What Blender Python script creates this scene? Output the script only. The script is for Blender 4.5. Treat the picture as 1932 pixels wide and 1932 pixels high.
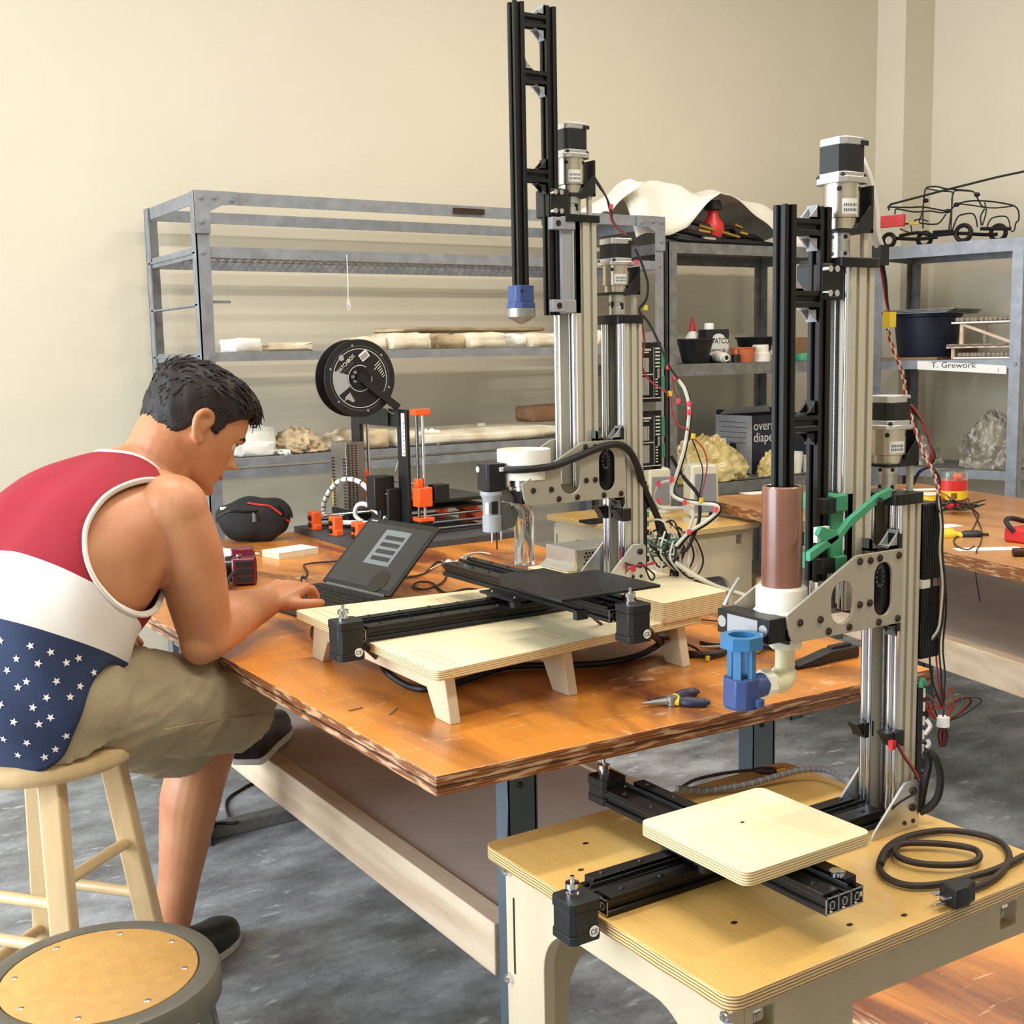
import bpy, bmesh, math, random
import numpy as np
from mathutils import Vector as V, Matrix as M4, noise as mnoise
PI = math.pi
RN = random.Random(11)
for o in list(bpy.data.objects): bpy.data.objects.remove(o)
SC = bpy.context.scene
COL = SC.collection
# ------------------------------------------------------------------ camera
FPX, YAW, PITCH, ROLL, CAMH = 2273.4, .568849, .129425, -.01989, 1.27
def cam_rows():
    cy, sy, cp, sp = math.cos(YAW), math.sin(YAW), math.cos(PITCH), math.sin(PITCH)
    fwd = V((sy*cp, cy*cp, -sp)); rt = V((cy, -sy, 0)); up = rt.cross(fwd)
    cr, sr = math.cos(ROLL), math.sin(ROLL)
    return rt*cr+up*sr, -(up*cr-rt*sr), fwd
CX, CY, CF = cam_rows()
CAM = V((0, 0, CAMH))
cd = bpy.data.cameras.new('camera'); cam = bpy.data.objects.new('camera', cd); COL.objects.link(cam)
cd.sensor_width = 36; cd.lens = FPX/1932*36; cd.clip_start = .02
m = M4.Identity(4)
for i in range(3):
    m[i][0] = CX[i]; m[i][1] = -CY[i]; m[i][2] = -CF[i]; m[i][3] = CAM[i]
cam.matrix_world = m
SC.camera = cam
def ray(x, y): return CX*((x-966)/FPX)+CY*((y-966)/FPX)+CF
def pz(x, y, z): d = ray(x, y); return CAM+d*((z-CAMH)/d.z)
def py(x, y, Y): d = ray(x, y); return CAM+d*(Y/d.y)
def px(x, y, X): d = ray(x, y); return CAM+d*(X/d.x)
def pr(x, y, r): d = ray(x, y); return CAM+d*(r/math.hypot(d.x, d.y))   # at a horizontal range
# ------------------------------------------------------------------ world, lights, exposure
SC.view_settings.view_transform = 'Standard'; SC.view_settings.look = 'None'
SC.view_settings.exposure = 0.0; SC.view_settings.gamma = 1.0; SC.view_settings.use_curve_mapping = False
w = bpy.data.worlds.new('world'); SC.world = w; w.use_nodes = True
w.node_tree.nodes['Background'].inputs[0].default_value = (.80, .88, 1, 1)
w.node_tree.nodes['Background'].inputs[1].default_value = 1.0
def area(name, loc, rot, sx, sy, e, c):
    l = bpy.data.lights.new(name, 'AREA'); l.shape = 'RECTANGLE'; l.size = sx; l.size_y = sy; l.energy = e; l.color = c
    o = bpy.data.objects.new(name, l); COL.objects.link(o); o.location = loc; o.rotation_euler = rot
    return o
# daylight coming in through the big left-hand opening (wall_left), facing +X
area('daylight', (-3.25, 2.3, 1.75), (0, -PI/2, 0), 2.7, 3.7, 350, (.82, .91, 1))
# warm tubes under the ceiling
for i, (x, y) in enumerate(((.9, .2), (2.9, .2), (.9, 2.2), (2.9, 2.2))):
    area('ceiling_tube_light', (x, y, 3.36), (0, 0, 0), 1.2, .22, 34, (1, .94, .84))
# ------------------------------------------------------------------ mesh builder
def wmat(o):
    m = M4.Identity(4)
    while o: m = o.matrix_basis @ m; o = o.parent
    return m
class MB:
    def __init__(s): s.v = []; s.f = []; s.mi = []; s.sm = []
    def add(s, vs, fs, m=0, sm=False, X=None):
        b = len(s.v)
        s.v += [tuple(X @ V(p)) if X else tuple(p) for p in vs]
        for f in fs: s.f.append([i+b for i in f]); s.mi.append(m); s.sm.append(sm)
        return s
    def box(s, x0, x1, y0, y1, z0, z1, m=0, X=None):
        vs = [(x, y, z) for x in (x0, x1) for y in (y0, y1) for z in (z0, z1)]
        return s.add(vs, [(0, 1, 3, 2), (4, 6, 7, 5), (0, 4, 5, 1), (2, 3, 7, 6), (0, 2, 6, 4), (1, 5, 7, 3)], m, False, X)
    def cb(s, c, d, m=0, X=None):
        return s.box(c[0]-d[0]/2, c[0]+d[0]/2, c[1]-d[1]/2, c[1]+d[1]/2, c[2]-d[2]/2, c[2]+d[2]/2, m, X)
    def bar(s, a, b, w, h, up=(0, 0, 1), m=0):
        a, b, up = V(a), V(b), V(up); z = (b-a); L = z.length; z.normalize()
        x = up.cross(z)
        if x.length < 1e-4: x = V((1, 0, 0)).cross(z)
        x.normalize(); y = z.cross(x)
        X = M4((( x.x, y.x, z.x, a.x), (x.y, y.y, z.y, a.y), (x.z, y.z, z.z, a.z), (0, 0, 0, 1)))
        return s.box(-w/2, w/2, -h/2, h/2, 0, L, m, X)
    def cyl(s, a, b, r, r2=None, n=16, m=0, caps=True, sm=True):
        a, b = V(a), V(b); r2 = r if r2 is None else r2
        z = (b-a).normalized(); x = z.orthogonal().normalized(); y = z.cross(x)
        vs = []
        for p, q in ((a, r), (b, r2)):
            for i in range(n):
                t = 2*PI*i/n; vs.append(p+x*(q*math.cos(t))+y*(q*math.sin(t)))
        s.add(vs, [(i, (i+1) % n, n+(i+1) % n, n+i) for i in range(n)], m, sm)
        if caps: s.add(vs[:n], [list(range(n))[::-1]], m); s.add(vs[n:], [list(range(n))], m)
        return s
    def lathe(s, prof, c=(0, 0, 0), n=24, m=0, ax='z', sm=True, ell=1):
        vs = []; k = len(prof); c = V(c)
        for r, h in prof:
            for i in range(n):
                t = 2*PI*i/n; a, b = r*math.cos(t), r*ell*math.sin(t)
                p = {'z': (a, b, h), 'x': (h, a, b), 'y': (b, h, a)}[ax]; vs.append(c+V(p))
        fs = [(j*n+i, j*n+(i+1) % n, (j+1)*n+(i+1) % n, (j+1)*n+i) for j in range(k-1) for i in range(n)]
        fs += [list(range(n))[::-1], [(k-1)*n+i for i in range(n)]]
        s.add(vs, fs, m, sm); return s
    def sph(s, c, r, n=16, k=10, m=0, X=None):
        if not hasattr(r, '__len__'): r = (r, r, r)
        vs = []; c = V(c)
        for j in range(k+1):
            ph = PI*j/k
            for i in range(n):
                t = 2*PI*i/n; vs.append(c+V((r[0]*math.sin(ph)*math.cos(t), r[1]*math.sin(ph)*math.sin(t), -r[2]*math.cos(ph))))
        return s.add(vs, [(j*n+i, j*n+(i+1) % n, (j+1)*n+(i+1) % n, (j+1)*n+i) for j in range(k) for i in range(n)], m, True, X)
    def tube(s, pts, r, n=8, m=0, closed=False, smooth=0, flat=1):
        pts = [V(p) for p in pts]
        if smooth: pts = spline(pts, smooth, closed)
        k = len(pts); rr = r if hasattr(r, '__len__') else [r]*k
        if len(rr) != k: rr = [rr[min(len(rr)-1, int(i*(len(rr)-1)/(k-1)+.5))] for i in range(k)]
        vs = []; nx = None
        for i, p in enumerate(pts):
            if closed: d = pts[(i+1) % k]-pts[i-1]
            else: d = pts[min(k-1, i+1)]-pts[max(0, i-1)]
            if d.length < 1e-9: d = V((0, 0, 1))
            d.normalize()
            if nx is None: nx = d.orthogonal().normalized()
            else:
                nx = nx-d*nx.dot(d)
                nx = nx.normalized() if nx.length > 1e-6 else d.orthogonal().normalized()
            ny = d.cross(nx)
            for j in range(n):
                t = 2*PI*j/n; vs.append(p+nx*(rr[i]*math.cos(t))+ny*(rr[i]*flat*math.sin(t)))
        fs = [(i*n+j, i*n+(j+1) % n, ((i+1) % k)*n+(j+1) % n, ((i+1) % k)*n+j) for i in range(k if closed else k-1) for j in range(n)]
        if not closed: fs += [list(range(n))[::-1], [(k-1)*n+j for j in range(n)]]
        return s.add(vs, fs, m, True)
    def prism(s, poly, ax, a0, a1, m=0, X=None, holes=None):
        def P(u, w, a): return {'x': (a, u, w), 'y': (u, a, w), 'z': (u, w, a)}[ax]
        if holes:
            bm = bmesh.new()
            loops = [poly]+holes; es = []
            for lp in loops:
                vv = [bm.verts.new((p[0], p[1], 0)) for p in lp]
                es += [bm.edges.new((vv[i], vv[(i+1) % len(vv)])) for i in range(len(vv))]
            bmesh.ops.triangle_fill(bm, edges=es, use_beauty=True, use_dissolve=False)
            bm.verts.ensure_lookup_table(); bm.verts.index_update()
            base = [(q.co.x, q.co.y) for q in bm.verts]; fs = [[q.index for q in f.verts] for f in bm.faces]
            bm.free(); n = len(base)
            vs = [P(u, w, a0) for u, w in base]+[P(u, w, a1) for u, w in base]
            allf = fs+[[i+n for i in f[::-1]] for f in fs]; k = 0
            for lp in loops:
                L = len(lp); allf += [(k+i, k+(i+1) % L, n+k+(i+1) % L, n+k+i) for i in range(L)]; k += L
            return s.add(vs, allf, m, False, X)
        n = len(poly)
        vs = [P(u, w, a0) for u, w in poly]+[P(u, w, a1) for u, w in poly]
        return s.add(vs, [list(range(n)), [n+i for i in range(n)][::-1]]+[(i, (i+1) % n, n+(i+1) % n, n+i) for i in range(n)], m, False, X)
    def grid(s, fn, nu, nv, m=0, cu=False, cv=False, sm=True):
        vs = [fn(i, j) for i in range(nu) for j in range(nv)]
        fs = [(i*nv+j, ((i+1) % nu)*nv+j, ((i+1) % nu)*nv+(j+1) % nv, i*nv+(j+1) % nv)
              for i in range(nu if cu else nu-1) for j in range(nv if cv else nv-1)]
        return s.add(vs, fs, m, sm)
    def mesh(s, name, X=None):
        me = bpy.data.meshes.new(name)
        me.from_pydata([tuple(X @ V(p)) for p in s.v] if X else s.v, [], s.f)
        me.polygons.foreach_set('material_index', s.mi); me.polygons.foreach_set('use_smooth', s.sm)
        bm = bmesh.new(); bm.from_mesh(me); bmesh.ops.recalc_face_normals(bm, faces=bm.faces); bm.to_mesh(me); bm.free()
        me.set_sharp_from_angle(angle=.75)
        return me
    def build(s, name, mats, parent=None, at=None, bev=0, loc=False, seg=2, kind=None, label=None):
        """vertices are world coordinates unless loc=True; 'at' gives the origin of a top-level mesh"""
        if parent is not None: X = None if loc else wmat(parent).inverted()
        else: X = M4.Translation(-V(at)) if at is not None and not loc else None
        me = s.mesh(name, X)
        for q in (mats if isinstance(mats, (list, tuple)) else [mats]): me.materials.append(q)
        o = bpy.data.objects.new(name, me); COL.objects.link(o)
        if parent is not None: o.parent = parent
        elif at is not None: o.location = at
        if bev:
            b = o.modifiers.new('b', 'BEVEL'); b.width = bev; b.segments = seg; b.limit_method = 'ANGLE'; b.angle_limit = .7
        if kind: o['kind'] = kind
        if label: o['label'] = label
        return o
def spline(pts, k, closed=False):
    pts = [V(p) for p in pts]; n = len(pts); out = []
    for i in range(n if closed else n-1):
        g = (lambda j: pts[j % n]) if closed else (lambda j: pts[max(0, min(n-1, j))])
        a, b, c, d = g(i-1), g(i), g(i+1), g(i+2)
        for q in range(k):
            t = q/k
            out.append(.5*((2*b)+(c-a)*t+(2*a-5*b+4*c-d)*t*t+(3*b-a-3*c+d)*t**3))
    if not closed: out.append(pts[-1])
    return out
def tag(o, label, cat, group=None, kind=None):
    o['label'] = label; o['category'] = cat
    if group: o['group'] = group
    if kind: o['kind'] = kind
    return o
def thing(name, label, cat, loc=(0, 0, 0), rz=0, group=None):
    o = bpy.data.objects.new(name, None); COL.objects.link(o); o.location = loc; o.rotation_euler = (0, 0, rz)
    o.empty_display_size = .05
    return tag(o, label, cat, group)
def struct(o): o['kind'] = 'structure'; return o
def put(name, me, parent=None, X=None, mats=None):
    o = bpy.data.objects.new(name, me); COL.objects.link(o)
    if parent is not None: o.parent = parent
    if X is not None: o.matrix_basis = (wmat(parent).inverted() @ X) if parent is not None else X
    return o
def frame(o, x, y, z=None):
    x = V(x).normalized(); y = V(y); y = (y-x*y.dot(x)).normalized(); z = x.cross(y); o = V(o)
    return M4(((x.x, y.x, z.x, o.x), (x.y, y.y, z.y, o.y), (x.z, y.z, z.z, o.z), (0, 0, 0, 1)))
def text(name, s, size, o, x, y, mat, parent, ex=.0002, al='LEFT', sx=1):
    c = bpy.data.curves.new(name, 'FONT'); c.body = s; c.size = size; c.extrude = ex; c.align_x = al; c.resolution_u = 3
    t = bpy.data.objects.new('t', c); COL.objects.link(t)
    bpy.context.view_layer.update()
    me = bpy.data.meshes.new_from_object(t.evaluated_get(bpy.context.evaluated_depsgraph_get()))
    bpy.data.objects.remove(t)
    me.materials.clear(); me.materials.append(mat); me.name = name
    return put(name, me, parent, frame(o, x, y) @ M4.Diagonal((sx, 1, 1, 1)))
def rrect(x0, x1, y0, y1, r, n=5):
    out = []
    for cx, cy, a in ((x1-r, y1-r, 0), (x0+r, y1-r, 90), (x0+r, y0+r, 180), (x1-r, y0+r, 270)):
        for i in range(n+1):
            t = math.radians(a+90*i/n); out.append((cx+r*math.cos(t), cy+r*math.sin(t)))
    return out
def circ(cx, cy, r, n=16, r2=None): return [(cx+r*math.cos(2*PI*i/n), cy+(r2 or r)*math.sin(2*PI*i/n)) for i in range(n)]
def slotp(w, h, pitch=.02, sw=.006, sd=.0045):
    """outline of a slotted aluminium extrusion w x h (centred), one T-slot opening per pitch on each side"""
    pts = []
    def side(L, f):
        n = max(1, round(L/pitch))
        for i in range(n):
            c = -L/2+L*(i+.5)/n
            for d, e in ((-sw/2-.0015, 0), (-sw/2, sd*.35), (-sw/2-.001, sd), (sw/2+.001, sd), (sw/2, sd*.35), (sw/2+.0015, 0)): pts.append(f(c+d, e))
    pts.append((-w/2, -h/2)); side(w, lambda t, e: (t, -h/2+e))
    pts.append((w/2, -h/2)); side(h, lambda t, e: (w/2-e, t))
    pts.append((w/2, h/2)); side(w, lambda t, e: (-t, h/2-e))
    pts.append((-w/2, h/2)); side(h, lambda t, e: (-w/2+e, -t))
    return pts
def off(poly, dx, dy): return [(a+dx, b+dy) for a, b in poly]
# ------------------------------------------------------------------ materials
MATS = {}
def nodes(name):
    m = bpy.data.materials.new(name); m.use_nodes = True; nt = m.node_tree
    return m, nt, nt.nodes['Principled BSDF'], nt.nodes, nt.links
def ramp(N, stops, interp='LINEAR'):
    r = N.new('ShaderNodeValToRGB'); e = r.color_ramp.elements; r.color_ramp.interpolation = interp
    while len(e) < len(stops): e.new(.5)
    for i, (p, c) in enumerate(stops): e[i].position = p; e[i].color = (*c, 1) if len(c) == 3 else c
    return r
def g2(c): return tuple((x/255/12.92 if x/255 <= .04045 else ((x/255+.055)/1.055)**2.4) for x in c)
def mat(name, rgb, rough=.5, metal=0, var=.12, scale=14, bump=0, bscale=None, coat=0, alpha=1, trans=0, sss=0, spec=None, stretch=None, ior=None, dark=None):
    m, nt, B, N, L = nodes(name); c = g2(rgb)
    tc = N.new('ShaderNodeTexCoord'); mp = N.new('ShaderNodeMapping'); L.new(tc.outputs['Object'], mp.inputs[0])
    if stretch: mp.inputs['Scale'].default_value = stretch
    n = N.new('ShaderNodeTexNoise'); n.inputs['Scale'].default_value = scale; n.inputs['Detail'].default_value = 6
    L.new(mp.outputs[0], n.inputs['Vector'])
    d = g2(dark) if dark else tuple(x*(1-var) for x in c); h = tuple(min(1, x*(1+var*.6)) for x in c)
    r = ramp(N, [(.3, d), (.62, c), (.8, h)]); L.new(n.outputs[0], r.inputs[0]); L.new(r.outputs[0], B.inputs['Base Color'])
    B.inputs['Roughness'].default_value = rough; B.inputs['Metallic'].default_value = metal
    if coat: B.inputs['Coat Weight'].default_value = coat; B.inputs['Coat Roughness'].default_value = .15
    if trans: B.inputs['Transmission Weight'].default_value = trans
    if ior: B.inputs['IOR'].default_value = ior
    if alpha < 1: B.inputs['Alpha'].default_value = alpha
    if spec is not None: B.inputs['Specular IOR Level'].default_value = spec
    if sss: B.inputs['Subsurface Weight'].default_value = sss; B.inputs['Subsurface Radius'].default_value = (.01, .004, .002)
    if bump:
        n2 = N.new('ShaderNodeTexNoise'); n2.inputs['Scale'].default_value = bscale or scale*4; n2.inputs['Detail'].default_value = 4
        L.new(mp.outputs[0], n2.inputs['Vector'])
        b = N.new('ShaderNodeBump'); b.inputs['Strength'].default_value = bump; b.inputs['Distance'].default_value = .004
        L.new(n2.outputs[0], b.inputs['Height']); L.new(b.outputs[0], B.inputs['Normal'])
    MATS[name] = m; return m
def ply(name, face, grain, edge, edgedark, pitch=.0028, rough=.45, coat=0, fscale=3, axis='z', scratch=0, worn=None, contrast=1.0):
    """plywood: grained face where the normal follows 'axis', ply stripes on the edges"""
    m, nt, B, N, L = nodes(name)
    tc = N.new('ShaderNodeTexCoord'); mp = N.new('ShaderNodeMapping'); L.new(tc.outputs['Object'], mp.inputs[0])
    mp.inputs['Scale'].default_value = (1, .28, 1) if axis != 'y' else (.28, 1, 1)
    nz = N.new('ShaderNodeTexNoise'); nz.inputs['Scale'].default_value = fscale; nz.inputs['Detail'].default_value = 8; nz.inputs['Distortion'].default_value = 2.0
    L.new(mp.outputs[0], nz.inputs['Vector'])
    lo, mi, hi = (.37, .46, .56) if scratch else (.28, .5, .66)
    r = ramp(N, [(lo, g2(grain)), (mi, tuple((a+b)/2 for a, b in zip(g2(face), g2(grain)))), (hi, g2(face)), (.85, tuple(min(1, x*1.12) for x in g2(face)))])
    L.new(nz.outputs[0], r.inputs[0]); col = r.outputs[0]
    fine = N.new('ShaderNodeTexNoise'); fine.inputs['Scale'].default_value = 60; fine.inputs['Detail'].default_value = 3
    m2 = N.new('ShaderNodeMapping'); L.new(tc.outputs['Object'], m2.inputs[0]); m2.inputs['Scale'].default_value = (4, .25, 1)
    L.new(m2.outputs[0], fine.inputs['Vector'])
    mx = N.new('ShaderNodeMix'); mx.data_type = 'RGBA'; mx.blend_type = 'MULTIPLY'; mx.inputs[0].default_value = .25*contrast
    fr = ramp(N, [(.35, (.6, .55, .5)), (.6, (1, 1, 1))]); L.new(fine.outputs[0], fr.inputs[0])
    L.new(col, mx.inputs[6]); L.new(fr.outputs[0], mx.inputs[7]); col = mx.outputs[2]
    if scratch:
        for k, (sc, st, th) in enumerate(((14, (1, 7, 1), .625), (12, (6, 1.2, 1), .63), (4.5, (1, 1.4, 1), .645))):
            m3 = N.new('ShaderNodeMapping'); L.new(tc.outputs['Object'], m3.inputs[0]); m3.inputs['Scale'].default_value = st; m3.inputs['Rotation'].default_value = (0, 0, .5+k*.9); m3.inputs['Location'].default_value = (k*3.1, 1.7*k, 0)
            n3 = N.new('ShaderNodeTexNoise'); n3.inputs['Scale'].default_value = sc; n3.inputs['Detail'].default_value = 9; n3.inputs['Roughness'].default_value = .72
            L.new(m3.outputs[0], n3.inputs['Vector'])
            r3 = ramp(N, [(th-.02, (0, 0, 0)), (th+.05, (1, 1, 1))]); L.new(n3.outputs[0], r3.inputs[0])
            ms = N.new('ShaderNodeMath'); ms.operation = 'MULTIPLY'; ms.inputs[1].default_value = scratch; L.new(r3.outputs[0], ms.inputs[0])
            x3 = N.new('ShaderNodeMix'); x3.data_type = 'RGBA'; L.new(ms.outputs[0], x3.inputs[0]); L.new(col, x3.inputs[6]); x3.inputs[7].default_value = (*g2((238, 205, 165)), 1); col = x3.outputs[2]
    # edge stripes
    sp = N.new('ShaderNodeSeparateXYZ'); L.new(tc.outputs['Object'], sp.inputs[0])
    ma = N.new('ShaderNodeMath'); ma.operation = 'MULTIPLY'; ma.inputs[1].default_value = 1/pitch; L.new(sp.outputs['XYZ'.index(axis.upper())], ma.inputs[0])
    nn = N.new('ShaderNodeTexNoise'); nn.inputs['Scale'].default_value = 18; L.new(tc.outputs['Object'], nn.inputs['Vector'])
    m4 = N.new('ShaderNodeMath'); m4.operation = 'MULTIPLY_ADD'; m4.inputs[1].default_value = .8; L.new(nn.outputs[0], m4.inputs[0]); L.new(ma.outputs[0], m4.inputs[2])
    fc = N.new('ShaderNodeMath'); fc.operation = 'FRACT'; L.new(m4.outputs[0], fc.inputs[0])
    er = ramp(N, [(0, g2(edge)), (.52, g2(edge)), (.6, g2(edgedark)), (.9, g2(edgedark)), (1, g2(edge))]); L.new(fc.outputs[0], er.inputs[0])
    ecol = er.outputs[0]
    if worn:
        n5 = N.new('ShaderNodeTexNoise'); n5.inputs['Scale'].default_value = 55; n5.inputs['Detail'].default_value = 6
        m5 = N.new('ShaderNodeMapping'); L.new(tc.outputs['Object'], m5.inputs[0]); m5.inputs['Scale'].default_value = (.35, .35, 3.0); L.new(m5.outputs[0], n5.inputs['Vector'])
        r5 = ramp(N, [(.50, (0, 0, 0)), (.60, (1, 1, 1))]); L.new(n5.outputs[0], r5.inputs[0])
        x5 = N.new('ShaderNodeMix'); x5.data_type = 'RGBA'; L.new(r5.outputs[0], x5.inputs[0]); L.new(ecol, x5.inputs[6]); x5.inputs[7].default_value = (*g2(worn), 1); ecol = x5.outputs[2]
    ge = N.new('ShaderNodeTexCoord'); s2 = N.new('ShaderNodeSeparateXYZ'); L.new(ge.outputs['Normal'], s2.inputs[0])
    ab = N.new('ShaderNodeMath'); ab.operation = 'ABSOLUTE'; L.new(s2.outputs['XYZ'.index(axis.upper())], ab.inputs[0])
    gt = N.new('ShaderNodeMath'); gt.operation = 'GREATER_THAN'; gt.inputs[1].default_value = .6; L.new(ab.outputs[0], gt.inputs[0])
    fx = N.new('ShaderNodeMix'); fx.data_type = 'RGBA'; L.new(gt.outputs[0], fx.inputs[0]); L.new(ecol, fx.inputs[6]); L.new(col, fx.inputs[7])
    L.new(fx.outputs[2], B.inputs['Base Color'])
    B.inputs['Roughness'].default_value = rough
    if coat: B.inputs['Coat Weight'].default_value = coat; B.inputs['Coat Roughness'].default_value = .22
    bp = N.new('ShaderNodeBump'); bp.inputs['Strength'].default_value = .12; bp.inputs['Distance'].default_value = .002; L.new(fine.outputs[0], bp.inputs['Height']); L.new(bp.outputs[0], B.inputs['Normal'])
    MATS[name] = m; return m
WALL = mat('wall_paint', (214, 205, 184), .75, var=.04, scale=1.6, bump=.06, bscale=90)
CEIL = mat('ceiling_paint', (225, 220, 208), .8, var=.04)
GALV = mat('galvanized_steel', (142, 145, 150), .45, .3, var=.25, scale=22, bump=.1, bscale=120)
GALVD = mat('worn_galvanized_steel', (128, 128, 126), .55, .45, var=.35, scale=30, bump=.2)
PLAST = mat('plaster', (232, 224, 202), .85, var=.16, scale=9, bump=.5, bscale=30, dark=(196, 178, 146))
PLASTW = mat('white_plaster', (240, 238, 230), .85, var=.08, scale=9, bump=.3)
PLASTB = mat('stained_plaster', (206, 184, 148), .85, var=.25, scale=7, bump=.5, bscale=30, dark=(150, 128, 98))
BRICK = mat('brown_fired_clay', (150, 112, 80), .85, var=.25, scale=12, bump=.4)
PLYL = ply('pale_birch_ply', (238, 226, 190), (226, 208, 165), (232, 214, 168), (168, 130, 80), .0032, .5, contrast=.5)
PLYY = ply('varnished_ply', (226, 190, 118), (205, 160, 84), (225, 196, 140), (132, 88, 46), .0038, .38, coat=.25, contrast=.7)
PLYO = ply('stained_worn_ply', (212, 134, 50), (112, 56, 24), (142, 84, 42), (92, 48, 26), .0042, .34, coat=.35, fscale=3.6, scratch=.7, worn=(196, 156, 118))
PLYP = ply('pale_cnc_panel', (226, 214, 190), (210, 192, 158), (222, 200, 150), (160, 122, 74), .0028, .55, contrast=.5)
PANEL = mat('panel_ply_face', (206, 190, 160), .55, var=.08, scale=3, stretch=(6, 6, .6), bump=.05)
PINE = mat('pine_board', (222, 202, 176), .6, var=.14, scale=5, stretch=(6, .5, 6), bump=.1, dark=(196, 168, 138))
BOARD = mat('grey_brown_board', (202, 188, 178), .6, var=.15, scale=4)
BLACK = mat('black_anodized', (13, 13, 14), .42, .2, var=.3, scale=30)
BLKP = mat('black_plastic', (13, 13, 14), .5, 0, var=.2, scale=20)
BLKS = mat('gloss_black', (9, 9, 10), .22, 0, var=.1)
RUB = mat('black_rubber', (14, 13, 14), .55, 0, var=.2)
DGREY = mat('dark_grey_foam', (66, 66, 68), .8, 0, var=.15, scale=40, bump=.1)
ALU = mat('anodized_aluminium', (206, 200, 184), .4, .45, var=.06, scale=40, stretch=(1, 1, .05))
ALUB = mat('bright_aluminium', (206, 206, 206), .3, .85, var=.06, scale=40)
CHROME = mat('polished_steel_rod', (225, 228, 234), .12, 1, var=.03)
SCREW = mat('leadscrew_steel', (112, 112, 114), .3, .9, var=.4, scale=90, stretch=(.1, .1, 6))
PLATE = mat('bead_blasted_plate', (178, 171, 156), .5, .4, var=.06, scale=30)
SILV = mat('satin_nickel', (198, 192, 178), .26, .9, var=.05)
BRONZ = mat('bronze_bolt', (64, 50, 38), .45, .6, var=.2, scale=60)
GREEN = mat('green_print', (62, 148, 108), .45, 0, var=.12)
BLUEL = mat('light_blue_print', (48, 112, 160), .4, 0, var=.12)
BLUED = mat('navy_blue_print', (52, 72, 124), .42, 0, var=.14)
ORNG = mat('orange_print', (238, 92, 30), .42, 0, var=.12)
GREYP = mat('grey_print', (158, 160, 164), .45, 0, var=.1)
GREYD = mat('dark_grey_print', (92, 94, 92), .55, 0, var=.1)
PVC = mat('white_pvc', (236, 232, 218), .4, 0, var=.05)
CREAM = mat('cream_plastic', (196, 189, 164), .45, 0, var=.06)
NYLON = mat('translucent_nylon', (226, 218, 182), .35, 0, var=.08, sss=.3)
CLAY = mat('brown_clay_tube', (134, 90, 72), .26, 0, var=.18, scale=7, coat=.6, dark=(96, 56, 42))
WHITE = mat('white_paint', (240, 240, 238), .5, 0, var=.03)
PAPER = mat('white_paper', (242, 240, 234), .8, 0, var=.03)
LABEL = mat('label_print', (222, 222, 218), .6, 0, var=.03)
GREYL = mat('grey_label', (120, 122, 126), .6, 0, var=.1)
RED = mat('red_plastic', (205, 40, 42), .4, 0, var=.15)
PINK = mat('pink_connector', (232, 72, 84), .45, 0, var=.1)
YELL = mat('yellow_plastic', (226, 196, 40), .45, 0, var=.12)
WIREW = mat('white_wire', (216, 214, 204), .5, 0, var=.06)
WIRER = mat('red_wire', (150, 36, 36), .5, 0, var=.1)
WIREG = mat('green_wire', (52, 110, 70), .5, 0, var=.1)
WIREB = mat('brown_sleeve', (46, 32, 25), .55, 0, var=.3, scale=90)
PSU = mat('perforated_steel', (150, 150, 146), .4, .7, var=.1)
GLASS = mat('clear_acrylic', (240, 244, 244), .06, 0, var=.02, trans=.95, ior=1.3)
FILMC = mat('clear_film', (214, 208, 198), .25, 0, var=.1, alpha=.55, spec=.8, scale=6)
FILMY = mat('yellow_film', (224, 204, 142), .28, 0, var=.2, alpha=.93, spec=.8, scale=8, dark=(196, 168, 98))
TARP = mat('white_sheet', (232, 228, 216), .6, 0, var=.05, scale=4)
STOOLW = mat('stool_maple', (220, 190, 142), .4, 0, var=.12, scale=6, stretch=(6, 6, .6), coat=.3)
STOOLM = mat('grey_stool_enamel', (112, 108, 98), .4, .35, var=.12, scale=12)
MASON = mat('hardboard', (196, 150, 84), .6, 0, var=.14, scale=60, bump=.08)
TABLEG = mat('blue_grey_enamel', (96, 110, 120), .4, .35, var=.15, scale=10)
MAROON = mat('red_camera_body', (104, 22, 38), .25, .3, var=.1, coat=.4)
NYLB = mat('black_nylon_fabric', (15, 15, 17), .75, 0, var=.2, scale=90, bump=.2)
NAVY = mat('navy_bin', (22, 30, 52), .55, 0, var=.15)
TERRA = mat('terracotta_plastic', (198, 108, 66), .5, 0, var=.12)
CARDB = mat('brown_cardboard', (140, 108, 72), .7, 0, var=.12)
BOXW = mat('printed_box_white', (180, 180, 184), .6, 0, var=.06)
BOXN = mat('printed_box_navy', (34, 34, 52), .6, 0, var=.1)
CLAYG = mat('grey_clay_bead', (150, 138, 124), .8, 0, var=.2, scale=30)
BRASS = mat('brass', (206, 168, 84), .28, .9, var=.08)
CAN = mat('tin_can_black', (30, 30, 32), .4, .2, var=.1)
WIREK = mat('black_annealed_wire', (32, 28, 24), .5, .5, var=.3)
CORK = mat('clay_crumb', (196, 160, 110), .8, 0, var=.2)
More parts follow.
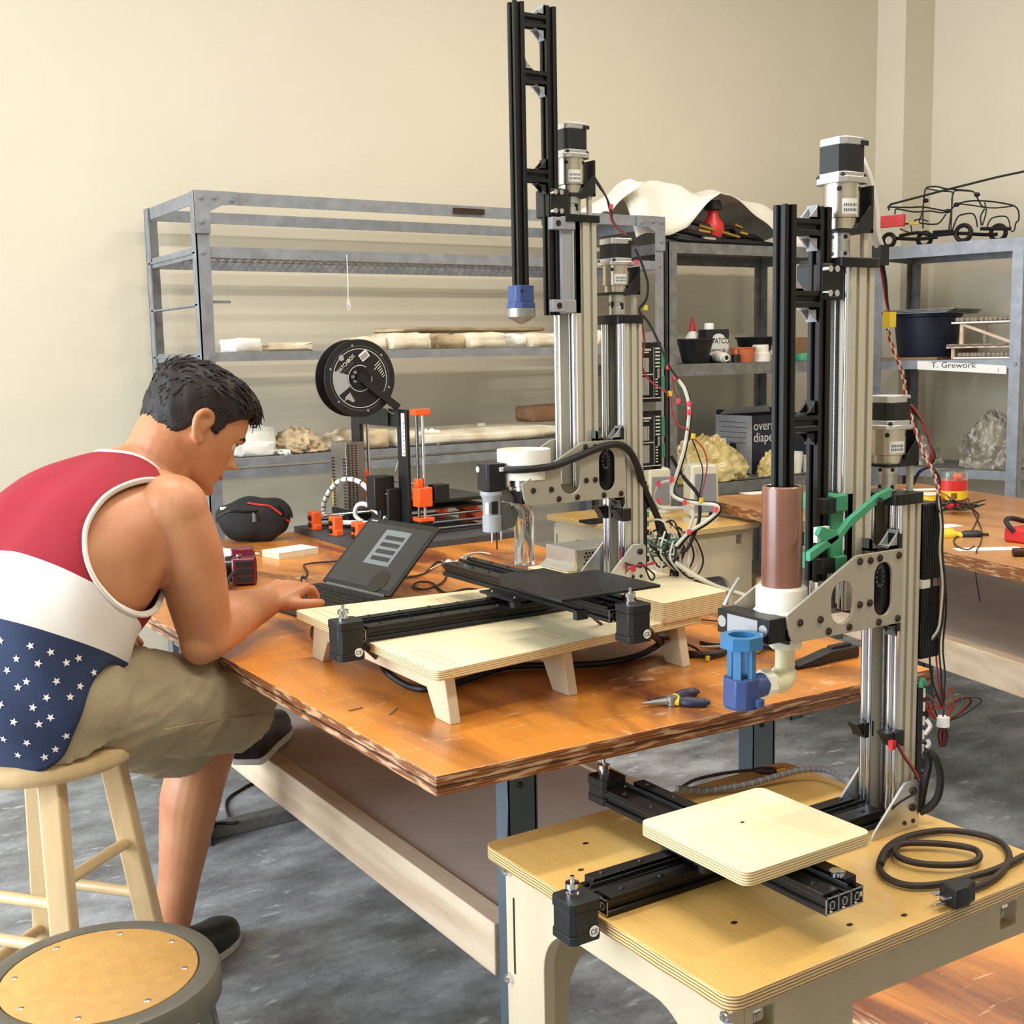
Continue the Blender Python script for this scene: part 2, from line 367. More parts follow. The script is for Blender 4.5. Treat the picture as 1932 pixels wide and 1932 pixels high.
# ------------------------------------------------------------------ the room
def floor_mat():
    m, nt, B, N, L = nodes('polished_concrete')
    tc = N.new('ShaderNodeTexCoord')
    def nz(s, d, st=(1, 1, 1), loc=0):
        mp = N.new('ShaderNodeMapping'); L.new(tc.outputs['Object'], mp.inputs[0]); mp.inputs['Scale'].default_value = st; mp.inputs['Location'].default_value = (loc, loc, 0)
        n = N.new('ShaderNodeTexNoise'); n.inputs['Scale'].default_value = s; n.inputs['Detail'].default_value = d; n.inputs['Roughness'].default_value = .62; L.new(mp.outputs[0], n.inputs['Vector']); return n
    a = nz(4.2, 12, (1, 1.7, 1)); b = nz(60, 8); c = nz(11, 8, (1, 2.2, 1), 5)
    r = ramp(N, [(.34, g2((104, 105, 108))), (.5, g2((146, 149, 153))), (.64, g2((180, 184, 190)))]); L.new(a.outputs[0], r.inputs[0])
    x = N.new('ShaderNodeMix'); x.data_type = 'RGBA'; x.blend_type = 'MULTIPLY'; x.inputs[0].default_value = .5
    r2 = ramp(N, [(.3, (.6, .6, .6)), (.6, (1, 1, 1))]); L.new(b.outputs[0], r2.inputs[0]); L.new(r.outputs[0], x.inputs[6]); L.new(r2.outputs[0], x.inputs[7])
    r3 = ramp(N, [(.60, (0, 0, 0)), (.68, (1, 1, 1))]); L.new(c.outputs[0], r3.inputs[0])
    y = N.new('ShaderNodeMix'); y.data_type = 'RGBA'; L.new(r3.outputs[0], y.inputs[0]); L.new(x.outputs[2], y.inputs[6]); y.inputs[7].default_value = (*g2((200, 203, 206)), 1)
    L.new(y.outputs[2], B.inputs['Base Color'])
    rr = ramp(N, [(.3, (.28, .28, .28)), (.7, (.5, .5, .5))]); L.new(a.outputs[0], rr.inputs[0]); L.new(rr.outputs[0], B.inputs['Roughness'])
    bp = N.new('ShaderNodeBump'); bp.inputs['Strength'].default_value = .25; bp.inputs['Distance'].default_value = .004; L.new(b.outputs[0], bp.inputs['Height']); L.new(bp.outputs[0], B.inputs['Normal'])
    return m
FLOOR = floor_mat()
WY, WX, WL, WF, WC = 4.2, 5.08, -3.1, -2.6, 3.5
struct(MB().box(WL-.2, WX+.2, WF-.2, WY+.2, -.12, 0).build('floor', FLOOR))
CEILO = struct(MB().box(WL-.2, WX+.2, WF-.2, WY+.2, WC, WC+.1).build('ceiling', CEIL))
struct(MB().box(WL-.2, WX+.2, WY, WY+.15, 0, WC).build('wall_back', WALL))
struct(MB().box(WX, WX+.15, WF, WY, 0, WC).build('wall_right', WALL))
struct(MB().box(4.87, WX, 4.03, WY, 0, WC).build('trim_1', WALL))
struct(MB().box(WL-.2, WX+.2, WF-.15, WF, 0, WC).build('wall_front', WALL))
b = MB(); oy0, oy1, oz0, oz1 = .4, 4.15, .35, 3.15
b.box(WL-.15, WL, WF, oy0, 0, WC).box(WL-.15, WL, oy1, WY, 0, WC).box(WL-.15, WL, oy0, oy1, 0, oz0).box(WL-.15, WL, oy0, oy1, oz1, WC)
struct(b.build('wall_left', WALL))
wf = MB()
wf.box(WL-.1, WL-.05, oy0, oy1, oz0, oz0+.05).box(WL-.1, WL-.05, oy0, oy1, oz1-.05, oz1)
for k in range(5):
    y = oy0+(oy1-oy0-.05)*k/4; wf.box(WL-.1, WL-.05, y, y+.05, oz0, oz1)
struct(wf.build('window_1', GALV))
for x, y in ((.9, .2), (2.9, .2), (.9, 2.2), (2.9, 2.2)):
    MB().box(x-.65, x+.65, y-.13, y+.13, 3.4, 3.499).build('light_housing', WHITE, CEILO)
# ------------------------------------------------------------------ steel shelving
def boltmesh(r=.008, h=.004, n=8, mt=None):
    return MB().cyl((0, 0, 0), (0, 0, h), r, r*.85, n=n).cyl((0, 0, h), (0, 0, h*1.6), r*.5, r*.4, n=n)
BOLTS = {}
def bolt(parent, p, d, r=.008, h=.004, mt=None, name='bolt'):
    key = (r, h, (mt or GALV).name)
    if key not in BOLTS:
        me = boltmesh(r, h).mesh('bolt'); me.materials.append(mt or GALV); BOLTS[key] = me
    d = V(d).normalized(); x = d.orthogonal()
    return put(name, BOLTS[key], parent, frame(p, x, d.cross(x)))
def angle_post(x, y, z0, z1, sx, sy, w=.042, t=.004):
    """L section whose corner sits at (x, y); legs run towards sx / sy"""
    b = MB()
    b.box(min(x, x+sx*w), max(x, x+sx*w), min(y, y+sy*t), max(y, y+sy*t), z0, z1)
    b.box(min(x, x+sx*t), max(x, x+sx*t), min(y, y+sy*w), max(y, y+sy*w), z0, z1)
    return b
def shelf_unit(name, label, x0, x1, y0, y1, posts, levels, deck='mesh', top=None, mtl=GALV):
    t = thing(name, label, 'shelf', ((x0+x1)/2, (y0+y1)/2, 0), 0, 'steel shelving units')
    for x, sx in ((x0, 1), (x1, -1)):
        for y, sy in ((y0, 1), (y1, -1)):
            o = angle_post(x, y, 0, posts, sx, sy).build('post', mtl, t)
            if y == y0:
                for z in [l[1] for l in levels if l[1] < posts-.03]: bolt(o, (x+sx*.02, y0-.0005, z-.018), (0, -1, 0), .007, .004, mtl)
    for z0, z1, kind in levels:
        MB().box(x0+.005, x1-.005, y0+.002, y0+.006, z0, z1).box(x0+.005, x1-.005, y0+.006, y0+.03, z1-.003, z1).build('front_beam', mtl, t)
        MB().box(x0+.005, x1-.005, y1-.006, y1-.002, z0, z1).build('rear_beam', mtl, t)
        for x in (x0+.006, x1-.01): MB().box(x, x+.004, y0+.01, y1-.01, z0, z1).build('end_rail', mtl, t)
        if kind == 'mesh':
            b = MB()
            n = int((x1-x0)/.03)
            for i in range(1, n): xx = x0+(x1-x0)*i/n; b.bar((xx, y0+.01, z1-.004), (xx, y1-.01, z1-.004), .004, .004)
            for i in range(1, 5): yy = y0+(y1-y0)*i/5; b.bar((x0+.01, yy, z1-.009), (x1-.01, yy, z1-.009), .005, .005)
            b.build('wire_deck', GALVD, t)
        elif kind == 'sheet':
            MB().box(x0+.005, x1-.005, y0+.006, y1-.006, z1-.003, z1).build('deck', mtl, t)
    return t
SU1 = shelf_unit('steel_shelf', 'long galvanized steel shelf of plaster moulds with an open top frame', 1.2, 3.01, 3.6, 4.12, 1.776,
    [(1.738, 1.776, ''), (1.58, 1.612, 'mesh'), (1.268, 1.296, 'mesh'), (.943, .967, 'mesh'), (.906, .934, ''), (.30, .33, 'mesh')])
for x, s in ((1.2, 1), (3.01, -1)):
    g = MB().prism([(x, 1.776), (x+s*.135, 1.776), (x+s*.135, 1.738), (x+s*.085, 1.735), (x+s*.045, 1.715), (x+s*.045, 1.65), (x, 1.65)], 'y', 3.594, 3.5985).build('corner_gusset', GALV, SU1)
    for dx, z in ((.02, 1.755), (.06, 1.757), (.115, 1.752), (.02, 1.685)): bolt(g, (x+s*dx, 3.594, z), (0, -1, 0), .0085, .005)
MB().box(2.09, 2.21, 3.592, 3.5995, 1.748, 1.766).build('name_plate', BRONZ, SU1)
for z in (1.61, 1.455, 1.30): MB().bar((1.215, 3.62, z-.015), (1.215, 4.1, z-.015), .005, .03, (1, 0, 0)).build('end_rung', GALV, SU1)
for z in (1.583, 1.45): MB().box(1.24, 1.30, 3.604, 3.612, z-.006, z+.002).build('end_clip', GALVD, SU1)
SU2 = shelf_unit('steel_shelf', 'steel shelf with pots and a diaper box, beside the white dust sheet', 3.03, 4.02, 3.6, 4.12, 1.685,
    [(1.645, 1.685, 'sheet'), (1.176, 1.222, 'sheet'), (.70, .745, 'sheet'), (.25, .29, 'sheet')], mtl=GALVD)
# right hand unit, turned along the right wall
def unit_right():
    t = thing('steel_shelf', 'steel shelf on the right wall carrying the wire truck and clay bead trays', 'shelf', (4.83, 3.56, 0), 0, 'steel shelving units')
    x0, x1, y0, y1, H = 4.6, 5.03, 3.165, 3.84, 1.72
    for x, sx in ((x0, 1), (x1, -1)):
        for y, sy in ((y0, 1), (y1, -1)):
            o = angle_post(x, y, 0, H-.005, sx, sy, .05).build('post', GALVD if x == x1 else GALV, t)
            if x == x0 and y == y0: bolt(o, (x0-.0005, y0+.025, 1.19), (-1, 0, 0), .01, .005)
    for z0, z1 in ((1.665, 1.72), (1.172, 1.212), (.69, .73), (.25, .29)):
        for x in (x0+.002, x1-.006): MB().box(x, x+.004, y0+.01, y1-.01, z0, z1).build('front_beam' if x < 4.8 else 'rear_beam', GALV, t)
        for y in (y0+.006, y1-.01): MB().box(x0+.006, x1-.006, y, y+.004, z0, z1).build('end_rail', GALV, t)
        MB().box(x0+.006, x1-.006, y0+.01, y1-.01, z1-.003, z1).build('deck', GALVD, t)
    return t
RSET = [unit_right()]
RANG, RPIV = math.radians(16), V((4.6, 3.165, 0))
def rrot(p, s=1): p = V(p)-RPIV; c_, n_ = math.cos(s*RANG), math.sin(s*RANG); return RPIV+V((p.x*c_-p.y*n_, p.x*n_+p.y*c_, p.z))
# ------------------------------------------------------------------ things on the long shelf
def lump(x0, x1, y0, y1, z0, z1, j=.004, cuts=3, seed=0, flatb=True):
    """rough block with knocked edges"""
    bm = bmesh.new(); bmesh.ops.create_cube(bm, size=1); bmesh.ops.subdivide_edges(bm, edges=bm.edges[:], cuts=cuts, use_grid_fill=True)
    r = random.Random(seed); vs = []
    sx, sy, sz = x1-x0, y1-y0, z1-z0
    for v in bm.verts:
        p = v.co.copy(); e = sum(abs(c) > .499 for c in p)
        k = 1-(.0 if e < 2 else min(.12, .006*e/min(sx, sy, sz)))
        q = V(((x0+x1)/2+p.x*k*sx, (y0+y1)/2+p.y*k*sy, (z0+z1)/2+p.z*k*sz))
        if not (flatb and p.z < -.49): q += V((r.uniform(-j, j), r.uniform(-j, j), r.uniform(-j, j)))
        else: q.z = z0; q.x += r.uniform(-j, j); q.y += r.uniform(-j, j)
        vs.append(q)
    bm.verts.index_update(); fs = [[v.index for v in f.verts] for f in bm.faces]; bm.free()
    return MB().add(vs, fs, 0, False)
def block(name, label, cat, x0, x1, y0, y1, z0, z1, mt, j=.004, seed=0, group=None, cuts=3):
    o = lump(x0, x1, y0, y1, z0, z1, j, cuts, seed).build(name, mt, at=((x0+x1)/2, (y0+y1)/2, z0), bev=min(.006, (z1-z0)*.15))
    return tag(o, label, cat, group)
S3, S4 = 1.297, .968
def sx(p, y, Y): return py(p, y, Y).x
G3 = 'plaster moulds on the third shelf'; G4 = 'plaster moulds on the fourth shelf'
for i, (a, b_, y0, dep, h, mt, lab) in enumerate((
    (443, 500, 3.70, .16, .045, PLASTW, 'short bright white plaster block at the left end of the third shelf'),
    (506, 600, 3.72, .34, .030, PLAST, 'long thin cream plaster slab left of the filament spool'),
    (690, 737, 3.66, .20, .045, PLAST, 'narrow cream plaster mould just right of the filament spool'),
    (739, 823, 3.63, .24, .056, PLAST, 'cream plaster mould with pegs in its front face, right of the spool'),
    (826, 889, 3.67, .3, .05, PLASTB, 'brown stained plaster mould set back between two cream ones'),
    (891, 964, 3.63, .26, .054, PLAST, 'cream plaster mould with an arched notch, left of the blue plunger'),
    (967, 1001, 3.66, .3, .05, PLASTW, 'white plaster block directly under the blue plunger tip'),
    (1004, 1075, 3.63, .28, .052, PLAST, 'chipped cream plaster mould behind the tall column'),
    (1128, 1142, 3.63, .25, .06, PLAST, 'cream plaster mould seen between the two aluminium columns'))):
    block('plaster_mould', lab, 'mould', sx(a, 670, y0), sx(b_, 670, y0), y0, y0+dep, S3, S3+h, mt, .0035, i, G3)
o = block('plaster_slab', 'wide thin cream plaster slab lying across the moulds on the third shelf', 'mould', sx(760, 650, 3.75), sx(1060, 650, 3.75), 3.80, 4.05, S3+.061, S3+.078, PLASTB, .003, 77)
for i, (a, b_, y0, dep, h, mt, lab, zz) in enumerate((
    (440, 531, 3.76, .2, .085, PLASTW, 'tall white plaster block behind the person\'s face on the fourth shelf', 0),
    (452, 524, 3.64, .1, .045, PLASTW, 'low white plaster block in front of the person\'s nose', 0),
    (535, 552, 3.62, .1, .014, PLASTW, 'small flat plaster chip by the low white block', 0),
    (788, 1075, 3.62, .47, .042, PLAST, 'biggest flat cream plaster slab with a notched front edge', 0),
    (676, 742, 3.66, .2, .062, PLASTB, 'hollow curved plaster mould seen through the printer frame', 0),
    (752, 812, 3.65, .24, .05, PLAST, 'rounded white plaster piece right of the printer frame', 0))):
    block('plaster_mould', lab, 'mould', sx(a, 860, y0), sx(b_, 860, y0), y0, y0+dep, S4+zz, S4+zz+h, mt, .005 if 'slab' not in lab else .003, 20+i, G4)
block('fired_brick', 'brown brick lying on the back of the big plaster slab', 'brick', sx(1000, 790, 3.86), sx(1130, 790, 3.86), 3.86, 4.0, S4+.044, S4+.105, BRICK, .003, 41)
block('clay_crumb', 'tiny pale clay crumb on top of the big plaster slab', 'crumb', sx(905, 808, 3.78), sx(917, 808, 3.78), 3.78, 3.80, S4+.044, S4+.057, PLAST, .002, 42)
# crumpled cloths on the fourth shelf
def heap(name, label, cat, c, r, mt, seed, amp=.35, n=56, k=28, group=None, bottom=None, fold=7, smooth=True):
    """crumpled heap: a half ellipsoid with folded relief"""
    q = random.Random(seed); ph = [q.uniform(0, 6.28) for _ in range(12)]; b = MB(); z0 = c[2] if bottom is None else bottom
    def fn(i, j):
        t = 2*PI*i/n; f = j/(k-1); e = PI/2*(1-f)
        rr = math.cos(e)
        w = (math.sin(fold*t*.5+ph[0]+4*f) + .7*math.sin(fold*t+ph[1]-6*f)+.6*math.sin(3*t+ph[2])+.5*math.sin(11*f+2*t+ph[3])+.45*math.sin(17*t+9*f+ph[4])+.35*math.sin(23*f-5*t+ph[5]))/3
        cn = V((3.1*rr*math.cos(t)+seed, 3.1*rr*math.sin(t), 3.3*math.sin(e)))
        w = .45*w+1.15*(mnoise.ridged_multi_fractal(cn, .9, 2.1, 5, 1.0, 2.0)-1.25)*.5
        s = 1+amp*w*(.35+.65*f)*(1 if f > .06 else .4)
        return (c[0]+r[0]*rr*s*math.cos(t), c[1]+r[1]*rr*s*math.sin(t), z0+max(0, r[2]*math.sin(e)*(1+amp*.9*w*(1-f*.4)))*(1 if f < .999 else 0))
    b.grid(fn, n, k, cu=True, sm=smooth)
    return tag(b.build(name, mt, at=(c[0], c[1], z0)), label, cat, group)
heap('dusty_cloth', 'dusty brown cloth bunched beside the white plaster blocks', 'cloth', (sx(560, 815, 3.78), 3.78, S4), (.08, .1, .075), PLASTB, 3, .4)
heap('dusty_cloth', 'pale dusty cloth spread behind the silver power unit', 'cloth', (sx(640, 820, 3.84), 3.84, S4), (.09, .09, .05), PLAST, 4, .4)
heap('plaster_lump', 'white plaster lump sagging over the shelf lip right of the printer', 'mould', (sx(800, 840, 3.75), 3.70, S4), (.06, .05, .05), PLASTW, 5, .3)
# string hanging from the second shelf
t = MB().tube([(1.69, 3.597, 1.60), (1.691, 3.597, 1.52), (1.689, 3.597, 1.455), (1.692, 3.597, 1.44)], .0012, 5, smooth=4).tube([(1.689, 3.597, 1.46), (1.684, 3.596, 1.44), (1.69, 3.597, 1.425), (1.696, 3.597, 1.44), (1.69, 3.597, 1.46)], .001, 5, smooth=4)
tag(t.build('string', PAPER, at=(1.69, 3.597, 1.45)), 'white string dangling from the second steel shelf', 'string')
# ------------------------------------------------------------------ tables
TZ, SZ = .75, .61
def channel_leg(t, x, y, top, flip=1, name='leg'):
    """pressed steel folding leg: a channel that widens under the top"""
    b = MB(); w = .05
    prof = [(-w/2, 0), (-w/2, top*.60), (-w/2-.004, top*.76), (-w/2, top*.84), (-w/2-.003, top), (w/2+.003, top), (w/2, 0)]
    b.prism([(x+a, z) for a, z in prof], 'y', y, y+.003)
    b.box(x-w/2, x-w/2+.003, y, y+.034, 0, top).box(x+w/2-.003, x+w/2, y, y+.034, 0, top)
    o = b.build(name, TABLEG, t)
    MB().tube([(x-.012, y-.001, top-.028), (x-.004, y-.001, top-.036), (x-.002, y-.001, top-.05), (x-.006, y-.001, top-.064), (x-.015, y-.001, top-.068)], .0016, 5, smooth=3).build('pressed_rib', TABLEG, o)
    bolt(o, (x-.004, y, top-.085), (0, -1, 0), .005, .003, BRONZ)
    return o
def main_table():
    t = thing('work_table', 'large worn orange-stained plywood work table in the middle with the person leaning on it', 'table', (1.2, 2.3, 0))
    poly = [(.696, 1.277), (1.6, 1.245), (1.93, 3.42), (.672, 3.42)]
    top = MB().prism(poly, 'z', .7225, TZ).build('tabletop', PLYO, t, bev=.0015)
    # the glue line between the two sheets
    MB().prism([(.6945, 1.2755), (1.6015, 1.2435), (1.9315, 3.42), (.6705, 3.42)], 'z', .7345, .7355).build('glue_line', BRONZ, top)
    for x, y in ((.935, 1.45), (1.428, 1.45), (.935, 3.0), (1.45, 3.0)): channel_leg(t, x, y, .722)
    for y in (1.466, 3.016): MB().box(.96, 1.41, y, y+.02, .685, .705).build('leg_brace', TABLEG, t)
    for x in (.905, 1.44): MB().box(x, x+.038, 1.49, 3.0, .325, .41).build('shelf_rail', PINE, t, bev=.002)
    MB().box(.943, 1.44, 1.49, 3.0, .385, .404).build('lower_shelf', BOARD, t)
    MB().box(.93, 1.45, 3.036, 3.085, 0, .035).build('floor_rail', GALVD, t, bev=.004)
    return t
main_table()
def arch(y0, y1, zt, r, n=8):
    """arch opening from the floor up (list from y0 to y1 along the floor gap)"""
    pts = [(y0, 0)]
    for i in range(n+1):
        a = PI-PI/2*i/n; pts.append((y0+r+r*math.cos(a), zt-r+r*math.sin(a)))
    for i in range(n+1):
        a = PI/2-PI/2*i/n; pts.append((y1-r+r*math.cos(a), zt-r+r*math.sin(a)))
    pts.append((y1, 0)); return pts
def cnc_table(name, label, x0, x1, y0, y1, h, topm, ins=.022, loc=None, group=None):
    t = thing(name, label, 'table', ((x0+x1)/2, (y0+y1)/2, 0), 0, group)
    MB().prism(rrect(x0, x1, y0, y1, .018), 'z', h-.018, h).build('tabletop', topm, t, bev=.0012)
    th = .018; zt = h-.018; X0, X1, Y0, Y1 = x0+ins, x1-ins, y0+ins, y1-ins
    for nm, X in (('side_panel', X0), ('side_panel', X1-th)):
        p = [(Y0, 0)]+arch(Y0+.06, Y1-.09, zt-.055, .07)[0:1]+arch(Y0+.06, Y1-.09, zt-.055, .07)[1:]+[(Y1, 0), (Y1, zt), (Y0, zt)]
        o = MB().prism(p, 'x', X, X+th).build(nm, PANEL, t, bev=.001)
        if X == X0:
            MB().prism(rrect(Y1-.022, Y1-.018, zt-.16, zt-.05, .0019, 2), 'x', X-.0006, X+.0002).build('tab_groove', BRONZ, o)
            for yy, zz in ((Y1-.003, zt-.015), (Y1-.002, zt-.17), (Y0+.012, zt-.02)): bolt(o, (X, yy-.006, zz), (-1, 0, 0), .008, .006, CHROME)
    for nm, Y in (('front_panel', Y0), ('rear_panel', Y1-th)):
        p = [(X0+th, 0)]+arch(X0+.09, X1-.09, zt-.15, .07)+[(X1-th, 0), (X1-th, zt), (X0+th, zt)]
        hs = [rrect(X0+th+.012, X0+th+.045, zt-.05, zt-.022, .003, 2), rrect(X1-th-.055, X1-th-.022, zt-.052, zt-.020, .003, 2)] if Y == Y0 else None
        o = MB().prism(p, 'y', Y, Y+th, holes=hs).build(nm, PANEL, t)
        if Y == Y0:
            for xx in (X0+th+.022, X1-th-.04):
                MB().cyl((xx, Y+.009, zt-.0), (xx, Y+.009, zt-.04), .003, n=8).cyl((xx-.006, Y+.009, zt-.028), (xx+.006, Y+.009, zt-.028), .005, n=8).build('cross_dowel_nut', CHROME, o)
    # slot let into the inside panel seen through the arch
    MB().box(X1-th-.001, X1-th, Y0+.15, Y0+.2, zt-.12, zt-.06).build('mortise', WHITE, t)
    return t
CT = cnc_table('machine_table', 'low varnished birch table holding the front clay printer', .806, 1.377, .862, 1.352, SZ, PLYY)
for x, y in ((.92, 1.27), (.865, 1.205), (.925, .985), (1.03, .905), (1.27, .93), (1.20, 1.28), (1.10, .885)):
    MB().prism(circ(x, y, .0045, 10, .003), 'z', SZ+.0001, SZ+.0006).build('screw_hole', BRONZ, CT)
cnc_table('machine_table', 'pale birch table at the back with beige speakers on it', 2.41, 2.86, 2.92, 3.55, .70, PLYY)
# second bench at the right
def bench(name, label, poly, z, th, topm, legs, shelf=None):
    c = sum((V((*p, 0)) for p in poly), V())/len(poly)
    t = thing(name, label, 'table', (c.x, c.y, 0))
    MB().prism(poly, 'z', z-th, z).build('tabletop', topm, t, bev=.002)
    for x, y in legs: channel_leg(t, x, y, z-th)
    return t
u2 = V((-.2290, -.9734, 0)); r2 = V((.9734, -.2290, 0)); c2 = V((2.88, 3.27, 0))
P2 = lambda a, b: (c2+u2*a+r2*b)
PLYO2 = ply('warm_worn_ply', (198, 142, 84), (168, 112, 62), (150, 92, 50), (104, 58, 30), .0042, .4, coat=.3, fscale=2.2, scratch=.5, worn=(190, 150, 110))
B2 = bench('work_table', 'worn plywood work table at the right edge with jar, wires and scraps', [tuple(P2(0, 0)[:2]), tuple(P2(2.2, 0)[:2]), tuple(P2(2.2, .95)[:2]), tuple(P2(0, .95)[:2])], .75, .036, PLYO2,
           [tuple(P2(.35, .2)[:2]), tuple(P2(.35, .75)[:2]), tuple(P2(1.7, .2)[:2]), tuple(P2(1.7, .75)[:2])])
b = MB(); b.prism([tuple(P2(a, q)[:2]) for a, q in ((.15, .06), (2.1, .06), (2.1, .10), (.15, .10))], 'z', .415, .50); b.build('shelf_rail', PINE, B2, bev=.002)
b = MB(); b.prism([tuple(P2(a, q)[:2]) for a, q in ((.15, .10), (2.1, .10), (2.1, .9), (.15, .9))], 'z', .475, .495); b.build('lower_shelf', BOARD, B2)
# corner of another bench close to the camera
B3 = bench('work_table', 'corner of an orange-stained plywood work table nearest the camera at bottom right', [(.712, .622), (1.5, .602), (1.5, -.25), (.70, -.25)], .75, .03, PLYO, [(.8, -.15), (1.4, -.15), (1.4, .5)])
# ------------------------------------------------------------------ stools
def wood_stool():
    c = V((.375, 2.035, 0)); H = .66
    t = thing('wooden_stool', 'round pale wooden stool the person is sitting on', 'stool', c)
    MB().lathe([(.142, H-.034), (.150, H-.030), (.156, H-.018), (.154, H-.006), (.142, H), (.06, H-.004)], c, 40).build('seat', STOOLW, t)
    A = [math.radians(a) for a in (-95, -5, 85, 175)]
    tops = [c+V((.105*math.cos(a), .105*math.sin(a), H-.03)) for a in A]; bots = [c+V((.20*math.cos(a), .20*math.sin(a), 0)) for a in A]
    for i in range(4):
        d = (bots[i]-tops[i]); n = V((-math.sin(A[i]-.5), math.cos(A[i]-.5), 0))
        MB().bar(bots[i], tops[i], .036, .036, n).build('leg', STOOLW, t, bev=.004)
    for z, zz in ((.17, 0), (.36, .03), (.27, 0)):
        for i in range(4):
            if z == .27 and i % 2 or z != .27 and i % 2 == 0: continue
            k = z/(H-.03); a = bots[i].lerp(tops[i], k); b_ = bots[(i+1) % 4].lerp(tops[(i+1) % 4], k)
            MB().cyl(a, b_, .010, n=12).build('rung', STOOLW, t)
    for i in range(4):
        k = .46/(H-.03)
        if i in (0, 3):
            a = bots[i].lerp(tops[i], k-.05*(i == 3)); b_ = bots[(i+1) % 4].lerp(tops[(i+1) % 4], k-.05*(i == 3)); MB().cyl(a, b_, .010, n=12).build('rung', STOOLW, t)
    return t
wood_stool()
def metal_stool():
    c = V((.345, 1.588, 0)); H = .46
    t = thing('metal_stool', 'grey steel shop stool with a round hardboard seat in the foreground', 'stool', c)
    R_ = .158
    MB().lathe([(R_-.006, H-.045), (R_, H-.040), (R_, H-.010), (R_-.004, H-.002), (R_-.012, H), (R_-.028, H-.001), (R_-.030, H-.008), (.0, H-.010)], c, 48).build('seat_pan', STOOLM, t)
    seat = MB().lathe([(.0, H-.007), (.1275, H-.007), (.1275, H-.0015), (.126, H-.0005), (0, H-.0005)], c, 48).build('seat_board', MASON, t)
    for k in range(8):
        a = 2*PI*k/8+.3; p = c+V((.112*math.cos(a), .112*math.sin(a), H-.0005))
        MB().sph(p, (.0045, .0045, .0014), 10, 6).build('rivet', SILV, seat)
    A = [math.radians(a) for a in (-20, 70, 160, 250)]
    for a in A:
        d = V((math.cos(a), math.sin(a), 0)); n = V((-d.y, d.x, 0))
        b = MB(); p, q = c+d*.138+V((0, 0, H-.03)), c+d*.20
        b.bar(q, p, .028, .004, d); b.bar(q-n*.012-d*.010, p-n*.012-d*.010, .004, .02, d); b.bar(q+n*.012-d*.010, p+n*.012-d*.010, .004, .02, d)
        o = b.build('leg', STOOLM, t)
        bolt(o, c+d*(.138+.006)+V((0, 0, H-.09)), d, .004, .003, SILV)
        MB().cyl(q+V((0, 0, 0)), q+V((0, 0, .02)), .02, n=12).build('glide', RUB, o)
    MB().tube([c+V((.172*math.cos(x*PI/12), .172*math.sin(x*PI/12), .17)) for x in range(24)], .008, 8, closed=True).build('foot_ring', STOOLM, t)
    return t
metal_stool()
# cable lying on the floor under the table
pts = [pz(560, 1535, .004), pz(490, 1480, .004), pz(450, 1493, .004), pz(428, 1512, .004), pz(432, 1540, .006), pz(447, 1552, .04), pz(420, 1553, .042), pz(392, 1556, .045)]
t = thing('floor_cable', 'thin black power cable curling on the concrete behind the person\'s leg', 'cable', pts[2])
MB().tube(pts, .0045, 8, smooth=5).build('cord', RUB, t)
MB().cyl(pts[-1]+V((.02, 0, 0)), pts[-1]-V((.03, .0, -.002)), .011, .013, 12).build('connector', RUB, t)
# ------------------------------------------------------------------ clay printers
def cbeam(u0, u1, v0, v1):
    """C-shaped slotted column, channel open towards -X; polygon in (x, y)"""
    cw = (v1-v0)*.26; vm = (v0+v1)/2; s = .003; d = .004
    def sl(a, b, c, horiz, sgn):   # slot notch on a side
        return [(c-s, a), (c-s, a+sgn*d), (c+s, a+sgn*d), (c+s, a)]
    p = [(u0, v0)]
    for f in (.28, .72):
        c = u0+(u1-u0)*f; p += [(c-s, v0), (c-s*1.3, v0+d), (c+s*1.3, v0+d), (c+s, v0)]
    p.append((u1, v0))
    for f in (.17, .5, .83):
        c = v0+(v1-v0)*f; p += [(u1, c-s), (u1-d, c-s), (u1-d, c+s), (u1, c+s)]
    p.append((u1, v1))
    for f in (.72, .28):
        c = u0+(u1-u0)*f; p += [(c+s, v1), (c+s*1.3, v1-d), (c-s*1.3, v1-d), (c-s, v1)]
    p += [(u0, v1), (u0, vm+cw), (u0+(u1-u0)*.6, vm+cw), (u0+(u1-u0)*.6, vm-cw), (u0, vm-cw)]
    return p
def chamfer_sq(cx, cy, a, c):
    h = a/2; return [(cx-h+c, cy-h), (cx+h-c, cy-h), (cx+h, cy-h+c), (cx+h, cy+h-c), (cx+h-c, cy+h), (cx-h+c, cy+h), (cx-h, cy+h-c), (cx-h, cy-h+c)]
def helix(b, p, z0, z1, r, k=9, n=20):
    pr = []; h = (z1-z0)
    pr += [(0, z0), (r, z0), (r, z0+h*.28)]
    for i in range(k):
        a = z0+h*(.28+.44*i/k); d = h*.44/k
        pr += [(r*.86, a+d*.1), (r*.86, a+d*.45), (r, a+d*.55), (r, a+d)]
    pr += [(r, z1), (0, z1)]
    b.lathe(pr, (p[0], p[1], 0), n)
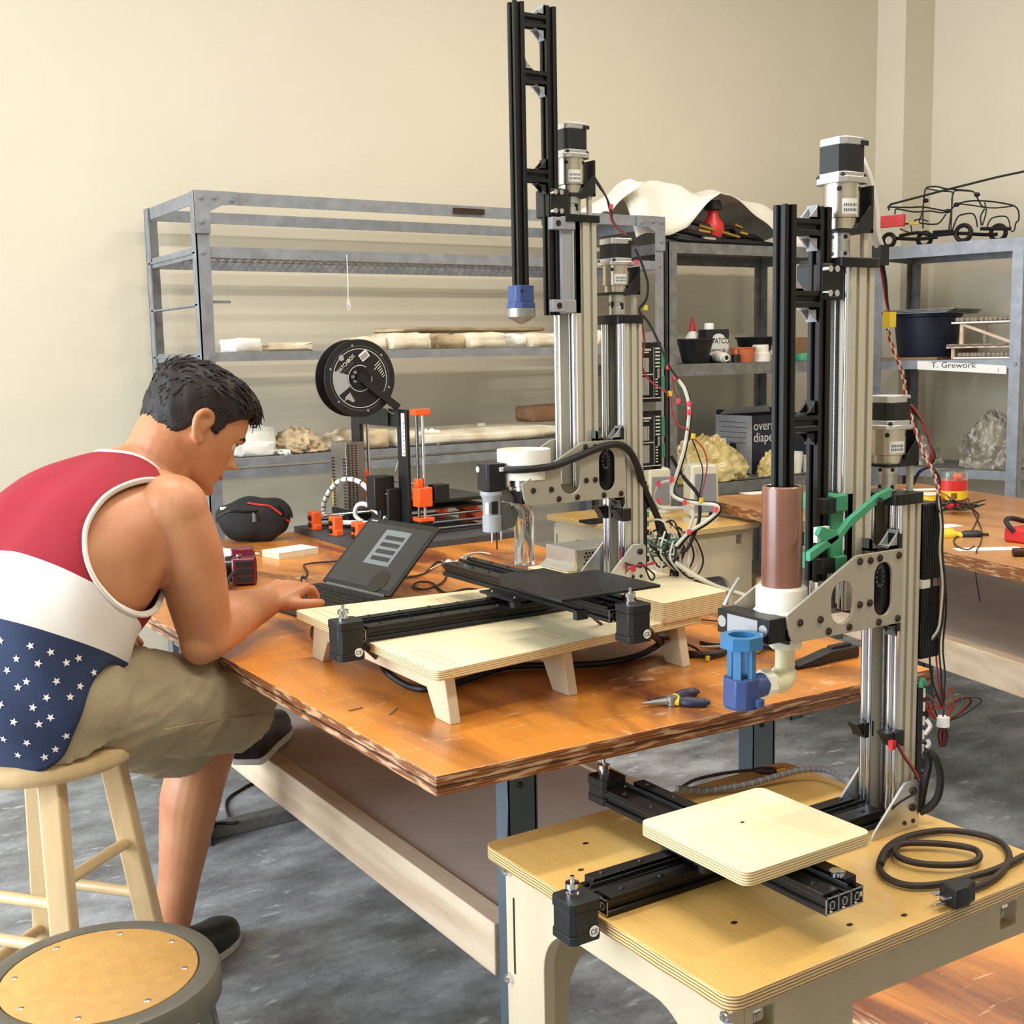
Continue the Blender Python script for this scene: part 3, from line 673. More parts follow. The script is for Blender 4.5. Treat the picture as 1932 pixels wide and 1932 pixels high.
def gear_motor(t, X, Y, z0, z1, scale=1.0, label_txt=True, jaw=False, zc=None):
    """planetary geared stepper standing upright: coupler, gearbox, flange, motor, L-bracket"""
    H = z1-z0; zg = z0+H*.50; zf = z0+H*.57
    c = MB(); 
    if jaw:
        c.lathe([(0, zc), (.0125, zc), (.0125, zc+(z0-zc)*.4), (.0105, zc+(z0-zc)*.42), (.0105, zc+(z0-zc)*.55), (.0125, zc+(z0-zc)*.57), (.0125, z0-.004), (0, z0-.004)], (X, Y, 0), 20)
        o = c.build('jaw_coupler', ALUB, t)
        b = MB()
        for k in range(4):
            a = k*PI/2+.3; zz = zc+(z0-zc)*(.38 if k % 2 else .46); b.cb((X+.0117*math.cos(a), Y+.0117*math.sin(a), zz), (.004, .004, .011))
        b.build('jaw_insert', RUB, o)
    else:
        helix(c, (X, Y), zc, z0-.003, .0125); o = c.build('helical_coupler', ALUB, t)
        for zz in (zc+.006, z0-.009): MB().cyl((X-.004, Y-.0115, zz), (X-.004, Y-.0130, zz), .0028, n=10).cyl((X-.0115, Y+.002, zz), (X-.0130, Y+.002, zz), .0028, n=10).build('clamp_screw', BLKP, o)
    g = MB().lathe([(0, z0), (.0205, z0), (.0205, z0+H*.12), (.0235, z0+H*.13), (.0235, zg), (0, zg)], (X, Y, 0), 32).build('gearbox', SILV, t)
    for a in (-2.5, -1.1, .4): MB().cyl((X+.0225*math.cos(a), Y+.0225*math.sin(a), zg-.007), (X+.0242*math.cos(a), Y+.0242*math.sin(a), zg-.007), .0032, n=10).build('socket_screw', BLKP, g)
    if label_txt:
        k = 12; a0 = -2.35
        b = MB().grid(lambda i, j: (X+.0238*math.cos(a0+i*.085), Y+.0238*math.sin(a0+i*.085), z0+H*.16+j*H*.17), k, 2); lb = b.build('sticker', LABEL, g)
        b = MB()
        for r_ in range(2):
            for i in range(1, 9): b.add([(X+.02395*math.cos(a0+i*.1+d), Y+.02395*math.sin(a0+i*.1+d), z0+H*(.19+.055*r_)+h) for d, h in ((0, 0), (.05, 0), (.05, .0035), (0, .0035))], [(0, 1, 2, 3)])
        b.build('sticker_print', BLKP, lb)
    f = MB().prism(chamfer_sq(X, Y, .052, .008), 'z', zg, zf).build('flange', ALUB, t, bev=.001)
    for dx in (-.02, .02):
        for dy in (-.02, .02): bolt(f, (X+dx, Y+dy, zf), (0, 0, 1), .0035, .003, BLKP)
    MB().prism(chamfer_sq(X, Y, .046, .007), 'z', zf, zf+.006).build('motor_front_cap', ALUB, t, bev=.0008)
    MB().prism(chamfer_sq(X, Y, .0455, .007), 'z', zf+.006, z1-.010).build('motor_stack', BLKP, t)
    e = MB().prism(chamfer_sq(X, Y, .046, .007), 'z', z1-.010, z1).build('motor_end_cap', ALUB, t, bev=.0012)
    MB().box(X+.010, X+.022, Y-.0245, Y-.0228, z1-.010, z1-.004).build('cable_port', BLKP, e)
    b = MB().box(X-.026, X+.034, Y-.024, Y+.024, z0-.004, z0).box(X+.030, X+.034, Y-.024, Y+.024, z0-.004, zg-.002)
    b.prism([(X+.0, z0), (X+.030, z0), (X+.030, z0+.03)], 'y', Y-.024, Y-.021); b.prism([(X+.0, z0), (X+.030, z0), (X+.030, z0+.03)], 'y', Y+.021, Y+.024)
    b.build('motor_bracket', BLKP, t)
    for yy in (Y-.016, Y+.016): MB().bar((X+.026, yy, zc-.004), (X+.026, yy, z0-.003), .007, .007).build('standoff', ALU, t)
def small_motor(t, X, Y, z1, s=.042, h=.060, yf=-1):
    """square stepper hanging from its rail end, pulley on top; front face towards yf*Y"""
    n = 0
    mo = MB().prism(chamfer_sq(X, Y, s, .005), 'z', z1-h, z1-h+.010).prism(chamfer_sq(X, Y, s*.97, .006), 'z', z1-h+.010, z1-.012).prism(chamfer_sq(X, Y, s, .005), 'z', z1-.012, z1).build('rail_motor', BLKP, t, bev=.0008)
    cx, cz, y = X+s*.22, z1-h+.012, Y-s/2*1.0
    MB().cyl((cx, y-.0002, cz), (cx, y-.0008, cz), .0068, n=20).build('mark_disc', WHITE, mo)
    text('ce_mark', 'CE', .0085, (cx-.0055, y-.0010, cz-.003), (1, 0, 0), (0, 0, 1), BLKP, mo)
    MB().lathe([(0, z1), (.0085, z1), (.0085, z1+.003), (.006, z1+.004), (.006, z1+.008), (.0085, z1+.009), (.0085, z1+.015), (.0025, z1+.0155), (.0025, z1+.023), (0, z1+.023)], (X-.002, Y+.004, 0), 20).build('pulley', CHROME, mo)
    return mo
def rail(t, axis, a0, a1, c, w, z0, name, endface=None):
    """belt rail: slotted 60 x 20 base, two top strips, a belt and button head screws"""
    h = .020; z1 = z0+h
    prof = off(slotp(w, h), 0, z0+h/2)
    def P(b, poly, e0, e1, m=0):
        if axis == 'x': b.prism([(c+u, z) for u, z in poly], 'x', e0, e1, m)
        else: b.prism([(c+u, z) for u, z in poly], 'y', e0, e1, m)
    b = MB(); P(b, prof, a0, a1); o = b.build(name, BLACK, t)
    def strip(nm, u0, u1, h0, h1, e0, e1, mt):
        b = MB()
        if axis == 'x': b.box(e0, e1, c+u0, c+u1, z1+h0, z1+h1)
        else: b.box(c+u0, c+u1, e0, e1, z1+h0, z1+h1)
        return b.build(nm, mt, o, bev=.0006)
    strip('top_strip', -w/2, -w*.10, 0, .004, a0+.004, a1-.004, BLACK); strip('top_strip', w*.20, w/2, 0, .009, a0+.01, a1-.01, BLACK)
    strip('belt', w*.06, w*.09, .002, .008, a0, a1, RUB)
    n = max(2, int((a1-a0)/.055))
    for i in range(n):
        a = a0+.03+(a1-a0-.06)*i/(n-1)
        for u, zz in ((-w*.3, .004), (w*.35, .009)):
            p = (a, c+u, z1+zz) if axis == 'x' else (c+u, a, z1+zz)
            bolt(o, p, (0, 0, 1), .0042, .0016, BLKP, 'button_screw')
    if endface is not None:   # bright cut end with its webs
        b = MB(); s = -1 if endface == a0 else 1
        f0, f1 = endface, endface+s*.0006
        def q(u0, u1, zz0, zz1):
            if axis == 'x': b.box(min(f0, f1), max(f0, f1), c+u0, c+u1, zz0, zz1)
            else: b.box(c+u0, c+u1, min(f0, f1), max(f0, f1), zz0, zz1)
        q(-w/2, w/2, z0, z0+.0015); q(-w/2, w/2, z1-.0015, z1); q(-w/2, -w/2+.0015, z0, z1); q(w/2-.0015, w/2, z0, z1)
        for k in range(3):
            u = -w/2+w*(k+.5)/3; q(u-.004, u-.0025, z0+.005, z1-.005); q(u+.0025, u+.004, z0+.005, z1-.005); q(u-.004, u+.004, z0+.005, z0+.0065); q(u-.004, u+.004, z1-.0065, z1-.005)
            if k: u -= w/6; q(u-.0008, u+.0008, z0, z1)
        b.build('cut_end', ALUB, o)
    return o
PB = [(-.244, .037), (-.240, .012), (-.236, .004), (-.229, 0), (-.032, -.001), (-.030, .002), (-.030, .097), (-.032, .099), (-.121, .099)]
BH = [(-.222, .025), (-.186, .024), (-.171, .007), (-.133, .007), (-.114, .034), (-.095, .034), (-.077, .006), (-.040, .006), (-.115, .091), (-.095, .090), (-.077, .091), (-.040, .091)]
def stadium(cx, cz, hw, hh, n=8):
    pts = []
    for i in range(n+1): a = PI*i/n; pts.append((cx+hw*math.cos(a), cz+hh-hw+hw*math.sin(a)))
    for i in range(n+1): a = PI+PI*i/n; pts.append((cx+hw*math.cos(a), cz-hh+hw+hw*math.sin(a)))
    return pts
def corner_bracket(t, x, y, z, s=.018, dx=1, dz=1, mt=None, wy=.018):
    """cast corner bracket in the XZ plane: two feet and a hollow web"""
    b = MB()
    b.box(min(x, x+dx*s), max(x, x+dx*s), y-wy/2, y+wy/2, min(z, z+dz*.003), max(z, z+dz*.003))
    b.box(min(x, x+dx*.003), max(x, x+dx*.003), y-wy/2, y+wy/2, min(z, z+dz*s), max(z, z+dz*s))
    for yy in (y-wy/2, y+wy/2-.003): b.prism([(x, z), (x+dx*s, z), (x, z+dz*s)], 'y', yy, yy+.003)
    return b.build('corner_bracket', mt or GREYP, t)
def tower(t, ox, oy, oz, zc, ptop, lbar0, rbar0, clamp, cm, jaw, nutw):
    U = lambda u: ox+u; W = lambda w: oz+w; Y = lambda v: oy+v
    # fixed Z column
    col = MB().prism([(ox+a, oy+b) for a, b in cbeam(-.017, .018, -.033, .033)], 'z', oz+.002, W(.452)).build('z_column', ALU, t)
    for v in (-.028, -.017, .017, .028): MB().cyl((U(-.0195), Y(v), W(.004)), (U(-.0195), Y(v), W(.452)), .0042, n=12).build('guide_rod', CHROME, col)
    MB().cyl((U(-.010), Y(0), W(.004)), (U(-.010), Y(0), W(.468)), .004, n=12).build('leadscrew', SCREW, col)
    MB().box(U(-.003), U(.022), Y(-.036), Y(-.012), oz+.0, W(.014)).build('foot_block', BLKP, t)
    tp = MB().prism(rrect(U(-.036), U(.021), Y(-.037), Y(.037), .006, 3), 'z', W(.452), W(.467)).build('top_plate', BLACK, t, bev=.001)
    for u in (-.030, -.018): MB().cyl((U(u), Y(-.037), W(.460)), (U(u), Y(-.0375), W(.460)), .0032, n=12).build('plate_hole', BRONZ, tp)
    gear_motor(t, U(-.012), Y(0), W(.506), W(.597), jaw=jaw, zc=W(.468))
    for v, s in ((-.0375, -1), (.0375, 1)):
        y0, y1 = (Y(v-.004), Y(v)) if s < 0 else (Y(v), Y(v+.004))
        p = MB().prism([(U(-.078), oz), (U(.018), oz), (U(.018), W(.062)), (U(.012), W(.068)), (U(-.012), W(.068)), (U(-.072), W(.010))], 'y', y0, y1).build('foot_gusset', ALUB, t, bev=.0006)
        for u, w in ((.004, .054), (.004, .030)): bolt(p, (U(u), y0 if s < 0 else y1, W(w)), (0, s, 0), .006, .003, BRONZ)
        for u, w in ((-.012, .011), (.006, .010)): bolt(p, (U(u), y0 if s < 0 else y1, W(w)), (0, s, 0), .0035, .0015, BRONZ)
    # limit stops on the rods
    for v in (-.026, .026):
        k = .13 if oz < .7 else .12
        MB().box(U(-.030), U(-.012), Y(v-.012), Y(v+.012), W(k-.010), W(k+.012)).prism([(U(-.044), W(k+.012)), (U(-.030), W(k+.012)), (U(-.030), W(k-.008))], 'y', Y(v-.010), Y(v+.010)).build('limit_switch', BLKP, t, bev=.001)
    # carriage: two plates with windows, bearing block, corner brackets
    zb = W(zc)
    for v, s in ((-.041, -1), (.047, 1)):
        y0, y1 = (Y(v-.004), Y(v)) if s < 0 else (Y(v), Y(v+.004))
        p = MB().prism([(U(a), zb+b) for a, b in PB], 'y', y0, y1, holes=[[(U(0)+a, zb+b) for a, b in stadium(-.146, .041, .0205, .028)], [(U(0)+a, zb+b) for a, b in stadium(-.069, .049, .0175, .036)]]).build('carriage_plate', PLATE, t, bev=.0006)
        for u, w in BH: bolt(p, (U(u), y0 if s < 0 else y1, zb+w), (0, s, 0), .0052, .0022, BRONZ)
    cb = MB().box(U(-.062), U(-.026), Y(-.037), Y(.043), zb+.004, zb+.094).build('bearing_block', BLKP, t, bev=.002)
    for k in range(12):
        a = 2*PI*k/12; r_ = .010
        MB().cyl((U(-.066+r_*.7*math.cos(a)), Y(-.0372), zb+.064+r_*1.3*math.sin(a)), (U(-.066+r_*.7*math.cos(a)), Y(-.0366), zb+.064+r_*1.3*math.sin(a)), .0016, n=8).build('carriage_hole', GREYD, cb)
    corner_bracket(t, U(-.030), Y(-.028), zb+.100, .022, -1, 1); corner_bracket(t, U(-.085), Y(-.028), zb+.100, .016, 1, 1, GREYD)
    corner_bracket(t, U(-.030), Y(-.028), zb-.003, .018, -1, -1, GREYD); MB().box(U(-.034), U(-.028), Y(-.040), Y(-.015), zb-.014, zb+.118).build('carriage_back_plate', BLKP, t)
    # extruder column riding on the carriage
    x0, x1 = -.113, -.070
    c2 = MB().prism([(ox+a, oy+b) for a, b in cbeam(x0, x1, -.022, .044)], 'z', zb+.022, zb+.467).build('extruder_column', ALU, t)
    for v in (-.015, .038): MB().cyl((U(x0-.001), Y(v), zb+.022), (U(x0-.001), Y(v), zb+.467), .0040, n=12).build('guide_rod', CHROME, c2)
    MB().cyl((U(x0+.010), Y(.011), zb+.02), (U(x0+.010), Y(.011), zb+.482), .004, n=12).build('leadscrew', SCREW, c2)
    MB().prism(rrect(U(x0-.022), U(x1+.006), Y(-.027), Y(.049), .004, 3), 'z', zb+.465, zb+.477).build('column_top_plate', BLACK, t, bev=.001)
    gear_motor(t, U(-.098), Y(.011), zb+.514, zb+.628, jaw=jaw, zc=zb+.478)
    # plunger ladder
    prof = slotp(.02, .02)
    for nm, u, w0 in (('plunger_bar', -.212, lbar0), ('guide_bar', -.150, rbar0)):
        MB().prism([(U(u)+a, Y(-.003)+b) for a, b in prof], 'z', W(w0), W(ptop)).build(nm, BLACK, t)
    for k, d in enumerate((.026, .114, .269)):
        z = W(ptop-d)
        MB().prism([(Y(-.003)+a, z+b) for a, b in prof], 'x', U(-.202), U(-.160)).build('ladder_rung', BLACK, t)
        dz = (1, 1, 1)[k]
        corner_bracket(t, U(-.160), Y(-.001), z-.010, .018, -1, -1, GREYP if k < 2 else BLKP); corner_bracket(t, U(-.160 if k != 1 else -.202), Y(-.001), z+.010, .018, -1 if k != 1 else 1, 1, GREYP if k < 2 else BLKP)
    # nut carriage that pushes the ladder
    c0, c1 = clamp
    k = MB().box(U(-.158), U(-.120), Y(-.016), Y(.030), W(nutw-.012), W(nutw+.034)).build('nut_block', BLKP, t, bev=.003)
    for u in (-.155, -.143):
        for w in (nutw-.004, nutw+.026): MB().cyl((U(u), Y(-.016), W(w)), (U(u), Y(-.026), W(w)), .0042, n=12).build('cap_screw', CHROME, k)
    g = MB()
    g.box(U(-.140), U(-.116), Y(-.018), Y(.028), W(c0+.012), W(c1-.022)).box(U(-.142), U(-.114), Y(-.024), Y(.030), W(c0), W(c0+.022)).box(U(-.142), U(-.114), Y(-.024), Y(.030), W(c1-.034), W(c1-.012))
    kl = g.build('plunger_clamp', cm, t, bev=.002)
    MB().box(U(-.114), U(-.104), Y(-.022), Y(.030), W(c0), W(c1-.012)).build('clamp_backing', BLKP, kl)
    for w in (c0+.012, c1-.024):
        MB().box(U(-.163), U(-.139), Y(-.0265), Y(-.0132), W(w-.010), W(w+.010)).build('clamp_pad', BLKP if cm is GREEN else GREYP, kl, bev=.001)
        MB().cyl((U(-.151), Y(-.0264), W(w)), (U(-.151), Y(-.0275), W(w)), .005, n=12).build('clamp_screw', BLKP, kl)
def bed_axis(t, xc, y0, y1, z, mx, my, mz, mh=.036):
    """cross rail that carries the bed, on the X rail's wheel carriage"""
    o = rail(t, 'y', y0, y1, xc, .06, z, 'y_rail', y0)
    MB().lathe([(0, z+.029), (.009, z+.029), (.009, z+.034), (.0045, z+.0345), (0, z+.0345)], (xc+.012, y0+.022 if my > y0+.1 else y1-.02, 0), 20).build('belt_idler', CHROME, o)
    MB().box(xc-.045, xc+.045, y0+(y1-y0)*.36, y0+(y1-y0)*.36+.10, z+.030, z+.036).build('bed_carriage', BLKP, t, bev=.001)
    small_motor(t, mx, my, mz, .042, mh)
def wheels(t, x, y, z, s=.035):
    for dx in (-s, s):
        for dy in (-s, s):
            MB().cyl((x+dx, y+dy, z), (x+dx, y+dy, z+.012), .010, n=16).build('guide_wheel', BLKP, t)
            bolt(t, (x+dx, y+dy, z+.012), (0, 0, 1), .004, .003, CHROME, 'wheel_bolt')
# ---- front printer on the low birch table
FP = thing('clay_printer', 'clay 3D printer on the low birch table, brown clay tube and blue nozzle', 'clay printer', (1.1, 1.09, SZ))
tower(FP, 1.315, 1.093, SZ, .297, .836, .365, .361, (.371, .485), GREEN, False, .733)
rail(FP, 'x', .812, 1.292, 1.108, .06, SZ+.001, 'x_rail', .812)
small_motor(FP, .776, 1.092, .643, .044, .050)
wheels(FP, .995, 1.108, SZ+.022); MB().box(.945, 1.045, 1.06, 1.158, .6445, .6475).build('cross_carriage', BLKP, FP)
bed_axis(FP, .995, .882, 1.285, .648, .985, 1.307, .682)
bd = MB().prism(rrect(.886, 1.09, .925, 1.112, .012), 'z', .685, .7015).build('bed_board', PLYL, FP, bev=.001)
MB().prism(circ(.985, 1.035, .003, 10, .002), 'z', .7016, .702).build('screw_hole', BRONZ, bd)
# clay tube and what hangs under it
tx, ty = 1.103, 1.09; W = lambda w: SZ+w
MB().lathe([(.0235, W(.352)), (.0255, W(.352)), (.0255, W(.488)), (.0235, W(.490)), (.0215, W(.489)), (.0215, W(.36)), (0, W(.36))], (tx, ty, 0), 40).build('clay_tube', CLAY, FP)
MB().lathe([(0, W(.322)), (.036, W(.322)), (.036, W(.330)), (.0325, W(.333)), (.0325, W(.360)), (.0285, W(.362)), (0, W(.361))], (tx, ty, 0), 16, sm=False).build('tube_cap', PVC, FP, bev=.001)
k = MB().box(1.044, 1.074, 1.052, 1.145, W(.300), W(.331)).build('cross_clamp', BLACK, FP, bev=.001)
for yy in (1.062, 1.136): MB().lathe([(0, 0), (.0075, 0), (.0075, -.0006), (.0058, -.0006), (.0058, -.0004), (.003, -.0004), (.003, -.0008), (0, -.0008)], (1.044, yy, W(.3155)), 20, ax='x').build('clamp_screw', ALUB, k)
MB().box(1.0434, 1.044, 1.072, 1.126, W(.304), W(.327)).build('clamp_label', GREYP, k)
MB().box(1.074, 1.078, 1.05, 1.146, W(.296), W(.320)).box(1.075, 1.13, 1.05, 1.146, W(.300), W(.318)).build('holder_beam', BLACK, FP)
MB().tube([(1.05, 1.14, W(.333)), (1.075, 1.155, W(.345)), (1.10, 1.165, W(.36))], .0028, 8).build('brace_rod', ALUB, FP)
MB().prism([(1.098+.022*math.cos(i*PI/3), 1.078+.022*math.sin(i*PI/3)) for i in range(6)], 'z', W(.284), W(.302)).build('pipe_nut', PVC, FP, bev=.002)
MB().tube([(1.098, 1.078, W(.288)), (1.098, 1.078, W(.262)), (1.096, 1.078, W(.250)), (1.088, 1.076, W(.243)), (1.070, 1.074, W(.242))], [.0125, .0125, .016, .016, .0135], 20, smooth=4).build('pipe_elbow', NYLON, FP)
MB().prism([(1.0745+.019*math.cos(i*PI/3+.3), W(.243)+.019*math.sin(i*PI/3+.3)) for i in range(6)], 'x', 1.055, 1.069, X=M4.Translation((0, 0, 0))) if 0 else None
b = MB(); b.prism([(1.074+.019*math.cos(i*PI/3+.3), W(.244)+.019*math.sin(i*PI/3+.3)) for i in range(6)], 'x', 1.052, 1.068); b.build('pipe_nut', PVC, FP, bev=.002)
bx, by = 1.012, 1.066
b = MB(); b.prism(chamfer_sq(bx, by, .040, .009), 'z', W(.226), W(.262)); b.cyl((bx, by+.004, W(.244)), (1.055, 1.073, W(.244)), .0155, n=20); b.box(bx+.002, bx+.012, by-.028, by-.018, W(.228), W(.238)).prism(circ(bx, by, .021, 24), 'z', W(.224), W(.226))
nb = b.build('nozzle_body', BLUED, FP, bev=.001)
b = MB()
for a in (.3, 2.0, 3.6, 5.0): b.bar((bx+.014*math.cos(a), by+.014*math.sin(a), W(.262)), (bx+.014*math.cos(a), by+.014*math.sin(a), W(.303)), .010, .006, (math.cos(a), math.sin(a), 0))
b.prism(chamfer_sq(bx, by, .050, .014), 'z', W(.300), W(.315), holes=[circ(bx, by, .0165, 20)]); b.build('motor_cage', BLUEL, nb)
MB().prism(circ(bx, by, .008, 12), 'z', W(.262), W(.263)).build('shaft_hole', BRONZ, nb)
# green strut from the tube to the column
b = MB(); y_ = 1.045
pp = [(1.098, W(.405)), (1.128, W(.418)), (1.150, W(.424)), (1.168, W(.440)), (1.222, W(.468)), (1.246, W(.474))]
b.prism([(p[0], p[1]-.005) for p in pp]+[(p[0], p[1]+.0065) for p in pp[::-1]], 'y', y_-.008, y_); b.prism([(1.112, W(.432)), (1.135, W(.417)), (1.15, W(.424)), (1.145, W(.434)), (1.118, W(.442))], 'y', y_-.008, y_)
st = b.build('tube_strut', GREEN, FP, bev=.001)
bolt(st, (1.222, y_-.008, W(.465)), (0, -1, 0), .0055, .003, BLKP)
MB().box(1.116, 1.138, y_-.002, y_+.004, W(.421), W(.440)).build('foam_pad', PVC, st)
# drivers and board behind the column
for w0, w1 in ((.345, .45), (.235, .335)):
    o = MB().box(1.336, 1.372, 1.058, 1.122, W(w0), W(w1)).build('stepper_driver', BLKS, FP, bev=.001)
    b = MB()
    for i in range(10): b.box(1.337+i*.0035, 1.339+i*.0035, 1.0555, 1.058, W(w0+.001), W(w1-.001))
    b.build('heatsink_fins', BLKP, o)
MB().box(1.334, 1.35, 1.056, 1.12, W(.334), W(.346)).build('wire_clump', WIREW, FP)
o = MB().box(1.334, 1.344, 1.058, 1.118, W(.04), W(.20)).build('controller_board', BLKS, FP)
for i in range(7): MB().box(1.344, 1.349, 1.058, 1.066, W(.06+i*.020), W(.072+i*.020)).build('pin_socket', LABEL if i > 1 else BLKP, o)
MB().tube([(1.337, 1.057, W(.196)), (1.340, 1.057, W(.206)), (1.345, 1.057, W(.198))], .004, 8, smooth=4).build('green_strap', GREEN, o)
for w0 in (.075, .10, .148): MB().box(1.346, 1.362, 1.062, 1.074, W(w0), W(w0+.014)).build('plug', BLKP, o)
# ---- rear printer on its birch platform
LB, PZ = .868, .835
RP = thing('clay_printer', 'taller clay 3D printer on a white birch platform on the big table, blue plunger tip', 'clay printer', (1.1, 1.69, TZ))
tower(RP, 1.315, 1.688, LB, .155, .961, .50, .467, (.470, .640), GREYP, True, .640)
pl = [(.788, 1.436), (1.325, 1.492), (1.42, 1.50), (1.42, 1.885), (1.325, 1.893), (.792, 1.952)]
def rcorn(poly, r=.012, n=4):
    out = []
    for i, p in enumerate(poly):
        p = V((*p, 0)); a = (V((*poly[i-1], 0))-p).normalized(); c = (V((*poly[(i+1) % len(poly)], 0))-p).normalized()
        for k in range(n+1):
            f = k/n; q = p+a*r*(1-f)**2+c*r*f**2; out.append((q.x, q.y))
    return out
MB().prism(rcorn([(.788, 1.436), (1.325, 1.492), (1.325, 1.893), (.792, 1.952)]), 'z', PZ-.0145, PZ).build('platform', PLYL, RP, bev=.0008)
MB().prism(rcorn([(1.232, 1.478), (1.384, 1.492), (1.412, 1.73), (1.412, 1.90), (1.245, 1.90)], .008), 'z', PZ, LB).build('tower_block', PLYL, RP, bev=.0008)
for X, e in ((.815, 0), (1.035, .02), (1.285, .045)):
    ya, yb = 1.452+e, 1.934-e*.9; z = PZ-.0145; h = .030
    p = [(ya+.012, z), (ya-.004, TZ+.0), (ya+.040, TZ), (ya+.065, z-h), (yb-.065, z-h), (yb-.040, TZ), (yb+.004, TZ), (yb-.012, z)]
    MB().prism(p, 'x', X, X+.0175).build('leg_frame', PLYP if 0 else PANEL, RP, bev=.0015)
for x0, x1, y0, y1 in ((.815, .833, 1.46, 1.56), (1.035, 1.052, 1.50, 1.57), (.815, .833, 1.83, 1.93), (1.035, 1.052, 1.80, 1.88)):
    b = MB(); w_ = .0006
    b.box(x0, x0+w_, y0, y1, PZ, PZ+.0002).box(x1-w_, x1, y0, y1, PZ, PZ+.0002).box(x0, x1, y0, y0+w_, PZ, PZ+.0002).box(x0, x1, y1-w_, y1, PZ, PZ+.0002); b.build('tenon_outline', CARDB, RP)
rail(RP, 'x', .785, 1.225, 1.682, .06, PZ+.0005, 'x_rail', .785)
small_motor(RP, .752, 1.652, .876, .044, .060)
wheels(RP, 1.09, 1.682, PZ+.022); MB().box(1.04, 1.14, 1.63, 1.735, .869, .873).build('cross_carriage', BLKP, RP)
bed_axis(RP, 1.092, 1.40, 1.90, .873, 1.085, 1.372, .905, .056)
b = MB().prism(rrect(.968, 1.153, 1.388, 1.556, .004, 2), 'z', .918, .9215); bp = b.build('bed_plate', BLACK, RP)
q = random.Random(5); b = MB()
for i in range(70):
    x, y = (q.uniform(.99, 1.13), q.choice((1.405, 1.41, 1.53, 1.537)) if i < 45 else q.uniform(1.42, 1.52)); b.prism(circ(x, y, .0016, 6), 'z', .9216, .9219)
b.build('bed_holes', BLKS, bp, kind='stuff')
MB().box(1.0, 1.10, 1.44, 1.60, .909, .917).build('bed_riser', BLKP, RP)
MB().box(1.0, 1.02, 1.395, 1.405, .886, .900).build('end_stop', BLKP, RP)
# blue plunger tip
bx, by = 1.103, 1.685; W = lambda w: LB+w
o = MB().prism(chamfer_sq(bx, by, .036, .006), 'z', W(.487), W(.515)).prism(chamfer_sq(bx, by, .042, .010), 'z', W(.478), W(.487)).build('plunger_socket', BLUED, RP, bev=.001)
MB().lathe([(0, W(.452)), (.006, W(.454)), (.0235, W(.464)), (.0235, W(.478)), (0, W(.478))], (bx, by, 0), 28).build('plunger_tip', PSU, o)
bolt(o, (bx-.010, by-.018, W(.506)), (0, -1, 0), .003, .002, BLKP)
# ribbed cap, coupling and auger
b = MB(); n = 72; pr_ = []
for i in range(n):
    a = 2*PI*i/n; r_ = .0450 if i % 2 else .0438; pr_.append((bx+r_*math.cos(a), by+r_*math.sin(a)))
MB().prism(pr_, 'z', W(.197), W(.246), holes=[circ(bx, by, .0420, 40)]).prism(circ(bx, by, .0420, 40), 'z', W(.197), W(.225)).build('ribbed_cap', PVC, RP)
MB().lathe([(0, W(.180)), (.027, W(.178)), (.027, W(.184)), (.030, W(.185)), (.030, W(.197)), (0, W(.197))], (bx, by, 0), 32).build('metal_collar', SILV, RP)
MB().box(1.074, 1.135, 1.65, 1.722, W(.158), W(.178)).build('holder_beam', BLACK, RP, bev=.001)
mx_, my_ = 1.040, 1.688
mo = MB().prism(chamfer_sq(mx_, my_, .037, .004), 'z', W(.182), W(.226)).build('auger_motor', BLKP, RP, bev=.0008)
MB().cyl((mx_-.0186, my_+.012, W(.216)), (mx_-.0190, my_+.012, W(.216)), .005, n=16).build('mark_disc', WHITE, mo)
MB().box(mx_+.004, mx_+.018, my_-.0225, my_-.0185, W(.213), W(.220)).build('cable_socket', LABEL, mo)
b = MB().lathe([(.019, W(.180)), (.020, W(.174)), (.016, W(.168)), (.015, W(.140)), (.0165, W(.139)), (.0165, W(.112)), (0, W(.112))], (mx_, my_, 0), 10, sm=False)
au = b.build('auger_body', GREYP, RP, bev=.001)
MB().box(mx_-.0145, mx_-.0125, my_-.012, my_-.003, W(.143), W(.162)).build('window_slot', WHITE, au); MB().box(mx_-.010, mx_+.002, my_-.0160, my_-.0145, W(.143), W(.164)).build('window_slot', BLKP, au)
for dx, l in ((-.006, .03), (.003, .05), (.012, .028)): MB().cyl((mx_+dx, my_-.008, W(.112)), (mx_+dx, my_-.008, W(.112-l*.6)), .0013, n=8).build('nozzle_pin', BLKP if l > .04 else CHROME, au)
b = MB(); b.prism([(mx_+.012, W(.155)), (mx_+.03, W(.158)), (mx_+.045, W(.140)), (mx_+.038, W(.118)), (mx_+.012, W(.114))], 'y', my_-.012, my_+.012); b.build('auger_throat', GREYD, au, bev=.002)
MB().tube([(mx_+.03, my_, W(.160)), (mx_+.05, my_, W(.156)), (mx_+.062, my_+.001, W(.140)), (mx_+.064, my_+.002, W(.12)), (mx_+.064, my_+.002, W(.05))], .017, 24, smooth=4).build('clear_hose', GLASS, RP)
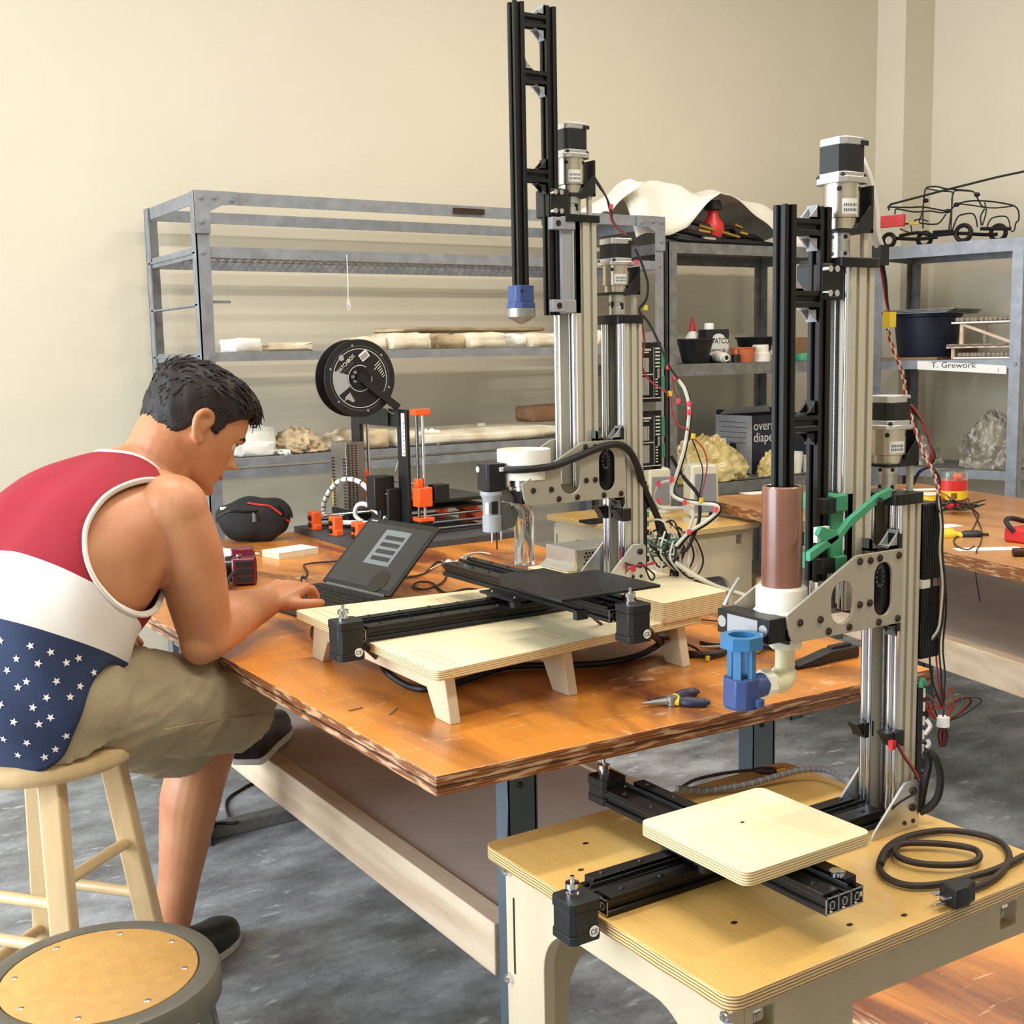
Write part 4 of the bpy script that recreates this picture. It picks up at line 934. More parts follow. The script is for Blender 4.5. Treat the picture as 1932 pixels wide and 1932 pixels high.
# drivers on the back of the column with printed fronts
for w0, w1 in ((.315, .42), (.195, .30)):
    o = MB().box(1.336, 1.384, 1.664, 1.712, W(w0), W(w1)).build('stepper_driver', BLKS, RP, bev=.001)
    b = MB(); y_ = 1.6638
    def ln(x0, z0, x1, z1): b.box(1.336+x0*.048, 1.336+x1*.048, y_-.0001, y_+.0001, W(w0+(w1-w0)*z0), W(w0+(w1-w0)*z1))
    for i in range(8): ln(.06+i*.045, .12, .08+i*.045, .42); ln(.06+i*.045, .5, .08+i*.045, .74)
    ln(.04, .455, .6, .47); ln(.62, .08, .64, .92); ln(.14, .86, .5, .89); ln(.14, .82, .4, .84); ln(.05, .06, .95, .075)
    for i in range(6): ln(.70, .12+i*.05, .82, .14+i*.05); ln(.70, .58+i*.06, .92, .605+i*.06)
    for i in range(10): ln(.80, .40+i*.016, .9, .408+i*.016)
    b.build('driver_print', LABEL, o); MB().cyl((1.3395, y_, W(w1-.012)), (1.3395, y_-.0002, W(w1-.012)), .0028, n=12).build('driver_logo', LABEL, o)
    for zz in ((w0+.02, w0+.045), (w0+.058, w0+.092)): MB().box(1.384, 1.392, 1.665, 1.69, W(zz[0]), W(zz[1])).build('terminal_block', GREEN, o)
MB().box(1.334, 1.338, 1.66, 1.715, W(.0), W(.42)).build('back_plate', GALV, RP)
o = MB().box(1.338, 1.348, 1.662, 1.715, W(.015), W(.175)).build('breakout_board', BLKS, RP)
for i in range(9): MB().box(1.348, 1.354, 1.664, 1.672, W(.03+i*.016), W(.04+i*.016)).build('screw_terminal', GREEN if i % 3 else BLKP, o)
# power supply standing on the tower block
ps = thing('power_supply', 'silver perforated power supply box behind the rear printer column', 'power supply', (1.31, 1.86, LB))
a0 = pz(1045, 1080, LB); 
b = MB().box(1.292, 1.41, 1.80, 1.895, LB+.001, LB+.040); b.build('case', PSU, ps, bev=.0008)
b = MB().prism([(1.795, LB+.001), (1.80, LB+.001), (1.80, LB+.042), (1.797, LB+.042), (1.797, LB+.012), (1.79, LB+.004)], 'x', 1.268, 1.402) if 0 else MB().prism([(1.272, LB+.001), (1.292, LB+.001), (1.292, LB+.041), (1.288, LB+.041), (1.288, LB+.014), (1.282, LB+.008), (1.272, LB+.004)], 'y', 1.80, 1.895); b.build('end_cover', ALUB, ps)
b = MB()
for r_ in range(4):
    for i in range(6): b.cyl((1.310+i*.0075+(r_ % 2)*.00375, 1.8001, LB+.012+r_*.0065), (1.310+i*.0075+(r_ % 2)*.00375, 1.7995, LB+.012+r_*.0065), .0028, n=6)
b.build('vent_holes', BLKS, ps, kind='stuff')
# ------------------------------------------------------------------ the man at the table
SKIN = mat('tanned_skin', (200, 142, 102), .46, 0, var=.10, scale=9, sss=.12, bump=.05, bscale=160, dark=(180, 114, 78))
HAIR = mat('dark_brown_hair', (30, 21, 16), .62, 0, var=.4, scale=60, stretch=(1, 1, .2), bump=.35, bscale=120)
KHAKI = mat('khaki_cotton', (168, 152, 122), .85, 0, var=.12, scale=10, bump=.25, bscale=220)
CRED = mat('red_jersey', (150, 22, 42), .85, 0, var=.08, scale=8, bump=.12, bscale=300)
CWHITE = mat('white_jersey', (226, 218, 210), .85, 0, var=.05, scale=8, bump=.12, bscale=300)
CNAVY = mat('navy_jersey', (36, 49, 80), .85, 0, var=.22, scale=7, bump=.15, bscale=300)
SHOE = mat('black_shoe_leather', (28, 25, 24), .4, 0, var=.25, scale=20)
SOLE = mat('white_rubber_sole', (214, 212, 206), .6, 0, var=.06)
LIP = mat('lip', (170, 92, 80), .45, 0, var=.05)
EYEW = mat('eye_white', (224, 218, 210), .2, 0, var=.02)
PF = V((.884, .468, 0)); PR_ = V((.468, -.884, 0)); PU = V((0, 0, 1))   # the man's forward, right, up
man = thing('person', 'person in a red, white and star-printed navy tank top leaning over a laptop', 'person', (.335, 2.03, 0))
body = MB()
def cap(p, q, r0, r1, n=20):
    body.sph(p, r0, n, 12); body.sph(q, r1, n, 12); body.cyl(p, q, r0, r1, n)
def limb(pts, rs, n=20):
    pts = spline(pts, 4); k = len(pts)
    rr = [np.interp(i/(k-1), np.linspace(0, 1, len(rs)), rs) for i in range(k)]
    body.tube(pts, rr, n); body.sph(pts[0], rr[0], n, 12); body.sph(pts[-1], rr[-1], n, 12)
# torso loft: (centre, half width, half depth, tilt of the ring plane)
SP = [V((.385, 2.035, .665)), V((.372, 2.032, .735)), V((.366, 2.035, .805)), V((.395, 2.048, .880)), V((.448, 2.070, .950)), V((.512, 2.100, 1.010)), V((.555, 2.122, 1.048)), V((.578, 2.134, 1.068))]
HW = [.155, .166, .155, .160, .178, .178, .120, .068]
HD = [.125, .130, .120, .122, .120, .100, .076, .058]
def ring(s, th, inflate=0, wr=0):
    n = len(SP)-1; f = min(n-1e-6, max(0, s*n)); i = int(f); u = f-i
    g = lambda A, j: A[max(0, min(n, j))]
    def cr(a, b, c, d): return .5*((2*b)+(c-a)*u+(2*a-5*b+4*c-d)*u*u+(3*b-a-3*c+d)*u**3)
    c = cr(g(SP, i-1), g(SP, i), g(SP, i+1), g(SP, i+2)); w_ = cr(g(HW, i-1), g(HW, i), g(HW, i+1), g(HW, i+2)); d_ = cr(g(HD, i-1), g(HD, i), g(HD, i+1), g(HD, i+2))
    ax = (g(SP, i+1)-g(SP, i)).lerp(g(SP, i+2)-g(SP, i+1), u) if i < n-1 else g(SP, n)-g(SP, n-1)
    ax.normalize(); rt = (PR_-ax*PR_.dot(ax)).normalized(); fw = ax.cross(rt)*-1
    if fw.dot(PF) < 0: fw = -fw
    ct, st = math.cos(th), math.sin(th)
    e = .86
    a = math.copysign(abs(ct)**e, ct)*(w_+inflate); b_ = math.copysign(abs(st)**e, st)*(d_+inflate)
    p = c+rt*a+fw*b_
    groove = math.exp(-(ct/.16)**2)*(1 if st < 0 else 0)*.010*math.sin(PI*min(1, s*1.1))      # spine furrow
    return p+fw*groove
NS, NT = 40, 56
body.grid(lambda i, j: ring(i/(NS-1), 2*PI*j/NT, -.004-.012*max(0, min(1, (.42-i/(NS-1))/.08))), NS, NT, cv=True)
body.add([ring(0, 2*PI*j/NT, -.016) for j in range(NT)], [list(range(NT))]); body.add([ring(1, 2*PI*j/NT, -.004) for j in range(NT)], [list(range(NT))])
SR, SL = V((.592, 1.975, 1.025)), V((.55, 2.27, 1.02))
ER, EL = V((.648, 2.005, .797)), V((.50, 2.36, .83))
WR, WLh = V((.822, 2.158, .812)), V((.50, 2.24, .80))
for s in (SR, SL): body.sph(s, (.062, .062, .062), 20, 12)
body.sph(SR+V((-.045, .045, -.01)), (.075, .07, .07), 20, 12); body.sph(SL+V((-.03, -.06, -.01)), (.075, .075, .07), 20, 12)
limb([SR, SR.lerp(ER, .35)+V((.006, -.010, 0)), SR.lerp(ER, .7)+V((.004, -.004, 0)), ER], [.060, .058, .052, .043])
body.sph(SR.lerp(ER, .5)+V((.012, .012, 0)), (.048, .048, .075), 20, 12); body.sph(ER+V((-.012, -.008, -.005)), (.036, .036, .040), 16, 10)
limb([ER, ER.lerp(WR, .28)+V((0, -.006, .014)), ER.lerp(WR, .65)+V((0, 0, .006)), WR], [.044, .050, .039, .028])
limb([SL, SL.lerp(EL, .5), EL], [.058, .053, .042]); limb([EL, EL.lerp(WLh, .4), WLh], [.042, .042, .028])
# hands: palm slab and five separate fingers
def hand(wr, fw, up, side, curl, scale=1.0):
    fw = fw.normalized(); sd = fw.cross(up).normalized()*side; up = sd.cross(fw).normalized()*side
    if up.z < 0: up = -up
    P = lambda f, s, u: wr+(fw*f+sd*s+up*u)*scale
    for s, l in ((-.030, .078), (-.010, .084), (.010, .083), (.028, .076)): cap2(P(.0, s*.6, .0), P(l, s, .008), .017*scale, .0125*scale)
    for k, (s, l0, fl) in enumerate(((-.031, .078, .070), (-.0105, .085, .080), (.0105, .083, .075), (.030, .076, .060))):
        p = P(l0, s, .010); a = curl; q = [p]
        for L, da in ((.44, .35), (.32, .55), (.24, .45)):
            a -= da; q.append(q[-1]+(fw*math.cos(a)+up*math.sin(a)+sd*(s*.9))*(fl*L*scale))
        for i in range(3): cap2(q[i], q[i+1], (.0098-.0008*i)*scale, (.0090-.0009*i)*scale)
    q = [P(.018, -.028, -.004), P(.045, -.052, -.010), P(.072, -.062, -.014), P(.095, -.062, -.020)]
    for i in range(3): cap2(q[i], q[i+1], (.0135-.0018*i)*scale, (.0118-.0018*i)*scale)
    return q
def cap2(p, q, r0, r1): cap(p, q, r0, r1, 12)
hand(WR, V((.80, .52, .10)), V((-.1, -.2, 1)), -1, .02, .98)
hand(WLh, V((.3, -.9, -.2)), V((0, 0, 1)), 1, .1, .95)
# legs
HR, HL = V((.405, 1.955, .735)), V((.335, 2.11, .735))
KR, KL = V((.748, 2.14, .628)), V((.795, 2.365, .575))
AR, AL = V((.895, 2.46, .485)), V((.655, 2.372, .085))
limb([HR, HR.lerp(KR, .5)+V((0, 0, .005)), KR], [.070, .070, .058]); limb([HL, HL.lerp(KL, .5), KL], [.070, .070, .058])
limb([KR, KR.lerp(AR, .35), KR.lerp(AR, .75), AR], [.056, .055, .042, .036])
limb([KL, KL.lerp(AL, .22)+V((-.020, -.006, 0)), KL.lerp(AL, .4)+V((-.026, -.008, 0)), KL.lerp(AL, .72)+V((-.008, 0, 0)), AL], [.055, .062, .062, .043, .036])
# neck and head
HC = V((.680, 2.130, 1.147))
def hdirs(yaw, pit):
    f = V((math.sin(yaw)*math.cos(pit), math.cos(yaw)*math.cos(pit), -math.sin(pit))); l = V((-math.cos(yaw), math.sin(yaw), 0)); return f, l, f.cross(l)
HF, HLf, HU = hdirs(math.radians(86), math.radians(33))
HS = .945
def hp(x, y, z): return HC+(HF*x+HLf*y+HU*(z*(.87 if z < 0 else .90)))*HS
limb([SP[-2]+V((.0, 0, .0)), SP[-1]+V((.035, .0, .015)), hp(-.03, 0, -.035)], [.078, .066, .060])
body.sph(SP[-2].lerp(SR, .5)+V((0, 0, .012)), (.07, .07, .045), 16, 10); body.sph(SP[-2].lerp(SL, .5)+V((0, 0, .012)), (.07, .07, .045), 16, 10)
ZL = [-.112, -.104, -.092, -.078, -.066, -.056, -.046, -.034, -.020, -.005, .012, .028, .042, .058, .074, .090, .104, .116, .125, .130]
XFr = [.070, .086, .092, .088, .091, .090, .092, .089, .088, .088, .089, .096, .096, .095, .091, .083, .071, .054, .032, .006]
XBk = [.040, .005, -.020, -.035, -.048, -.060, -.070, -.078, -.085, -.091, -.096, -.099, -.100, -.100, -.097, -.090, -.079, -.062, -.038, -.008]
WD = [.016, .034, .046, .053, .057, .060, .063, .067, .070, .0715, .0725, .074, .0755, .076, .075, .071, .063, .050, .031, .008]
def head_pt(zi, th, extra=None):
    z = np.interp(zi, range(len(ZL)), ZL); xf, xb, w_ = (np.interp(zi, range(len(ZL)), A) for A in (XFr, XBk, WD))
    xc = .0 if z > -.03 else .0+(-.03-z)*.55
    xc = min(xc, (xf+xb)/2+.02); ct, st = math.cos(th), math.sin(th)
    x = xc+((xf-xc) if ct > 0 else (xc-xb))*math.copysign(abs(ct)**(.80 if ct > 0 else .95), ct); y = w_*math.copysign(abs(st)**.92, st)
    if ct > 0:
        g = lambda cy, cz, sy, sz: math.exp(-((abs(y)-cy)/sy)**2-((z-cz)/sz)**2)
        x += .030*g(0, -.020, .0115, .012)+.016*g(0, -.004, .010, .020)+.008*g(.011, -.026, .006, .007)      # nose
        x -= .014*g(.031, .014, .014, .011)                                                                # eye sockets
        x += .006*g(.030, .034, .022, .008)+.004*g(0, .036, .012, .010)                                     # brow
        x += .009*g(0, -.050, .020, .0055)+.008*g(0, -.066, .017, .006)-.006*g(0, -.0575, .02, .0035)        # lips
        x += .011*g(0, -.096, .018, .013)-.003*g(0, -.080, .018, .007)                                      # chin
        x += .004*g(.045, -.012, .018, .014)                                                               # cheekbone
    if extra: x, y, z = extra(x, y, z)
    return hp(x, y, z)
NH, NA = 58, 72
body.grid(lambda i, j: head_pt(i*(len(ZL)-1)/(NH-1), 2*PI*j/NA), NH, NA, cv=True)
body.add([head_pt(0, 2*PI*j/NA) for j in range(NA)], [list(range(NA))]); body.add([head_pt(len(ZL)-1, 2*PI*j/NA) for j in range(NA)], [list(range(NA))])
for s in (-1, 1):     # ears: rim, lobe and bowl
    e = [(-.006, .010), (-.002, .026), (-.012, .037), (-.026, .034), (-.033, .018), (-.028, -.002), (-.018, -.018), (-.008, -.026), (-.001, -.020)]
    body.tube([hp(x, s*(.078+.010*(-x/.033)), z) for x, z in e], .0062, 10, smooth=4)
    body.sph(hp(-.015, s*.076, .006), (.010, .010, .016), 12, 8); body.sph(hp(-.006, s*.077, -.020), .0085, 12, 8)
def remesh(mb, vox, it=4, fac=.5):
    me = mb.mesh('tmp'); o = bpy.data.objects.new('tmp', me); COL.objects.link(o)
    r = o.modifiers.new('r', 'REMESH'); r.mode = 'VOXEL'; r.voxel_size = vox; r.adaptivity = 0
    if it: s = o.modifiers.new('s', 'SMOOTH'); s.factor = fac; s.iterations = it
    bpy.context.view_layer.update()
    out = bpy.data.meshes.new_from_object(o.evaluated_get(bpy.context.evaluated_depsgraph_get()))
    bpy.data.objects.remove(o); bpy.data.meshes.remove(me)
    out.polygons.foreach_set('use_smooth', [True]*len(out.polygons))
    return out
def part_from(me, name, mt, parent):
    me.transform(wmat(parent).inverted()); me.name = name; me.materials.clear(); me.materials.append(mt)
    o = bpy.data.objects.new(name, me); COL.objects.link(o); o.parent = parent; return o
bodyo = part_from(remesh(body, .0042, 3, .5), 'body', SKIN, man)
for s in (-1, 1):
    e = MB().sph(hp(.0712, s*.031, .013), .0115, 16, 12).build('eye', EYEW, bodyo)
    MB().sph(hp(.0848, s*.0315, .011), .0058, 12, 8).build('iris', HAIR, e) if 0 else None
    MB().grid(lambda i, j: hp(.0775+.0121*math.cos((j-4)*.13)*math.cos((i-5)*.17), s*.031+.0121*math.sin((i-5)*.17), .013+.0121*math.sin(-.05-.10*j)), 11, 5).build('upper_lid', SKIN, bodyo) if 0 else None
    MB().sph(hp(.0800, s*.030, .010), .0045, 12, 8).build('iris', HAIR, bodyo)
    MB().tube([hp(.0965, s*.014, .030), hp(.0945, s*.026, .036), hp(.086, s*.042, .036), hp(.076, s*.052, .029)], [.0028, .0042, .0038, .0016], 8, smooth=4, flat=.7).build('eyebrow', HAIR, bodyo)
    MB().tube([hp(.084, s*.017, .018), hp(.0865, s*.030, .0215), hp(.079, s*.044, .017)], .0013, 6, smooth=4).build('lashes', HAIR, bodyo)
MB().tube([hp(.0905, -.020, -.0575), hp(.095, -.010, -.0565), hp(.097, 0, -.0575), hp(.095, .010, -.0565), hp(.0905, .020, -.0575)], [.0022, .0036, .004, .0036, .0022], 8, smooth=4).build('lips', LIP, bodyo)
# hair: an offset cap that sinks into the head below the hairline, plus locks
def hair_h(x, y, z):
    line = np.interp(x, [-.10, -.06, -.035, -.004, .008, .022, .03, .05, .075, .10], [-.060, -.055, -.020, .036, .006, .004, .034, .060, .078, .086])
    d = z-line
    k = max(0, min(1, (d+.004)/.014))
    top = max(0, min(1, (z-.045)/.06))
    h = -.006+k*(.011+.017*top*(.6+.6*max(0, x/.08)))
    return h
cen = V((.0, 0, .03))
def hair_pt(i, j):
    zi = 2.2+i*(len(ZL)-1-2.2)/46; th = 2*PI*j/96
    def ex(x, y, z):
        h = hair_h(x, y, z); v = V((x, y, z))-cen; v.normalize()
        if h > .002: h = max(.0045, h+.0010*math.sin(38*th+9*z*40)+.0013*math.sin(14*th+z*90+2)+.0015*math.sin(7*th-60*z))
        q = V((x, y, z))+v*h; return q.x, q.y, q.z
    return head_pt(zi, th, ex)
hb = MB().grid(hair_pt, 47, 96, cv=True); hb.add([hair_pt(46, j) for j in range(96)], [list(range(96))])
q = random.Random(8)
for k in range(900):      # short combed locks over the cap
    th = q.uniform(0, 2*PI); zi = q.uniform(7, 18.6); y = 0
    P = {}
    def ex(x, y, z):
        P['v'] = V((x, y, z)); P['h'] = hair_h(x, y, z); return x, y, z
    head_pt(zi, th, ex); p, h = P['v'], P['h']
    if h < .004: continue
    n = (p-cen).normalized(); p = p+n*(h-.002); top = p.z > .075
    d = V((.9, p.y*4, -.1)) if top else V((-.55, 0, -.8))
    d = (d-n*d.dot(n)+V((q.uniform(-1, 1), q.uniform(-1, 1), q.uniform(-1, 1)))*.25).normalized()
    L = q.uniform(.018, .030) if top else q.uniform(.008, .014)
    lift = .004 if top else .0008
    hb.tube([hp(*r) for r in spline([p-d*L*.3-n*.002, p+n*lift, p+d*L*.5+n*lift*.8, p+d*L-n*.001], 2)], [.0020, .0022, .0016, .0006], 5)
for k in range(46):       # curls of the forelock
    y = q.uniform(-.046, .04); p = V((.088+q.uniform(-.012, .010)-abs(y)*.3, y, .100+q.uniform(-.012, .010)-abs(y)*.15)); r_ = q.uniform(.007, .012)
    hb.tube([hp(p.x+.004+r_*math.sin(t*.6), p.y+.002*math.sin(t), p.z-r_*.4+r_*math.cos(t*.6)) for t in range(6)], [.0026, .0026, .0022, .0016, .0008], 5, smooth=2)
hb.build('hair', HAIR, man)
# shorts
sb = MB(); old = body; body = sb
body.grid(lambda i, j: ring(.36*i/19, 2*PI*j/NT, -.001), 20, NT, cv=True); body.add([ring(0, 2*PI*j/NT, .0045) for j in range(NT)], [list(range(NT))]); body.add([ring(.36, 2*PI*j/NT, .0045) for j in range(NT)], [list(range(NT))])
def tubec(pts, rs, n=28):
    pts = spline(pts, 5); k = len(pts); rr = [np.interp(i/(k-1), np.linspace(0, 1, len(rs)), rs) for i in range(k)]
    body.tube([p+V((0, 0, .003*math.sin(i*1.9))) for i, p in enumerate(pts)], [r+.0028*math.sin(i*2.3) for i, r in enumerate(rr)], n)
tubec([HR, HR.lerp(KR, .35), HR.lerp(KR, .7), KR+(KR-HR).normalized()*.005+V((0, 0, -.004))], [.086, .094, .092, .088]); body.sph(HR, .088, 20, 12)
tubec([HL, HL.lerp(KL, .35)+V((0, 0, -.015)), HL.lerp(KL, .62)+V((0, 0, -.05)), HL.lerp(KL, .80)+V((0, 0, -.062))], [.088, .098, .100, .102]); body.sph(HL, .088, 20, 12)
body = old
sme = remesh(sb, .0055, 5, .5)
sme.update(); nrm = [v.normal.copy() for v in sme.vertices]
thd = (KR-HR).normalized()
for v, n in zip(sme.vertices, nrm):      # soft folds running down from the crotch
    p = v.co-HR; a = p.dot(thd); c_ = p.cross(thd)
    f = math.sin(46*(a+.55*p.z-.35*p.dot(PR_))+3*mnoise.noise(v.co*9)); g_ = mnoise.ridged_multi_fractal(V((a*7, (p.z)*16, p.dot(PR_)*10)), 1, 2, 3, 1, 2)-1.2
    v.co += n*((.0060*f*max(0, 1-a/.40)+.0065*g_)*max(0, min(1, (a+.01)/.06)))
so = part_from(sme, 'shorts', KHAKI, man)
# seam tubes on the near leg
side = V((.30, -.55, .55)).normalized()
def onleg(f, a, r=.0945):
    c = HR.lerp(KR, f); d = (KR-HR).normalized(); u = (V((0, 0, 1))-d*d.z).normalized(); v_ = d.cross(u)
    return c+(u*math.cos(a)+v_*math.sin(a))*r
MB().tube([onleg(.30, 1.9, .098), onleg(.6, 1.75, .096), onleg(.98, 1.65, .090)], .0012, 5, smooth=6).build('side_seam', KHAKI, so)
# tank top
MB_ = None
tv, tf, tm = [], [], []
R1, NT2 = 78, 110
def shirt(i, j):
    s = .0+i/(R1-1); th = 2*PI*j/NT2; p = ring(s, th, .009)
    st, ct = math.sin(th), math.cos(th); c0 = ring(s, th+PI, .009).lerp(p, .5); n = (p-c0).normalized()
    wr = 0
    if s < .62: wr = .0045*math.sin(7*th+26*s)*(.62-s)/.62+.0035*math.sin(33*s+3*th)*max(0, 1-abs(s-.22)/.25)
    return p+n*wr
for i in range(R1):
    for j in range(NT2): tv.append(shirt(i, j))
armR, armL = SR-PF*.030+V((-.008, -.030, -.050)), SL+V((-.02, .03, -.055))
neckc = SP[-1]+V((.026, .010, .026))
def cut(p):
    def ell(c, r):
        d = p-c; return (d.dot(PF)/r[0])**2+(d.dot(PR_)/r[1])**2+(d.z/r[2])**2 < 1
    return ell(armR, (.130, .112, .112)) or ell(armL, (.108, .105, .112)) or (p-neckc).length < .088
for i in range(R1-1):
    for j in range(NT2):
        q4 = [i*NT2+j, i*NT2+(j+1) % NT2, (i+1)*NT2+(j+1) % NT2, (i+1)*NT2+j]
        c = (tv[q4[0]]+tv[q4[2]])*.5
        s = i/(R1-1); th_ = 2*PI*j/NT2
        k_ = max(0, min(1, (math.sin(th_)+.80)/1.0)); hem = .31*k_*k_*(3-2*k_)*(1 if math.cos(th_) > -.2 else .6)
        if cut(c) or s < hem: continue
        tf.append(q4); tm.append(0 if s > .465 else 1 if s > .325 else 2)
me = bpy.data.meshes.new('tank_top'); me.from_pydata([tuple(p) for p in tv], [], tf); me.polygons.foreach_set('material_index', tm)
bm = bmesh.new(); bm.from_mesh(me)
bmesh.ops.delete(bm, geom=[v for v in bm.verts if not v.link_faces], context='VERTS')
for it in range(14):
    new = {}
    for v in bm.verts:
        if v.is_boundary:
            nb = [e.other_vert(v) for e in v.link_edges if e.is_boundary]
            if len(nb) == 2: new[v] = v.co*.5+(nb[0].co+nb[1].co)*.25
    for v, c in new.items(): v.co = c
for it in range(3): bmesh.ops.smooth_vert(bm, verts=[v for v in bm.verts if not v.is_boundary], factor=.4, use_axis_x=True, use_axis_y=True, use_axis_z=True)
bmesh.ops.recalc_face_normals(bm, faces=bm.faces)
loops = []; seen = set()
for e in bm.edges:
    if e.is_boundary and e not in seen:
        lp = []; v = e.verts[0]; cur = e
        while cur and cur not in seen:
            seen.add(cur); lp.append(v.co.copy()); v = cur.other_vert(v)
            cur = next((x for x in v.link_edges if x.is_boundary and x not in seen), None)
        loops.append(lp)
from mathutils.bvhtree import BVHTree
bvh = BVHTree.FromBMesh(bm)
bm.to_mesh(me); bm.free()
me.transform(wmat(man).inverted()); me.polygons.foreach_set('use_smooth', [True]*len(me.polygons))
for q_ in (CRED, CWHITE, CNAVY): me.materials.append(q_)
top = bpy.data.objects.new('tank_top', me); COL.objects.link(top); top.parent = man
so_ = top.modifiers.new('s', 'SOLIDIFY'); so_.thickness = .003; so_.offset = 0
for lp in loops:
    if len(lp) > 20 and min(p.z for p in lp) > .75:
        MB().tube(lp, .0056, 8, closed=True, flat=.7).build('white_binding', CWHITE, top)
# star print on the navy band
b = MB(); q = random.Random(3)
def star(c, n, r, rot):
    x = n.orthogonal().normalized(); y = n.cross(x); vs = [c+n*.0024]
    for k in range(10):
        a = rot+k*PI/5; rr = r if k % 2 == 0 else r*.42; vs.append(c+n*.0024+x*(rr*math.cos(a))+y*(rr*math.sin(a)))
    b.add(vs, [(0, 1+k, 1+(k+1) % 10) for k in range(10)])
for r_ in range(8):
    for k in range(7):
        X, Y_ = 8+k*48+(r_ % 2)*24+q.uniform(-9, 9), 1208+r_*31+k*9+q.uniform(-7, 7)
        if X > 265: continue
        d = ray(X, Y_).normalized(); h = bvh.ray_cast(CAM, d)
        if h[0] is not None:
            n = h[1] if h[1].dot(d) < 0 else -h[1]
            # keep to the navy rows
            i = min(range(0, R1), key=lambda i_: min((tv[i_*NT2+j]-h[0]).length for j in range(0, NT2, 3)))
            if i/(R1-1) < .305: star(h[0], n, .0066, q.uniform(0, 6))
b.build('star_print', CWHITE, top, kind='stuff')
# shoes
def shoe(heel, toe, up, mark=True):
    f = (toe-heel); L = f.length; f.normalize(); s = f.cross(up).normalized(); up = s.cross(f)
    if up.z < 0: up = -up
    P = lambda a, c, h: heel+f*a*L+s*c+up*h
    sec = [(0, .028, .060), (.06, .034, .075), (.16, .037, .082), (.30, .038, .080), (.42, .039, .072), (.55, .043, .060), (.70, .047, .050), (.84, .044, .044), (.94, .034, .036), (1.0, .014, .022)]
    n = 20; b_ = MB(); rows = []
    def pt(i, j):
        a, w_, h = sec[i]; t = 2*PI*j/n; c_, s_ = math.cos(t), math.sin(t)
        return P(a, w_*math.copysign(abs(c_)**.7, c_), .016+(h if s_ > 0 else .004)*math.copysign(abs(s_)**.8, s_))
    b_.grid(pt, len(sec), n, cv=True); b_.add([pt(0, j) for j in range(n)], [list(range(n))]); b_.add([pt(len(sec)-1, j) for j in range(n)], [list(range(n))])
    o = b_.build('shoe', SHOE, man)
    ol = [(P(a, w_+.003, 0)) for a, w_, h in sec]+[(P(a, -w_-.003, 0)) for a, w_, h in sec[::-1]]; m_ = len(ol)
    MB().add(ol+[p+up*.016 for p in ol], [list(range(m_)), [m_+i for i in range(m_)][::-1]]+[(i, (i+1) % m_, m_+(i+1) % m_, m_+i) for i in range(m_)]).build('sole', SOLE, o, bev=.002)
    for k in range(4): MB().tube([P(.40+k*.055, -.020, .080-k*.008), P(.42+k*.055, 0, .088-k*.009), P(.40+k*.055, .020, .080-k*.008)], .0022, 6, smooth=3).build('lace', SHOE, o)
    return o
shoe(V((.852, 2.405, .412)), V((1.005, 2.61, .412)), V((0, 0, 1)))
shoe(V((.628, 2.335, .001)), V((.828, 2.492, .001)), V((0, 0, 1)))
# sock / ankle cuffs
MB().cyl(AL+V((0, 0, -.02)), AL+V((0, 0, .012)), .040, .039, 20).build('sock', SHOE, man)
# ------------------------------------------------------------------ things on the big table
# laptop: base on the table, screen leaning back
hL, hR = V((1.100, 2.535, .762)), V((1.140, 2.272, .762))
ax = (hR-hL).normalized(); fw = V((ax.y, -ax.x, 0)); fw = fw if fw.x < 0 else -fw      # towards the man
lap = thing('laptop', 'thin black laptop on the table edge, screen tilted away', 'laptop', (hL+hR)/2-V((0, 0, .012)))
LX = frame(hL-V((0, 0, .011)), ax, fw)     # x along hinge, y towards the man, z up
if LX.col[2].z < 0: LX = frame(hR-V((0, 0, .011)), -ax, fw)
Wd = (hR-hL).length
base = MB().prism(rrect(0, Wd, .004, .215, .006, 3), 'z', 0, .010, X=LX).build('base', BLKP, lap, bev=.0012)
b = MB()
for r_ in range(5):
    for c_ in range(13):
        x = .016+c_*(Wd-.032)/13; y = .030+r_*.021; b.box(x, x+(Wd-.032)/13-.003, y, y+.017, .010, .0112, X=LX)
b.build('keys', BLKP, base, kind='stuff')
MB().box(Wd*.33, Wd*.67, .145, .205, .0098, .0103, X=LX).build('touchpad', GREYD, base)
MB().cyl(hL+V((0, 0, -.001))+ax*.02, hR+V((0, 0, -.001))-ax*.02, .0048, n=10).build('hinge', GREYD, lap)
tl, tr = py(712, 972, 2.545), py(828, 1004, 2.285)
upv = ((tl-hL)+(tr-hR))*.5; upv = upv-ax*upv.dot(ax); Ls = upv.length
SX = frame(hL+ax*0, ax, upv)                 # x along hinge (to viewer's right), y up the screen
sc_n = SX.col[2].to_3d()
fs = 1 if sc_n.dot(fw) > 0 else -1           # side of the glass that faces the man
scr = MB().prism(rrect(0, Wd, 0, Ls, .006, 3), 'z', -.003, .003, X=SX).build('screen_lid', BLKP, lap, bev=.001)
SCRN = mat('dark_screen_glass', (36, 39, 42), .08, 0, var=.1, scale=5)
PAGE = mat('dim_screen_page', (112, 120, 124), .15, 0, var=.08, scale=9)
q_ = lambda z: (z*fs-.0002, z*fs+.0002)
z0, z1 = sorted((.0031*fs, .0034*fs)); MB().box(.010, Wd-.010, .012, Ls-.014, z0, z1, X=SX).build('screen_glass', SCRN, scr)
z0, z1 = sorted((.0035*fs, .0038*fs)); pg = MB().box(Wd*.36, Wd*.72, Ls*.36, Ls*.86, z0, z1, X=SX).build('screen_window', PAGE, scr)
z0, z1 = sorted((.0039*fs, .0041*fs))
b = MB()
